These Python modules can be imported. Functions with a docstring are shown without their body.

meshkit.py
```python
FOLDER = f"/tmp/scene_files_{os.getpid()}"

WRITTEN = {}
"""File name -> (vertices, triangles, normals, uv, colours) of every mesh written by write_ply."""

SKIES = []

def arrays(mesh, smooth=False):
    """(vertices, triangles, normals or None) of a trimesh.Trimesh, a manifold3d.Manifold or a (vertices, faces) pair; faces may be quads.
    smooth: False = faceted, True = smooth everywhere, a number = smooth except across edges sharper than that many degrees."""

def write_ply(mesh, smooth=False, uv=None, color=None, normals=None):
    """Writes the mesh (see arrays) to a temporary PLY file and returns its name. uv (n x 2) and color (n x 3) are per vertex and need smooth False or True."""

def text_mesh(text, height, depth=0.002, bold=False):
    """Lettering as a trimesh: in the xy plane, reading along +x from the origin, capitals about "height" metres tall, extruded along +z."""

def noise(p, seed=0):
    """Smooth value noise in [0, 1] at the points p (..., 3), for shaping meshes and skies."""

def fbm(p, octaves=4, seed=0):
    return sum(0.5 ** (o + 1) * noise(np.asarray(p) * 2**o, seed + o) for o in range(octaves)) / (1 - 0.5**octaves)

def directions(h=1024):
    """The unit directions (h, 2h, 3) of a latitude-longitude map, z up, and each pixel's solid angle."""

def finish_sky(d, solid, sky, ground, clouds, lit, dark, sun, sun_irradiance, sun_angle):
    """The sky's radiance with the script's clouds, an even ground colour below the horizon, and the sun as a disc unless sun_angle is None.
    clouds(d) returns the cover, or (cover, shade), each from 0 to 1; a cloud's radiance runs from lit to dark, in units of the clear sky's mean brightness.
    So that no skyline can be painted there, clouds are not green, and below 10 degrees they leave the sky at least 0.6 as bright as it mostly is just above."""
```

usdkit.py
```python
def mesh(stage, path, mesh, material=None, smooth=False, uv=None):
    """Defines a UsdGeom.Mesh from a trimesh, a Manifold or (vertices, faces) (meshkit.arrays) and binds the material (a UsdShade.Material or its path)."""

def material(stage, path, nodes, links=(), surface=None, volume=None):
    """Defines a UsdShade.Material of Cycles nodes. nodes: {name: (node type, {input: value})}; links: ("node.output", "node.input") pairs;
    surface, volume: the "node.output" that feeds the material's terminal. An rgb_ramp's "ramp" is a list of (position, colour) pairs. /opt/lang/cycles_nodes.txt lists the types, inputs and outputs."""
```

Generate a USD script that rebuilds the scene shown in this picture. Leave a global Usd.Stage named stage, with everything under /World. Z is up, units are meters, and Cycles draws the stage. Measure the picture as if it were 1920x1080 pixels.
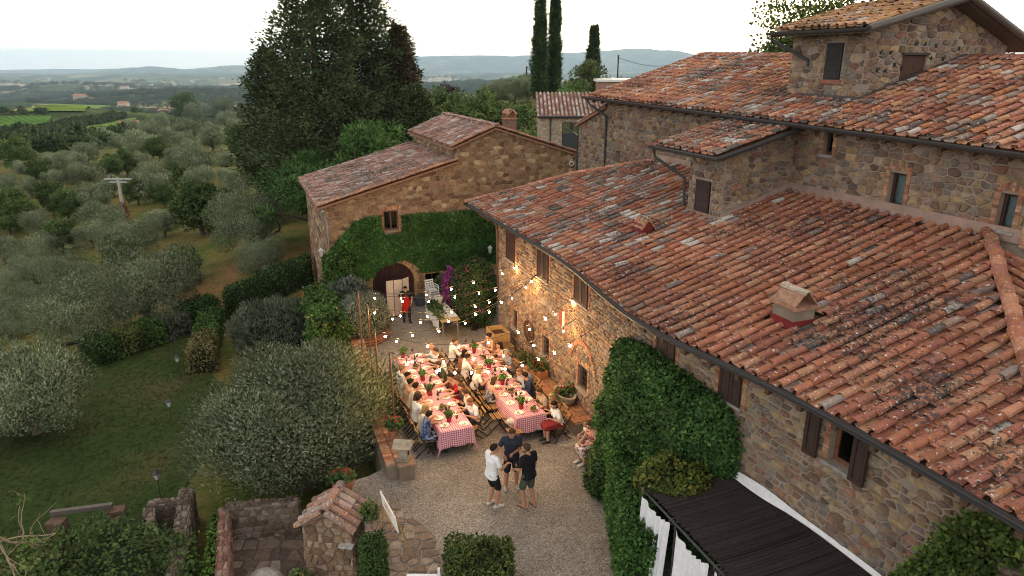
import math, random
import numpy as np
import trimesh, manifold3d, usdkit, meshkit
from scipy.spatial import Voronoi
from shapely.geometry import Polygon, box as sbox, Point, LineString
from shapely import affinity
from pxr import Usd, UsdGeom, UsdLux, UsdShade, Gf, Sdf, Vt

stage = Usd.Stage.CreateInMemory()
UsdGeom.SetStageUpAxis(stage, 'Z'); UsdGeom.SetStageMetersPerUnit(stage, 1.0)
WORLD = UsdGeom.Xform.Define(stage, '/World'); stage.SetDefaultPrim(WORLD.GetPrim())
UsdGeom.Scope.Define(stage, '/World/Looks')
RNG = np.random.default_rng(7); random.seed(7)

# ---------------------------------------------------------------- camera, sky, sun, exposure
EXPOSURE = 0.0
F, HZ, CAMH = 1290.0, 120.0, 10.2            # focal length in pixels of a 1920 wide picture, horizon row, height above the yard
PIT = math.atan((540 - HZ) / F)
cam = UsdGeom.Camera.Define(stage, '/World/camera')
cam.AddTranslateOp().Set(Gf.Vec3d(0, 0, CAMH)); cam.AddRotateXOp().Set(90 - math.degrees(PIT))
cam.CreateHorizontalApertureAttr(36.0); cam.CreateVerticalApertureAttr(20.25); cam.CreateFocalLengthAttr(36.0 * F / 1920)
cam.CreateClippingRangeAttr(Gf.Vec2f(0.1, 100000)); cam.CreateExposureAttr(EXPOSURE)
SUN_EL, SUN_AZ = math.radians(7), math.radians(14)     # azimuth clockwise from +y (the view direction)
sky_nodes = {
    's': ('sky_texture', {'sky_type': 'single_scattering', 'sun_disc': False, 'sun_elevation': SUN_EL, 'sun_rotation': SUN_AZ, 'air_density': 1.0, 'aerosol_density': 2.0}),
    'tc': ('texture_coordinate', {}), 'mp': ('mapping', {'scale': (1.2, 1.2, 5.0)}),
    'n': ('noise_texture', {'scale': 1.6, 'detail': 5.0, 'roughness': 0.55}),
    'r': ('rgb_ramp', {'ramp': [(0.3, (8.1, 7.75, 7.4)), (0.7, (10.2, 9.75, 9.15))]}),
    'sd': ('vector_math', {'math_type': 'dot_product', 'vector2': (math.sin(SUN_AZ) * math.cos(SUN_EL), math.cos(SUN_AZ) * math.cos(SUN_EL), math.sin(SUN_EL))}),
    'g': ('map_range', {'from_min': 0.55, 'from_max': 1.0, 'to_min': 0.0, 'to_max': 1.0, 'clamp': True}),
    'mg': ('mix', {'mix_type': 'mix', 'color2': (13.5, 12.3, 9.9)}),
    'sx': ('separate_xyz', {}), 'hb': ('map_range', {'range_type': 'smoothstep', 'from_min': 0.0, 'from_max': 0.40, 'to_min': 2.6, 'to_max': 1.0, 'clamp': True}), 'hs': ('vector_math', {'math_type': 'scale'}),
    'm': ('mix', {'mix_type': 'mix', 'fac': 0.9}),
    'b': ('background_shader', {'strength': 0.118})}
usdkit.material(stage, '/World/Looks/sky', sky_nodes, [('tc.generated', 'mp.vector'), ('mp.vector', 'n.vector'), ('n.fac', 'r.fac'),
    ('tc.generated', 'sd.vector1'), ('sd.value', 'g.value'), ('g.result', 'mg.fac'), ('r.color', 'mg.color1'), ('s.color', 'm.color1'), ('mg.color', 'm.color2'), ('m.color', 'hs.vector1'), ('tc.generated', 'sx.vector'), ('sx.z', 'hb.value'), ('hb.result', 'hs.scale'), ('hs.vector', 'b.color')], surface='b.background')
dome = UsdLux.DomeLight.Define(stage, '/World/sky')
UsdShade.MaterialBindingAPI.Apply(dome.GetPrim()).Bind(UsdShade.Material.Get(stage, '/World/Looks/sky'))
dome.GetPrim().SetCustomDataByKey('kind', 'structure')
sun = UsdLux.DistantLight.Define(stage, '/World/sun')
sun.CreateIntensityAttr(0.3); sun.CreateAngleAttr(14.0); sun.CreateColorAttr(Gf.Vec3f(1.0, 0.86, 0.66)); sun.CreateNormalizeAttr(True)
sun.AddRotateZOp().Set(-math.degrees(SUN_AZ)); sun.AddRotateXOp().Set(math.degrees(SUN_EL) - 90 + 0)
# local -z must point from the sun to the scene: rotX(el-90) turns -z (down) towards -y

# ---------------------------------------------------------------- where a picture point lies in the yard
_c, _s = math.cos(PIT), math.sin(PIT)
FW, DN, RT, CAM = np.array([0, _c, -_s]), np.array([0, -_s, -_c]), np.array([1., 0, 0]), np.array([0, 0, CAMH])
def ray(px, py): return FW + RT * (px - 960) / F + DN * (py - 540) / F
def PZ(px, py, z=0.0):
    r = ray(px, py); return CAM + r * (z - CAMH) / r[2]
def PP(px, py, nn, d):
    r = ray(px, py); return CAM + r * ((d - nn @ CAM) / (nn @ r))
def PD(px, py, D): return CAM + ray(px, py) * D
def proj(p):
    p = np.asarray(p, float) - CAM; z = p @ FW
    return 960 + F * (p @ RT) / z, 540 + F * (p @ DN) / z, z
O2 = np.array([-1.7340, 26.5230]); A2 = np.array([-0.36902, 0.92942]); N2 = np.array([0.92942, 0.36902])   # the farmhouse's own axes: along its long wall (away), into the house
AANG = math.atan2(A2[1], A2[0])
def W(al, be, z=0.0):
    q = O2 + al * A2 + be * N2; return np.array([q[0], q[1], z])
def AB(p): q = np.asarray(p)[:2] - O2; return float(q @ A2), float(q @ N2)
N3, A3 = np.array([*N2, 0]), np.array([*A2, 0])
def on_beta(px, py, be): return PP(px, py, N3, N2 @ O2 + be)
def on_alpha(px, py, al): return PP(px, py, A3, A2 @ O2 + al)
def abz(p): return (*AB(p), float(p[2]))
def WW(arr):
    """(n,3) of along, in, z to world"""
    arr = np.asarray(arr, float); q = O2 + arr[:, :1] * A2 + arr[:, 1:2] * N2
    return np.column_stack([q, arr[:, 2]])

# ---------------------------------------------------------------- materials
M = {}
def mat(name, nodes, links=(), surface='p.BSDF', volume=None):
    M[name] = usdkit.material(stage, '/World/Looks/' + name, nodes, links, surface=surface, volume=volume); return M[name]
POS = ('geometry', {})
def tinted(name, rough=0.85, nscale=6.0, lo=0.72, hi=1.2, bump=0.25, bscale=40.0, bdist=0.02, spec=0.3, extra_nodes=None, extra_links=(), rnd=0.0):
    """colour from the mesh's own tint, mottled by noise"""
    nd = {'a': ('attribute', {'attribute': 'tint'}), 'g': POS, 'n': ('noise_texture', {'scale': nscale, 'detail': 5.0, 'roughness': 0.6}),
          'r': ('map_range', {'from_min': 0.28, 'from_max': 0.72, 'to_min': lo, 'to_max': hi}),
          'm': ('vector_math', {'math_type': 'scale'}), 'n2': ('noise_texture', {'scale': bscale, 'detail': 4.0}),
          'b': ('bump', {'strength': bump, 'distance': bdist}), 'p': ('principled_bsdf', {'roughness': rough, 'specular_ior_level': spec})}
    ln = [('g.position', 'n.vector'), ('g.position', 'n2.vector'), ('n.fac', 'r.value'), ('a.color', 'm.vector1'), ('r.result', 'm.scale'), ('n2.fac', 'b.height'), ('b.normal', 'p.normal')]
    src = 'm.vector'
    if rnd:
        nd['oi'] = ('object_info', {}); nd['or'] = ('map_range', {'from_min': 0, 'from_max': 1, 'to_min': 1 - rnd, 'to_max': 1 + rnd}); nd['om'] = ('vector_math', {'math_type': 'scale'})
        ln += [('oi.random', 'or.value'), (src, 'om.vector1'), ('or.result', 'om.scale')]; src = 'om.vector'
    if extra_nodes:
        nd.update(extra_nodes); ln += [(src if s == 'SRC' else s, d) for s, d in extra_links if s != 'OUT']
        src = [d for s, d in extra_links if s == 'OUT'][0]
    ln.append((src, 'p.base_color'))
    return mat(name, nd, ln)
tinted('stone', 0.92, 9.0, 0.62, 1.3, 0.5, 30.0, 0.02)
tinted('paint', 0.55, 5.0, 0.9, 1.08, 0.05, 60.0, 0.005)
tinted('wood', 0.7, 14.0, 0.7, 1.25, 0.3, 50.0, 0.006)
tinted('metal', 0.45, 8.0, 0.8, 1.2, 0.1, 60.0, 0.004, 0.5)
tinted('cloth', 0.9, 9.0, 0.88, 1.1, 0.3, 25.0, 0.02, 0.15)
tinted('skin', 0.6, 20.0, 0.92, 1.08, 0.05, 60.0, 0.004, 0.3)
tinted('plaster', 0.95, 2.5, 0.75, 1.2, 0.35, 18.0, 0.02, 0.1)
tinted('bark', 0.95, 10.0, 0.6, 1.35, 0.7, 16.0, 0.05, 0.1)
# roof tiles: fired clay with grey, black, white and rusty lichen
tinted('tile', 0.9, 7.0, 0.72, 1.28, 0.45, 45.0, 0.012, 0.2, {
    'nb': ('noise_texture', {'scale': 0.55, 'detail': 3.0}), 'ns': ('noise_texture', {'scale': 14.0, 'detail': 6.0, 'roughness': 0.72}),
    'ad': ('math', {'math_type': 'multiply_add', 'value2': 0.55}), 'rk': ('rgb_ramp', {'ramp': [(0.0, (0, 0, 0)), (0.82, (0, 0, 0)), (0.9, (.85, .85, .85)), (1, (1, 1, 1))]}),
    'k': ('mix', {'mix_type': 'mix', 'color2': (0.05, 0.046, 0.044)}),
    'no': ('noise_texture', {'scale': 10.0, 'detail': 4.0, 'roughness': 0.65}), 'ro': ('rgb_ramp', {'ramp': [(0.0, (0, 0, 0)), (0.57, (0, 0, 0)), (0.63, (0.75, 0.75, 0.75)), (1, (0.9, 0.9, 0.9))]}),
    'o': ('mix', {'mix_type': 'mix', 'color2': (0.36, 0.13, 0.035)}),
    'nw': ('noise_texture', {'scale': 16.0, 'detail': 3.0}), 'rw': ('rgb_ramp', {'ramp': [(0.0, (0, 0, 0)), (0.63, (0, 0, 0)), (0.67, (0.75, 0.75, 0.75)), (1, (1, 1, 1))]}),
    'w': ('mix', {'mix_type': 'mix', 'color2': (0.6, 0.56, 0.5)})},
    [('g.position', 'nb.vector'), ('g.position', 'ns.vector'), ('nb.fac', 'ad.value1'), ('ns.fac', 'ad.value3'), ('ad.value', 'rk.fac'), ('SRC', 'o.color1'), ('g.position', 'no.vector'), ('no.fac', 'ro.fac'), ('ro.color', 'o.fac'),
     ('o.color', 'k.color1'), ('rk.color', 'k.fac'), ('k.color', 'w.color1'), ('g.position', 'nw.vector'), ('nw.fac', 'rw.fac'), ('rw.color', 'w.fac'), ('OUT', 'w.color')])
# foliage: tint of the leaf, light coming through it
def leafmat(name, trans=0.3, rough=0.6, rnd=0.18, lo=0.6, hi=1.4, nscale=1.2, spec=0.2):
    mat(name, {'a': ('attribute', {'attribute': 'tint'}), 'oi': ('object_info', {}), 'or': ('map_range', {'to_min': 1 - rnd, 'to_max': 1 + rnd}),
               'g': POS, 'n': ('noise_texture', {'scale': nscale, 'detail': 3.0}), 'nr': ('map_range', {'from_min': 0.3, 'from_max': 0.7, 'to_min': lo, 'to_max': hi}),
               'mm': ('math', {'math_type': 'multiply'}), 's': ('vector_math', {'math_type': 'scale'}), 'p': ('principled_bsdf', {'roughness': rough, 'specular_ior_level': spec}),
               't': ('translucent_bsdf', {}), 'x': ('mix_closure', {'fac': trans})},
        [('oi.random', 'or.value'), ('g.position', 'n.vector'), ('n.fac', 'nr.value'), ('or.result', 'mm.value1'), ('nr.result', 'mm.value2'), ('a.color', 's.vector1'), ('mm.value', 's.scale'),
         ('s.vector', 'p.base_color'), ('s.vector', 't.color'), ('p.BSDF', 'x.closure1'), ('t.BSDF', 'x.closure2')], surface='x.closure')
leafmat('leaf'); leafmat('needle', 0.15, 0.8, 0.1, 0.6, 1.4, 0.9, 0.1); leafmat('olive_leaf', 0.22, 0.75, 0.2, 0.75, 1.25, 0.8, 0.15)
mat('pane', {'f': ('fresnel', {'IOR': 1.5}), 't': ('transparent_bsdf', {'color': (0.75, 0.8, 0.8)}), 'gl': ('glossy_bsdf', {'roughness': 0.03}), 'p': ('mix_closure', {})},
    [('f.fac', 'p.fac'), ('t.BSDF', 'p.closure1'), ('gl.BSDF', 'p.closure2')], surface='p.closure')
mat('drinking_glass', {'f': ('fresnel', {'IOR': 1.5}), 't': ('transparent_bsdf', {'color': (0.9, 0.92, 0.9)}), 'gl': ('glossy_bsdf', {'roughness': 0.05}), 'p': ('mix_closure', {})},
    [('f.fac', 'p.fac'), ('t.BSDF', 'p.closure1'), ('gl.BSDF', 'p.closure2')], surface='p.closure')
BULB = 350.0
mat('bulb_glow', {'p': ('emission', {'color': (1.0, 0.6, 0.24), 'strength': BULB})}, surface='p.emission')

# ---------------------------------------------------------------- helpers: meshes, things and parts
_names = {}
def numbered(parent, name):
    k = (parent, name); i = _names.get(k, 0); _names[k] = i + 1
    return name if i == 0 else f'{name}_{i:03d}'
def keys(prim, label=None, cat=None, group=None, kind=None):
    for k, v in (('label', label), ('category', cat), ('group', group), ('kind', kind)):
        if v: prim.SetCustomDataByKey(k, v)
    return prim
def xf(x, loc=(0, 0, 0), rz=0.0, sc=1.0):
    x.AddTranslateOp().Set(Gf.Vec3d(*map(float, loc))); x.AddRotateZOp().Set(float(math.degrees(rz)))
    x.AddScaleOp().Set(Gf.Vec3f(*( [float(sc)] * 3 if np.ndim(sc) == 0 else map(float, sc))))
def thing(name, label=None, cat=None, loc=(0, 0, 0), rz=0.0, group=None, sc=1.0, kind=None):
    x = UsdGeom.Xform.Define(stage, '/World/' + numbered('/World', name)); xf(x, loc, rz, sc)
    return keys(x.GetPrim(), label, cat, group, kind)
def copy(root, loc, rz=0.0, sc=1.0, label=None, group=None):
    was = root.GetCustomData(); name = root.GetName(); name = name[:-4] if name[-4:-3] == '_' and name[-3:].isdigit() else name
    x = UsdGeom.Xform.Define(stage, '/World/' + numbered('/World', name)); p = x.GetPrim()
    p.GetReferences().AddInternalReference(root.GetPath()); p.SetInstanceable(True)
    ops = {o.GetOpType(): o for o in x.GetOrderedXformOps()}
    ops[UsdGeom.XformOp.TypeTranslate].Set(Gf.Vec3d(*map(float, loc))); ops[UsdGeom.XformOp.TypeRotateZ].Set(float(math.degrees(rz)))
    ops[UsdGeom.XformOp.TypeScale].Set(Gf.Vec3f(*([float(sc)] * 3 if np.ndim(sc) == 0 else map(float, sc))))
    return keys(p, label or was.get('label'), was.get('category'), group or was.get('group'))
def place(root, loc, rz=0.0, sc=1.0):
    for o in UsdGeom.Xformable(root).GetOrderedXformOps():
        t = o.GetOpType()
        o.Set(Gf.Vec3d(*map(float, loc)) if t == UsdGeom.XformOp.TypeTranslate else float(math.degrees(rz)) if t == UsdGeom.XformOp.TypeRotateZ else Gf.Vec3f(*([float(sc)] * 3 if np.ndim(sc) == 0 else map(float, sc))))
def put(name, V, Fc, m, parent=None, tint=None, smooth=False, label=None, cat=None, group=None, kind=None, uv=None, normals=None):
    """one Mesh prim under parent (or /World); tint: one colour or one per vertex"""
    base = str(parent.GetPath()) if parent else '/World'
    path = base + '/' + numbered(base, name)
    V = np.asarray(V, np.float32); Fc = np.asarray(Fc, np.int32)
    if smooth is not False and smooth is not True:
        tm = trimesh.Trimesh(V, Fc, process=False); tm.merge_vertices(); V, Fc, N = meshkit.arrays(tm, smooth); V = V.astype(np.float32); Fc = Fc.astype(np.int32)
    elif smooth:
        V, Fc, N = meshkit.arrays((V, Fc), True)
    else: N = None
    if normals is not None: N = normals
    g = UsdGeom.Mesh.Define(stage, path)
    g.CreatePointsAttr(Vt.Vec3fArray.FromNumpy(np.ascontiguousarray(V, np.float32)))
    g.CreateFaceVertexCountsAttr(Vt.IntArray.FromNumpy(np.full(len(Fc), Fc.shape[1], np.int32)))
    g.CreateFaceVertexIndicesAttr(Vt.IntArray.FromNumpy(np.ascontiguousarray(Fc.ravel(), np.int32)))
    g.CreateSubdivisionSchemeAttr('none')
    if N is not None:
        g.CreateNormalsAttr(Vt.Vec3fArray.FromNumpy(np.ascontiguousarray(N, np.float32))); g.SetNormalsInterpolation('vertex')
    pv = UsdGeom.PrimvarsAPI(g)
    if tint is not None:
        t = np.asarray(tint, np.float32)
        if t.ndim == 1 or len(t) != len(V): t = np.tile(t.reshape(-1, 3)[:1], (len(V), 1))
        pv.CreatePrimvar('tint', Sdf.ValueTypeNames.Color3fArray, 'vertex').Set(Vt.Vec3fArray.FromNumpy(np.ascontiguousarray(t)))
    if uv is not None: pv.CreatePrimvar('st', Sdf.ValueTypeNames.TexCoord2fArray, 'vertex').Set(Vt.Vec2fArray.FromNumpy(np.ascontiguousarray(uv, np.float32)))
    UsdShade.MaterialBindingAPI.Apply(g.GetPrim()).Bind(M[m])
    return keys(g.GetPrim(), label, cat, group, kind)
BOXF = np.array([[0, 2, 3], [0, 3, 1], [4, 5, 7], [4, 7, 6], [0, 1, 5], [0, 5, 4], [2, 6, 7], [2, 7, 3], [0, 4, 6], [0, 6, 2], [1, 3, 7], [1, 7, 5]])[:, ::-1]
BOXC = np.array([[x, y, z] for x in (-.5, .5) for y in (-.5, .5) for z in (-.5, .5)])
class MB:
    """collects shapes with a colour each; build() makes them one mesh"""
    def __init__(s): s.V, s.F, s.T, s.n = [], [], [], 0
    def add(s, V, Fc, t=(.5, .5, .5)):
        V = np.asarray(V, float).reshape(-1, 3); Fc = np.asarray(Fc, int)
        if Fc.shape[1] == 4: Fc = np.vstack([Fc[:, [0, 1, 2]], Fc[:, [0, 2, 3]]])
        s.V.append(V); s.F.append(Fc + s.n); t = np.asarray(t, float)
        s.T.append(np.tile(t, (len(V), 1)) if t.ndim == 1 else t); s.n += len(V); return s
    def hexa(s, corners, t=(.5, .5, .5)):     # 8 corners ordered as BOXC
        return s.add(np.asarray(corners), BOXF, t)
    def box(s, c, size, t=(.5, .5, .5), rz=0.0, R=None):
        P = BOXC * np.asarray(size)
        if R is not None: P = P @ np.asarray(R).T
        elif rz: cr, sr = math.cos(rz), math.sin(rz); P = P @ np.array([[cr, sr, 0], [-sr, cr, 0], [0, 0, 1]])
        return s.add(P + np.asarray(c), BOXF, t)
    def bar(s, p, q, w, h, t=(.5, .5, .5), up=(0, 0, 1)):
        p, q = np.asarray(p, float), np.asarray(q, float); d = q - p; L = np.linalg.norm(d); d = d / L
        u = np.cross(up, d); u = u / np.linalg.norm(u) if np.linalg.norm(u) > 1e-6 else np.array([1., 0, 0]); v = np.cross(d, u)
        return s.box((p + q) / 2, (L, w, h), t, R=np.column_stack([d, u, v]))
    def tube(s, pts, r, t=(.5, .5, .5), k=6, caps=True):
        pts = np.asarray(pts, float); n = len(pts); r = np.full(n, r) if np.ndim(r) == 0 else np.asarray(r, float)
        tan = np.gradient(pts, axis=0); tan /= np.linalg.norm(tan, axis=1, keepdims=True) + 1e-12
        ref = np.array([0, 0, 1.]) if abs(tan[0][2]) < 0.9 else np.array([1., 0, 0])
        u = np.cross(tan, ref); nu = np.linalg.norm(u, axis=1, keepdims=True); u = u / np.maximum(nu, 1e-9); v = np.cross(tan, u)
        th = np.arange(k) / k * 2 * math.pi
        V = pts[:, None] + r[:, None, None] * (np.cos(th)[None, :, None] * u[:, None] + np.sin(th)[None, :, None] * v[:, None])
        i, j = np.meshgrid(np.arange(n - 1), np.arange(k), indexing='ij'); a = i * k + j; b = i * k + (j + 1) % k
        Q = np.stack([a, b, b + k, a + k], -1).reshape(-1, 4); Fc = np.vstack([Q[:, [0, 2, 1]], Q[:, [0, 3, 2]]])
        if caps:
            Fc = np.vstack([Fc, [[0, j, j + 1] for j in range(1, k - 1)], [[(n - 1) * k, (n - 1) * k + j + 1, (n - 1) * k + j] for j in range(1, k - 1)]])
        return s.add(V.reshape(-1, 3), Fc, t)
    def lathe(s, prof, c=(0, 0, 0), t=(.5, .5, .5), k=14):
        prof = np.asarray(prof, float); n = len(prof); th = np.arange(k) / k * 2 * math.pi
        V = np.stack([prof[:, :1] * np.cos(th), prof[:, :1] * np.sin(th), np.repeat(prof[:, 1:2], k, 1)], -1) + np.asarray(c)
        i, j = np.meshgrid(np.arange(n - 1), np.arange(k), indexing='ij'); a = i * k + j; b = i * k + (j + 1) % k
        Q = np.stack([a, b, b + k, a + k], -1).reshape(-1, 4)
        return s.add(V.reshape(-1, 3), Q, t)
    def prism(s, poly, z0, z1, t=(.5, .5, .5)):
        """extrudes a shapely polygon from z0 to z1"""
        for g in getattr(poly, 'geoms', [poly]):
            m = trimesh.creation.extrude_polygon(g, z1 - z0, engine='earcut'); m.apply_translation([0, 0, z0]); s.add(m.vertices, m.faces, t)
        return s
    def tm(s, m, t=(.5, .5, .5)): return s.add(m.vertices, m.faces, t)
    def arr(s):
        return np.vstack(s.V), np.vstack(s.F), np.vstack(s.T)
    def map(s, fn):
        s.V = [fn(v) for v in s.V]; return s
    def build(s, name, m, parent=None, **k):
        if not s.V: return None
        V, Fc, T = s.arr()
        if k.get('smooth') not in (None, False, True):      # split by angle first, with the colours kept
            ang = k.pop('smooth'); V2, F2, N = angle_normals(V, Fc, ang); idx = F2[1]; return put(name, V2, F2[0], m, parent, T[idx], normals=N, **k)
        return put(name, V, Fc, m, parent, T, **k)
def angle_normals(V, Fc, ang):
    """unshared corners with normals averaged over neighbours flatter than ang"""
    key = np.unique(np.round(V, 5), axis=0, return_inverse=True)[1].ravel()
    fn = np.cross(V[Fc[:, 1]] - V[Fc[:, 0]], V[Fc[:, 2]] - V[Fc[:, 0]]); ln = np.linalg.norm(fn, axis=1, keepdims=True); un = fn / np.maximum(ln, 1e-12)
    corner = Fc.ravel(); cf = np.repeat(np.arange(len(Fc)), 3); kk = key[corner]
    order = np.argsort(kk, kind='stable'); N = np.zeros((len(corner), 3)); c = math.cos(math.radians(ang))
    ks = kk[order]; bounds = np.flatnonzero(np.r_[True, ks[1:] != ks[:-1], True])
    for a, b in zip(bounds[:-1], bounds[1:]):
        g = order[a:b]; f = cf[g]; D = (un[f] @ un[f].T) > c; N[g] = D @ fn[f]
    N /= np.maximum(np.linalg.norm(N, axis=1, keepdims=True), 1e-12)
    return V[corner], (np.arange(len(corner)).reshape(-1, 3), corner), N
def jit(c, a=0.12):
    """a colour varied a little"""
    return np.clip(np.asarray(c) * (1 + RNG.uniform(-a, a)) * (1 + RNG.uniform(-a / 3, a / 3, 3)), 0, 1)
# ---------------------------------------------------------------- terrain
def sstep(a, b, x): t = np.clip((np.asarray(x, float) - a) / (b - a), 0, 1); return t * t * (3 - 2 * t)
_RB = np.log(np.array([1, 60, 130, 300, 500, 800, 1500, 3000, 6000, 10000, 13000, 30000.]))
_ZB = np.array([0, -.5, -3.4, -14, -24, -42, -62, -96, -138, -146, -140, -140.])
_RIDGE = np.array([[-400, 150], [0, 139], [100, 148], [200, 132], [280, 127], [350, 131], [430, 124], [500, 121], [620, 116], [780, 108], [850, 105], [960, 107], [1000, 104], [1100, 99], [1200, 93], [1260, 97], [1310, 104], [1400, 112], [1600, 118], [2300, 120]], float)
def T(x, y):
    x, y = np.asarray(x, float), np.asarray(y, float); r = np.hypot(x, y); th = np.arctan2(x, y)
    z = np.interp(np.log(np.maximum(r, 1.01)), _RB, _ZB)
    q0, q1 = x - O2[0], y - O2[1]; al, be = q0 * A2[0] + q1 * A2[1], q0 * N2[0] + q1 * N2[1]
    edge = -5.45 + sstep(-8.5, -13, al) * 0.2
    z = z - 1.35 * sstep(edge + .25, edge - .35 - 9 * sstep(5, 15, al), be) * sstep(120, 40, r) - 0.08
    z = z - 2.2 * sstep(14, 26, -be) * sstep(90, 45, r) * sstep(2, 16, al + 0 * be)     # the grove lies a little below the lawn
    up = sstep(20, 95, y) * sstep(-28, 4, x - 0.0 * y) * sstep(260, 120, r)
    z = z + up * (3.6 + 0.02 * np.clip(r - 60, 0, 300)) - up * np.interp(np.log(np.maximum(r, 1.01)), _RB, _ZB)
    P = np.stack([x, y, 0 * x], -1)
    nz = meshkit.fbm(P / 620.0, 5, 3) - 0.5
    z = z + nz * np.interp(r, [0, 150, 500, 1500, 4000, 9000, 12000], [0, 0, 14, 46, 120, 150, 90])
    n2 = meshkit.fbm(P / 26.0, 3, 9) - 0.5
    z = z + n2 * np.interp(r, [0, 28, 60, 130, 300], [0, 0, 1.2, .8, .5])
    # the vineyard hill on the left
    hx, hy = HILL; z = z + 13.0 * np.exp(-(((x - hx) / 75) ** 2 + ((y - hy) / 95) ** 2))
    # the far mountains
    px = 960 + F / _c * np.tan(np.clip(th, -1.2, 1.2)); yy = np.interp(px, _RIDGE[:, 0], _RIDGE[:, 1])
    el = np.arctan((HZ - yy) / F * np.cos(PIT) ** 2 * np.cos(th))
    top = CAMH + 17500 * np.tan(el + 0.0007) + 60 * (meshkit.fbm(np.stack([th * 40, 0 * th, 0 * th], -1), 4, 5) - .5)
    m = sstep(13500, 17500, r) * sstep(24000, 18500, r)
    z = z * (1 - m) + m * top + 160 * (meshkit.fbm(P / 1900., 5, 4) - .5) * sstep(11500, 15000, r) * (1 - sstep(15000, 17400, r))
    return z
HILL = (-305.0, 455.0)
def hit(px, py, tmax=3000.0, dz=0.0):
    """where the ray of a picture point meets the terrain"""
    r = ray(px, py); t = np.geomspace(8, tmax, 220); p = CAM + r * t[:, None]; g = p[:, 2] - T(p[:, 0], p[:, 1]) - dz
    k = np.flatnonzero(g < 0)
    if not len(k): return p[-1]
    a, b = t[max(k[0] - 1, 0)], t[k[0]]
    for _ in range(14):
        m_ = (a + b) / 2; q = CAM + r * m_
        if q[2] - float(T(q[0], q[1])) - dz < 0: b = m_
        else: a = m_
    return CAM + r * b
def polar(r0, r1, nr, th):
    rr = np.geomspace(r0, r1, nr); R_, H_ = np.meshgrid(rr, th, indexing='ij'); x, y = R_ * np.sin(H_), R_ * np.cos(H_)
    V = np.stack([x, y, T(x, y)], -1).reshape(-1, 3); n = len(th); i, j = np.meshgrid(np.arange(nr - 1), np.arange(n - 1), indexing='ij'); a = i * n + j
    return V, np.stack([a, a + 1, a + n + 1, a + n], -1).reshape(-1, 4)[:, ::-1]
TH = np.unique(np.concatenate([np.linspace(-math.pi, math.pi, 90), np.linspace(-0.85, 0.85, 420)]))
# near ground: dry grass, worn soil and green patches
mat('ground', {'a': ('attribute', {'attribute': 'tint'}), 'g': POS, 'n': ('noise_texture', {'scale': 0.35, 'detail': 6.0, 'roughness': 0.62}), 'n2': ('noise_texture', {'scale': 7.0, 'detail': 6.0, 'roughness': 0.7}),
    'r': ('rgb_ramp', {'ramp': [(0.3, (0.30, 0.62, 0.22)), (0.45, (0.75, 0.95, 0.5)), (0.56, (1.2, 1.1, 0.8)), (0.7, (1.45, 1.05, 0.75))]}), 'm': ('mix', {'mix_type': 'multiply', 'fac': 1.0}),
    'r2': ('map_range', {'from_min': .3, 'from_max': .7, 'to_min': .55, 'to_max': 1.4}), 's': ('vector_math', {'math_type': 'scale'}), 'b': ('bump', {'strength': 0.6, 'distance': 0.08}), 'p': ('principled_bsdf', {'roughness': 0.95, 'specular_ior_level': 0.1})},
    [('g.position', 'n.vector'), ('g.position', 'n2.vector'), ('n.fac', 'r.fac'), ('a.color', 'm.color1'), ('r.color', 'm.color2'), ('m.color', 's.vector1'), ('n2.fac', 'r2.value'), ('r2.result', 's.scale'), ('s.vector', 'p.base_color'), ('n2.fac', 'b.height'), ('b.normal', 'p.normal')])
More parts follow.
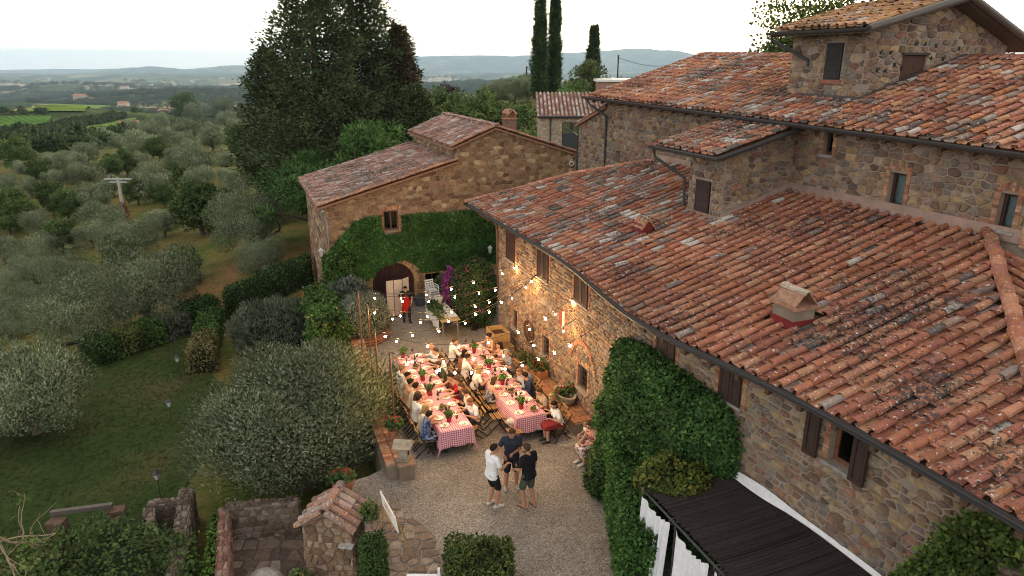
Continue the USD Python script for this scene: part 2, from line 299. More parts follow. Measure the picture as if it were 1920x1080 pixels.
V, Q = polar(1.5, 420, 190, TH)
_al = (V[:, 0] - O2[0]) * A2[0] + (V[:, 1] - O2[1]) * A2[1]; _be = (V[:, 0] - O2[0]) * N2[0] + (V[:, 1] - O2[1]) * N2[1]
_r = np.hypot(V[:, 0], V[:, 1])
col = np.tile([0.125, 0.115, 0.046], (len(V), 1)); fl = sstep(130, 230, _r)[:, None]
col = col * (1 - fl) + np.array([0.085, 0.115, 0.04]) * fl
for (px, py, rad) in ((430, 530, 5.5), (395, 575, 4.0), (530, 480, 4.5), (470, 500, 4.0), (245, 440, 3.0), (140, 440, 3.0), (600, 565, 3.0), (470, 610, 2.5)):
    q = hit(px, py); d = np.hypot(V[:, 0] - q[0], V[:, 1] - q[1]); w_ = sstep(rad, rad * 0.5, d)[:, None]; col = col * (1 - w_) + np.array([0.17, 0.105, 0.062]) * w_
put('ground', V, Q, 'ground', tint=col, smooth=True, kind='structure')
# lawn beside the yard
mat('grass', {'g': POS, 'n': ('noise_texture', {'scale': 0.28, 'detail': 9.0, 'roughness': 0.68}), 'n2': ('noise_texture', {'scale': 26.0, 'detail': 4.0}),
    'r': ('rgb_ramp', {'ramp': [(0.28, (0.026, 0.05, 0.012)), (0.48, (0.042, 0.07, 0.018)), (0.6, (0.07, 0.078, 0.026)), (0.72, (0.12, 0.09, 0.045))]}), 'r2': ('map_range', {'from_min': .3, 'from_max': .7, 'to_min': .6, 'to_max': 1.35}),
    's': ('vector_math', {'math_type': 'scale'}), 'b': ('bump', {'strength': 0.7, 'distance': 0.04}), 'p': ('principled_bsdf', {'roughness': 0.95, 'specular_ior_level': 0.1})},
    [('g.position', 'n.vector'), ('g.position', 'n2.vector'), ('n.fac', 'r.fac'), ('r.color', 's.vector1'), ('n2.fac', 'r2.value'), ('r2.result', 's.scale'), ('s.vector', 'p.base_color'), ('n2.fac', 'b.height'), ('b.normal', 'p.normal')])
def drape(poly_xy, step, dz):
    """a sheet over the terrain inside a polygon"""
    pl = Polygon(poly_xy).buffer(0); pl = max(getattr(pl, 'geoms', [pl]), key=lambda g: g.area)
    parts = []
    for tri_src in [trimesh.creation.triangulate_polygon(pl.segmentize(step), engine='earcut')]: parts.append(tri_src)
    v, f = parts[0]; m = trimesh.Trimesh(np.column_stack([v, np.zeros(len(v))]), f, process=False)
    m = m.subdivide_to_size(step * 2.0, max_iter=12)
    Vv = np.array(m.vertices); Vv[:, 2] = T(Vv[:, 0], Vv[:, 1]) + dz; Fc = np.array(m.faces)
    nrm = np.cross(Vv[Fc[:, 1]] - Vv[Fc[:, 0]], Vv[Fc[:, 2]] - Vv[Fc[:, 0]])[:, 2]; Fc[nrm < 0] = Fc[nrm < 0][:, ::-1]
    return Vv, Fc
lawn_px = [(425, 610), (395, 650), (385, 690), (420, 730), (400, 830), (345, 920), (300, 975), (120, 1079), (-250, 1079), (-350, 800), (0, 800), (130, 690), (190, 690), (290, 650), (370, 615), (410, 595)]
V, Fc = drape([hit(*q)[:2] for q in lawn_px], 0.8, 0.05)
put('lawn', V, Fc, 'grass', smooth=True, kind='structure')

# far land: woods, fields and olive groves in patches
mat('hills', {'g': POS, 'v': ('voronoi_texture', {'scale': 0.0035}), 'vd': ('vector_math', {'math_type': 'multiply_add', 'vector2': (90., 90., 0)}), 'dn': ('noise_texture', {'scale': 0.006, 'detail': 3.0}), 'sep': ('separate_color', {}),
    'rf': ('rgb_ramp', {'ramp': [(0.0, (0.05, 0.09, 0.035)), (0.3, (0.10, 0.13, 0.05)), (0.55, (0.20, 0.19, 0.09)), (0.72, (0.085, 0.12, 0.05)), (0.88, (0.33, 0.27, 0.17)), (1, (0.42, 0.36, 0.25))]}),
    'nw': ('noise_texture', {'scale': 0.0022, 'detail': 6.0, 'roughness': 0.6}), 'rw': ('rgb_ramp', {'ramp': [(0, (0, 0, 0)), (0.47, (0, 0, 0)), (0.52, (1, 1, 1)), (1, (1, 1, 1))]}), 'mw': ('mix', {'mix_type': 'mix', 'color1': (0.03, 0.05, 0.028)}),
    'nt': ('noise_texture', {'scale': 0.03, 'detail': 5.0, 'roughness': 0.7}), 'rt': ('map_range', {'from_min': .3, 'from_max': .7, 'to_min': .5, 'to_max': 1.5}), 's': ('vector_math', {'math_type': 'scale'}), 'p': ('principled_bsdf', {'roughness': 1.0, 'specular_ior_level': 0.0})},
    [('g.position', 'dn.vector'), ('dn.color', 'vd.vector1'), ('g.position', 'vd.vector3'), ('vd.vector', 'v.vector'), ('v.color', 'sep.color'), ('sep.r', 'rf.fac'), ('g.position', 'nw.vector'), ('nw.fac', 'rw.fac'), ('rw.color', 'mw.fac'), ('rf.color', 'mw.color2'),
     ('g.position', 'nt.vector'), ('nt.fac', 'rt.value'), ('rt.result', 's.scale'), ('mw.color', 's.vector1'), ('s.vector', 'p.base_color')])
V, Q = polar(420, 24000, 190, TH)
put('hills', V, Q, 'hills', smooth=True, kind='structure')
# haze: one even closed box of air
mat('haze', {'v': ('principled_volume', {'color': (0.62, 0.83, 1.0), 'density': 8e-5, 'anisotropy': 0.0})}, surface=None, volume='v.volume')
put('haze', BOXC * np.array([50000, 50000, 800]) + np.array([0, 0, 5.0]), BOXF, 'haze', kind='stuff', label='pale blue evening haze over the valley', cat='haze')

# vineyard fields and lanes on the left hills
mat('vines', {'a': ('attribute', {'attribute': 'tint'}), 'g': POS, 'w': ('wave_texture', {'scale': 0.13, 'distortion': 0.6, 'bands_direction': 'diagonal'}), 'r': ('map_range', {'to_min': .75, 'to_max': 1.2}), 'n': ('noise_texture', {'scale': 0.05, 'detail': 4.0}), 'nr': ('map_range', {'from_min': .3, 'from_max': .7, 'to_min': .7, 'to_max': 1.3}),
    'm': ('math', {'math_type': 'multiply'}), 's': ('vector_math', {'math_type': 'scale'}), 'p': ('principled_bsdf', {'roughness': 1.0, 'specular_ior_level': 0.0})},
    [('g.position', 'w.vector'), ('w.fac', 'r.value'), ('g.position', 'n.vector'), ('n.fac', 'nr.value'), ('r.result', 'm.value1'), ('nr.result', 'm.value2'), ('a.color', 's.vector1'), ('m.value', 's.scale'), ('s.vector', 'p.base_color')])
def field(name, pxs, c, step, dz=0.9, m='vines'):
    V, Fc = drape([hit(*q, tmax=6000)[:2] for q in pxs], step, dz); return put(name, V, Fc, m, tint=c, smooth=True, kind='structure')
VG = (0.16, 0.24, 0.055)
field('vineyard_field', [(75, 201), (95, 195), (140, 192), (185, 195), (215, 203), (160, 211), (100, 211), (45, 212)], VG, 8)
field('vineyard_field', [(0, 222), (50, 219), (98, 220), (92, 232), (60, 238), (0, 245)], (0.09, 0.17, 0.04), 8)
field('vineyard_field', [(95, 254), (160, 240), (215, 228), (255, 223), (258, 234), (215, 246), (150, 254)], VG, 6)
field('vineyard_field', [(0, 280), (60, 270), (150, 263), (175, 270), (120, 284), (0, 292)], (0.12, 0.16, 0.05), 5)
SOIL = (0.36, 0.28, 0.18)
field('dirt_lane', [(0, 271), (60, 262), (110, 256), (178, 253), (178, 256.5), (110, 259.5), (60, 266), (0, 275)], SOIL, 3, 0.35)
field('dirt_lane', [(36, 212.5), (60, 204), (80, 196), (84, 197), (66, 205), (44, 213)], SOIL, 6, 0.8)
field('dirt_lane', [(15, 214), (30, 208), (36, 204), (40, 205), (26, 213)], SOIL, 6, 0.8)
field('bare_field', [(0, 287), (28, 283), (32, 292), (0, 300)], (0.26, 0.17, 0.09), 4, 0.5)

# ---------------------------------------------------------------- foliage
def unit(v): return v / np.maximum(np.linalg.norm(v, axis=-1, keepdims=True), 1e-9)
def leaves(P, D, N, L, Wd, tint, curl=0.0):
    """diamond leaves: base P, long axis D, shading normal N"""
    n = len(P); D = unit(D); S = unit(np.cross(D, N)); L = np.broadcast_to(L, n)[:, None]; Wd = np.broadcast_to(Wd, n)[:, None]
    up = unit(np.cross(S, D))
    V = np.stack([P, P + D * L * .45 + S * Wd * .5 + up * L * curl, P + D * L, P + D * L * .45 - S * Wd * .5 + up * L * curl], 1).reshape(-1, 3)
    Q = np.arange(4 * n).reshape(-1, 4); T4 = np.repeat(np.asarray(tint), 4, 0); N4 = np.repeat(unit(N), 4, 0)
    return V, Q, T4, N4
def rdir(n): return unit(RNG.normal(size=(n, 3)))
def tints(n, base, var=0.18, alt=None, frac=0.2):
    c = np.asarray(base) * (1 + RNG.uniform(-var, var, (n, 1))) * (1 + RNG.uniform(-var / 3, var / 3, (n, 3)))
    if alt is not None: k = RNG.random(n) < frac; c[k] = np.asarray(alt) * (1 + RNG.uniform(-var, var, (k.sum(), 1)))
    return np.clip(c, 0, 1)
def clump_crown(C, Rr, per, L, Wd, base, alt=None, frac=.2, center=None, upb=0.35, out=0.75, var=.2, flat=0.8, shell=.55):
    """leaves round clump centres C with radii Rr"""
    C = np.asarray(C, float); Rr = np.asarray(Rr, float); k = len(C); idx = np.repeat(np.arange(k), per); n = len(idx)
    d = rdir(n); d[:, 2] *= flat; rad = Rr[idx] * (shell + (1 - shell) * RNG.random(n) ** .6)
    P = C[idx] + d * rad[:, None]
    cc = C.mean(0) if center is None else np.asarray(center)
    o = unit(P - cc); D = unit(d * out + rdir(n) * .7 + np.array([0, 0, upb])); N = unit(d * .75 + o * .45 + rdir(n) * .22 + np.array([0, 0, .22]))
    cv = 1 + RNG.uniform(-var, var, k)[idx][:, None]
    return leaves(P, D, N, L * RNG.uniform(.7, 1.3, n), Wd * RNG.uniform(.7, 1.3, n), np.clip(tints(n, base, var * .7, alt, frac) * cv, 0, 1))
def put_leaves(name, parts, m, parent, **k):
    Vs, Qs, Ts, Ns, o = [], [], [], [], 0
    for V, Q, Tt, N in parts: Vs.append(V); Qs.append(Q + o); Ts.append(Tt); Ns.append(N); o += len(V)
    return put(name, np.vstack(Vs), np.vstack(Qs), m, parent, tint=np.vstack(Ts), normals=np.vstack(Ns), **k)
def crown_points(n, rx, ry, rz, cz, seed, low=-0.45, bump=.25):
    rg = np.random.default_rng(seed); out = []
    while len(out) < n:
        d = rg.normal(size=3); d /= np.linalg.norm(d)
        if d[2] < low: continue
        s = rg.uniform(.55, 1) * (1 + bump * rg.uniform(-1, 1)); out.append([d[0] * rx * s, d[1] * ry * s, cz + d[2] * rz * s])
    return np.array(out)
def limbs(mb, base, ends, r0, t, bend=.15, seed=1, k=6):
    rg = np.random.default_rng(seed)
    for e in ends:
        e = np.asarray(e, float); b = np.asarray(base, float); u = np.linspace(0, 1, 6)[:, None]
        pts = b + (e - b) * u + np.sin(u * math.pi) * rg.normal(size=3) * bend * np.linalg.norm(e - b) * .5
        mb.tube(pts, np.linspace(r0, r0 * .25, 6), t, k)
OLIVE, OLIVE2 = (0.185, 0.23, 0.12), (0.33, 0.37, 0.25)
def olive_tree(label, seed, loc=(0, 0, 0), rz=0.0, sc=1.0, n=46, per=230, L=.045, Wd=.015, group=None, tall=1.0, base=OLIVE, alt=OLIVE2, name='olive_tree', cat='olive tree', m='olive_leaf', upb=.8, frac=.3, trunks=3):
    """crown about 1 wide on a short split trunk; scaled by sc"""
    t = thing(name, label, cat, loc, rz, group, sc)
    pts = crown_points(n, .38, .38, .36 * tall, .44 * tall, seed, -.75)
    rg = np.random.default_rng(seed + 5); rr = rg.uniform(.11, .19, n)
    put_leaves('crown', [clump_crown(pts, rr, per, L, Wd, base, alt, frac, (0, 0, .5 * tall), upb)], m, t)
    mb = MB(); tc = (0.13, 0.11, 0.09)
    mb.tube([(0, 0, -.06), (.01, 0, .05), (-.015, .01, .12), (.01, 0, .2 * tall)], [.055, .042, .036, .034], tc, 8)
    limbs(mb, (.005, 0, .17 * tall), pts[:trunks + 4] * .8, .028, tc, .25, seed)
    mb.build('trunk', 'bark', t, smooth=40)
    return t
def ordinal(i): return ['first', 'second', 'third', 'fourth', 'fifth', 'sixth', 'seventh', 'eighth', 'ninth', 'tenth', 'eleventh', 'twelfth', 'thirteenth', 'fourteenth', 'fifteenth', 'sixteenth', 'seventeenth', 'eighteenth', 'nineteenth', 'twentieth'][i]
# olive grove: (centre x, centre y, width) in the photograph; g marks green broadleaved trees between the olives
grove = [(300, 232, 40), (365, 218, 36), (420, 205, 45), (425, 228, 36), (285, 249, 42), (350, 247, 52), (395, 252, 40), (445, 245, 36), (192, 262, 42), (225, 268, 36), (265, 273, 60), (350, 274, 45), (360, 290, 52), (400, 266, 45), (165, 289, 46), (110, 308, 46), (150, 304, 34), (50, 318, 38), (265, 308, 45),
         (370, 313, 66), (425, 305, 34), (475, 302, 52), (165, 333, 60), (290, 349, 72), (380, 343, 60), (430, 334, 34), (448, 350, 50), (60, 354, 40), (75, 422, 54), (180, 378, 66), (190, 412, 72), (245, 452, 104), (175, 442, 52), (470, 424, 130), (490, 492, 84), (150, 522, 110), (85, 470, 70), (75, 512, 82), (285, 545, 170), (30, 540, 74), (160, 604, 140), (20, 600, 90), (10, 470, 60),
         (330, 300, 40), (215, 350, 46), (110, 345, 44), (20, 380, 50), (130, 300, 36), (480, 255, 50), (500, 340, 60), (320, 262, 40), (250, 245, 34), (15, 350, 40), (310, 420, 60), (520, 390, 70), (60, 575, 80)]
green = [(352, 208, 46), (240, 312, 40), (300, 285, 40), (130, 395, 50), (30, 405, 66), (80, 330, 40), (210, 320, 42), (345, 512, 64), (380, 402, 90), (455, 275, 50), (260, 365, 44), (20, 420, 50), (330, 335, 44), (100, 375, 44), (505, 300, 60), (230, 480, 60), (120, 450, 50), (420, 390, 50), (40, 300, 50), (310, 372, 40)]
protos, fine = [], []
def place_px(cx, cy, w):
    q = hit(cx, cy + w * .42); d = (q - CAM) @ FW; return q, w * d / F * 1.2
olv = sorted(grove, key=lambda g: -g[1]); rows = [olv[i:i + 8] for i in range(0, len(olv), 8)]; rows = [sorted(r_, key=lambda g: g[0]) for r_ in rows]
rown = ['nearest', 'second nearest', 'third nearest', 'fourth nearest', 'third farthest', 'second farthest', 'farthest']
OG = 'olive trees of the grove below the house'
for ri, r_ in enumerate(rows):
    for ci, (cx, cy, w) in enumerate(r_):
        q, sc = place_px(cx, cy, w)
        lab = f'silver-green olive tree, {ordinal(ci)} from the left in the {rown[min(ri, 6)]} band of the grove'
        k = (ri * 3 + ci * 5) % 5; rz = RNG.uniform(0, 6.28)
        s3 = (sc * RNG.uniform(.92, 1.05), sc * RNG.uniform(.92, 1.05), sc * RNG.uniform(.85, 1.05))
        if w >= 74:
            if len(fine) < 3: fine.append(olive_tree(lab, 61 + len(fine), q, rz, s3, group=OG, n=80, per=330, L=.027, Wd=.0085, trunks=5))
            else: copy(fine[k % 3], q, rz, s3, lab, OG)
        elif len(protos) < 5: protos.append(olive_tree(lab, 11 + len(protos), q, rz, s3, group=OG, n=40 + 4 * len(protos)))
        else: copy(protos[k], q, rz, s3, lab, OG)
GREEN, GREEN2 = (0.085, 0.14, 0.04), (0.13, 0.19, 0.055)
gprot = []
for gi, (cx, cy, w) in enumerate(sorted(green, key=lambda g: (-g[1]))):
    q, sc = place_px(cx, cy, w); rz = RNG.uniform(0, 6.28)
    lab = ('dark green bushy tree among the silver olives, ' + ordinal(gi) + ' nearest of its kind')
    if len(gprot) < 2: gprot.append(olive_tree(lab, 31 + gi, q, rz, sc, 44, 130, .07, .04, 'green trees between the olives', 1.15, GREEN, GREEN2, 'bushy_tree', 'tree', 'leaf', .3))
    else: copy(gprot[gi % 2], q, rz, sc, lab, 'green trees between the olives')

# woods in the middle distance and scattered trees in the valley: nobody could count them
def tree_blob(seed, n=16, per=34, base=(0.075, 0.115, 0.045)):
    pts = crown_points(n, .36, .36, .38, .55, seed); rr = np.random.default_rng(seed).uniform(.14, .22, n)
    return clump_crown(pts, rr, per, .13, .1, base, None, 0, (0, 0, .5), .3)
def instancer(name, protos_, pos, scl, idx, m, label, cat):
    pi = UsdGeom.PointInstancer.Define(stage, '/World/' + numbered('/World', name)); keys(pi.GetPrim(), label, cat, None, 'stuff')
    pr = UsdGeom.Scope.Define(stage, str(pi.GetPath()) + '/sources')
    for k, (V, Q, Tt, N) in enumerate(protos_):
        g = put('tree_crown', V, Q, m, pr.GetPrim(), tint=Tt, normals=N); pi.CreatePrototypesRel().AddTarget(g.GetPath())
    pi.CreatePositionsAttr(Vt.Vec3fArray.FromNumpy(np.asarray(pos, np.float32))); pi.CreateScalesAttr(Vt.Vec3fArray.FromNumpy(np.asarray(scl, np.float32)))
    pi.CreateProtoIndicesAttr(Vt.IntArray.FromNumpy(np.asarray(idx, np.int32))); return pi
def in_px(poly_px, n, seed):
    """points on the ground inside a polygon of the photograph"""
    pl = Polygon([hit(*q, tmax=6000)[:2] for q in poly_px]).buffer(0); rg = np.random.default_rng(seed); x0, y0, x1, y1 = pl.bounds; out = []
    from shapely import contains_xy
    while len(out) < n:
        xy = rg.uniform((x0, y0), (x1, y1), (4000, 2)); out.extend(xy[contains_xy(pl, xy[:, 0], xy[:, 1])].tolist())
    return np.array(out[:n])
wp = [in_px([(0, 262), (25, 260), (95, 254), (108, 246), (130, 237), (200, 226), (235, 221), (236, 225), (160, 240), (95, 254), (40, 262)], 480, 1),
      in_px([(245, 214), (290, 206), (330, 206), (330, 216), (262, 221)], 70, 2), in_px([(0, 215), (30, 213), (98, 213), (98, 217), (40, 218), (0, 219)], 14, 3),
      in_px([(205, 205), (330, 192), (470, 190), (480, 215), (330, 222), (240, 211)], 260, 4), in_px([(0, 296), (80, 288), (160, 284), (190, 262), (240, 250), (250, 258), (180, 300), (60, 306), (0, 312)], 45, 5)]
xy = np.vstack(wp); h = RNG.uniform(3.2, 5.0, len(xy)); pos = np.column_stack([xy, T(xy[:, 0], xy[:, 1]) - .5])
instancer('woodland', [tree_blob(s) for s in (1, 2, 3)], pos, np.column_stack([h, h, h * RNG.uniform(.9, 1.25, len(h))]), RNG.integers(0, 3, len(h)), 'leaf', 'dark wood and scattered trees between the vineyards down on the left', 'woodland')
rg = np.random.default_rng(12); N_ = 24000
rr = np.exp(rg.uniform(math.log(520), math.log(6500), N_)); th = rg.uniform(-.72, .5, N_); xy = np.column_stack([rr * np.sin(th), rr * np.cos(th)])
dn = meshkit.fbm(np.column_stack([xy / 420., np.zeros(N_)]), 4, 21); keep = (dn > .54) & (np.hypot(xy[:, 0] - HILL[0], xy[:, 1] - HILL[1]) > 135); xy = xy[keep]; rr = rr[keep]
h = np.clip(rr * .008, 6, 22) * rg.uniform(.7, 1.3, len(rr)); pos = np.column_stack([xy, T(xy[:, 0], xy[:, 1]) - 1])
instancer('valley_trees', [tree_blob(s, 12, 22, (0.07, 0.1, 0.05)) for s in (4, 5)], pos, np.column_stack([h * 1.3, h * 1.3, h * .75]), rg.integers(0, 2, len(h)), 'leaf', 'far woods and hedgerows over the hazy valley floor', 'woodland')
# ---------------------------------------------------------------- builders for walls of stones and roofs of tiles
STONES = [(0.216, 0.14, 0.092), (0.272, 0.188, 0.124), (0.176, 0.112, 0.08), (0.32, 0.24, 0.168), (0.248, 0.132, 0.088), (0.192, 0.16, 0.14), (0.152, 0.104, 0.08), (0.296, 0.2, 0.112), (0.24, 0.16, 0.12), (0.264, 0.184, 0.152), (0.208, 0.168, 0.136), (0.336, 0.24, 0.136)]
BROWN = [(0.248, 0.152, 0.087), (0.294, 0.189, 0.11), (0.202, 0.12, 0.074), (0.331, 0.221, 0.129), (0.166, 0.097, 0.064), (0.267, 0.156, 0.101), (0.396, 0.304, 0.184), (0.23, 0.147, 0.092)]
def voronoi_cells(poly, sx, sz, seed, jitter=.42):
    """irregular stones in courses that fill a polygon of the wall's plane"""
    rg = np.random.default_rng(seed); x0, z0, x1, z1 = poly.bounds; pts = []; z = z0 - sz; row = 0
    while z < z1 + sz:
        hgt = sz * rg.uniform(.55, 1.45); x = x0 - sx * rg.uniform(.5, 1.5)
        while x < x1 + sx:
            w = sx * rg.choice([.4, .6, .8, 1., 1.3, 1.9]); pts.append((x + w / 2 + rg.uniform(-.1, .1) * sx, (z + hgt / 2 + rg.uniform(-jitter, jitter) * sz * .6))); x += w
        z += hgt; row += 1
    pts = np.array(pts); k = np.array([1.0 / sx, 1.0 / sz]); vo = Voronoi(pts * k); out = []
    for i, reg in enumerate(vo.point_region):
        r = vo.regions[reg]
        if -1 in r or len(r) < 3: continue
        out.append(vo.vertices[r] / k)
    return out
def stone_cells(poly, sx, sz, seed, gap=.018, chip=.25):
    from shapely import prepare
    prepare(poly); res = []; b = poly.bounds; rj = np.random.default_rng(seed + 77)
    for c in voronoi_cells(poly, sx, sz, seed):
        if c[:, 0].max() < b[0] or c[:, 0].min() > b[2] or c[:, 1].max() < b[1] or c[:, 1].min() > b[3]: continue
        g = Polygon(c)
        if not poly.contains(g):
            if not poly.intersects(g): continue
            g = g.intersection(poly)
            if g.geom_type != 'Polygon': g = max((q for q in getattr(g, 'geoms', []) if q.geom_type == 'Polygon'), key=lambda q: q.area, default=None)
            if g is None: continue
        if rj.random() < .02: continue
        g = g.buffer(-gap * rj.choice([.4, .6, .8, 1., 1.5]), join_style=2)
        if g.is_empty: continue
        if g.geom_type != 'Polygon': g = max(g.geoms, key=lambda q: q.area)
        if g.area < sx * sz * .06: continue
        g = g.simplify(gap * .7); res.append(np.array(g.exterior.coords)[:-1])
    return res
def stone_solid(c, d0, d1, rg):
    """one stone: outline c in the wall plane, its back at depth d0 and its bevelled face at d1; returns (u, v, depth), faces"""
    c = c[::-1] if Polygon(c).exterior.is_ccw is False else c; n = len(c); m = c.mean(0); inn = m + (c - m) * (1 - min(.3, .03 / max(np.abs(c - m).max(), .05)))
    tilt = rg.uniform(-.06, .06, 2)
    top = np.column_stack([inn, d1 + (inn - m) @ tilt]); mid = np.column_stack([c, np.full(n, d0 + (d1 - d0) * .45)]); back = np.column_stack([c, np.full(n, d0)])
    V = np.vstack([back, mid, top, [[*m, d1 + abs(d1 - d0) * .06]]]); i = np.arange(n); j = (i + 1) % n
    Fq = [np.column_stack([i, j, n + j]), np.column_stack([i, n + j, n + i]), np.column_stack([n + i, n + j, 2 * n + j]), np.column_stack([n + i, 2 * n + j, 2 * n + i]), np.column_stack([2 * n + i, 2 * n + j, np.full(n, 3 * n)])]
    return V, np.vstack(Fq)
def stone_wall(parent, poly, to_world, pal, sx=.3, sz=.17, seed=1, singles=0, near=None, gap=.018, proud=.03, name='stone', stuff='stonework', mortar=None, chance=1.0):
    """stones over a wall face; to_world maps (u, v, depth) rows. The nearest ones are parts of their own, the others one part."""
    rg = np.random.default_rng(seed); cells = stone_cells(poly, sx, sz, seed, gap); items = []
    for c in cells:
        V, Fc = stone_solid(c, -.02, proud * rg.uniform(.35, 1.2), rg); Wd = to_world(V); t = np.asarray(pal[rg.integers(len(pal))]) * rg.uniform(.78, 1.18)
        items.append((Wd, Fc, np.clip(t, 0, 1)))
    if singles:
        def dist(it): p = it[0].mean(0); q = p - CAM; x, y, z = proj(p); off = max(0, -x, x - 1920, -y, y - 1080); return np.linalg.norm(q) + (100 if off > 0 else 0)
        items.sort(key=dist)
    for it in items[:singles]: put(name, it[0], it[1], 'stone', parent, it[2])
    mb = MB()
    for it in items[singles:]: mb.add(*it)
    if mb.V: mb.build(stuff, 'stone', parent, kind='stuff' if singles or len(items) > 40 else None)
    return items
TERRA = [(0.326, 0.131, 0.077), (0.37, 0.156, 0.095), (0.273, 0.103, 0.068), (0.387, 0.183, 0.113), (0.299, 0.125, 0.091), (0.343, 0.131, 0.081), (0.378, 0.197, 0.122), (0.264, 0.098, 0.068)]
OLD = [(0.30, 0.15, 0.10), (0.24, 0.12, 0.09), (0.33, 0.2, 0.15), (0.20, 0.12, 0.10), (0.36, 0.25, 0.2), (0.27, 0.17, 0.14)]
LICHEN = [(0.34, 0.29, 0.26), (0.46, 0.42, 0.38), (0.25, 0.2, 0.18), (0.12, 0.1, 0.092), (0.3, 0.2, 0.16), (0.2, 0.14, 0.12)]
K = 6
def cover_tile(Lr, r0, r1, th=.016):
    """a bent clay tile along +x (down the roof), arched over z; thick lower lip"""
    a = np.linspace(0, math.pi, K); V = []
    for x, r in ((0, r1), (Lr, r0)):
        for rr in (r, r - th): V.append(np.column_stack([np.full(K, x), np.cos(a) * rr, np.sin(a) * rr * .82]))
    V = np.vstack(V); i = np.arange(K - 1); o = lambda k: k * K
    Fc = []
    for A_, B_, flip in ((0, 2, 0), (1, 3, 1)):
        q = np.column_stack([o(A_) + i, o(B_) + i, o(B_) + i + 1, o(A_) + i + 1]); Fc.append(q[:, ::-1] if flip else q)
    for A_, B_, flip in ((2, 3, 0), (1, 0, 0)):
        q = np.column_stack([o(A_) + i, o(B_) + i, o(B_) + i + 1, o(A_) + i + 1]); Fc.append(q)
    Q = np.vstack(Fc); return V, np.vstack([Q[:, [0, 1, 2]], Q[:, [0, 2, 3]]])
def pan_tile(Lr, w, th=.02):
    """a flat tile with raised sides along +x"""
    P = []
    for x, z in ((0, 0), (Lr, .018)):
        P.append([[x, -w / 2, z + .03], [x, -w / 2 + .03, z], [x, w / 2 - .03, z], [x, w / 2, z + .03]])
    P = np.array(P, float).reshape(-1, 3); low = P[4:] - [0, 0, th]; V = np.vstack([P, low])
    Q = [[0, 4, 5, 1], [1, 5, 6, 2], [2, 6, 7, 3], [4, 8, 9, 5], [5, 9, 10, 6], [6, 10, 11, 7]]
    Q = np.array(Q); return V, np.vstack([Q[:, [0, 1, 2]], Q[:, [0, 2, 3]]])
def tile_roof(parent, region, zf, down, module=.29, expo=.36, pal=TERRA, lich=.12, seed=1, singles=0, r=.085, keep=None, eave=None, lichmap=None, wob=.012):
    """tiles over a polygon in plan (along, in): zf(along, in) height, down = unit plan vector down the slope (along, in)"""
    rg = np.random.default_rng(seed); d = np.asarray(down, float); u = np.array([-d[1], d[0]])
    c = np.array(region.exterior.coords); su, sd = c @ u, c @ d; items = []
    slope = zf(*(d)) - zf(0, 0); cs = 1 / math.hypot(1, slope); ex = expo * cs
    from shapely import contains_xy
    D3 = np.array([d[0], d[1], slope]) * cs; U3 = np.array([u[0], u[1], (zf(*u) - zf(0, 0))]); U3 /= np.linalg.norm(U3); Z3 = np.cross(D3, U3); Z3 = Z3 * np.sign(Z3[2])
    Lr = expo * 1.22
    for ci, uu in enumerate(np.arange(su.min() + module * .5, su.max(), module)):
        ln = LineString([uu * u + (sd.min() - 1) * d, uu * u + (sd.max() + 1) * d]).intersection(region)
        for seg in getattr(ln, 'geoms', [ln]):
            if seg.is_empty or seg.geom_type != 'LineString': continue
            e = np.array(seg.coords) @ d; lo, hi = e.min(), e.max(); n = max(1, int(math.ceil((hi - lo) / ex - .25)))
            coljit = rg.normal(0, wob)
            for k in range(n):
                end = hi - k * ex                         # lower end of this course
                p = uu * u + (end - Lr * cs) * d
                cen = uu * u + (end - ex / 2) * d
                if keep is not None and not keep(cen): continue
                lm = lich if lichmap is None else lichmap(cen[0], cen[1])
                for kind in (0, 1):
                    off = (module / 2 if kind else 0)
                    V, Fc = cover_tile(Lr, r, r * .84) if kind == 0 else pan_tile(Lr, module * .86)
                    q = p + u * (off + coljit + rg.normal(0, wob * .6)); 
                    if kind and not contains_xy(region, *(cen + u * off)): continue
                    z = zf(*q) + (.075 if kind == 0 else .02) + rg.normal(0, .006)
                    yaw = rg.normal(0, .03); tl = rg.normal(.055, .02)       # each course rests on the one below
                    Dk = unit(D3 + U3 * yaw + Z3 * tl); Uk = unit(U3 - D3 * yaw); Zk = np.cross(Dk, Uk); Zk *= np.sign(Zk[2]); Uk = np.cross(Zk, Dk)
                    Pw = np.array([q[0], q[1], z]) + V[:, :1] * Dk + V[:, 1:2] * Uk + V[:, 2:] * Zk
                    t = np.asarray(LICHEN[rg.integers(len(LICHEN))] if rg.random() < lm else pal[rg.integers(len(pal))]) * rg.uniform(.84, 1.12) * (.78 + .4 * meshkit.noise(np.array([q[0] * .8, q[1] * .8, seed]), seed))
                    if rg.random() < .003: continue
                    items.append((WW(Pw), Fc, np.clip(t, 0, 1), kind))
    if singles:
        def size(it):
            p = it[0].mean(0); x, y, z = proj(p); return (z if z > .5 and -20 < x < 1940 and -20 < y < 1100 else 1e3) + it[3] * .8
        items.sort(key=size)
    for it in items[:singles]: put('roof_tile' if it[3] == 0 else 'pan_tile', it[0], it[1], 'tile', parent, it[2], smooth=35)
    mb = MB()
    for it in items[singles:]: mb.add(*it[:3])
    if mb.V: mb.build('tile_courses', 'tile', parent, kind='stuff')
    return items
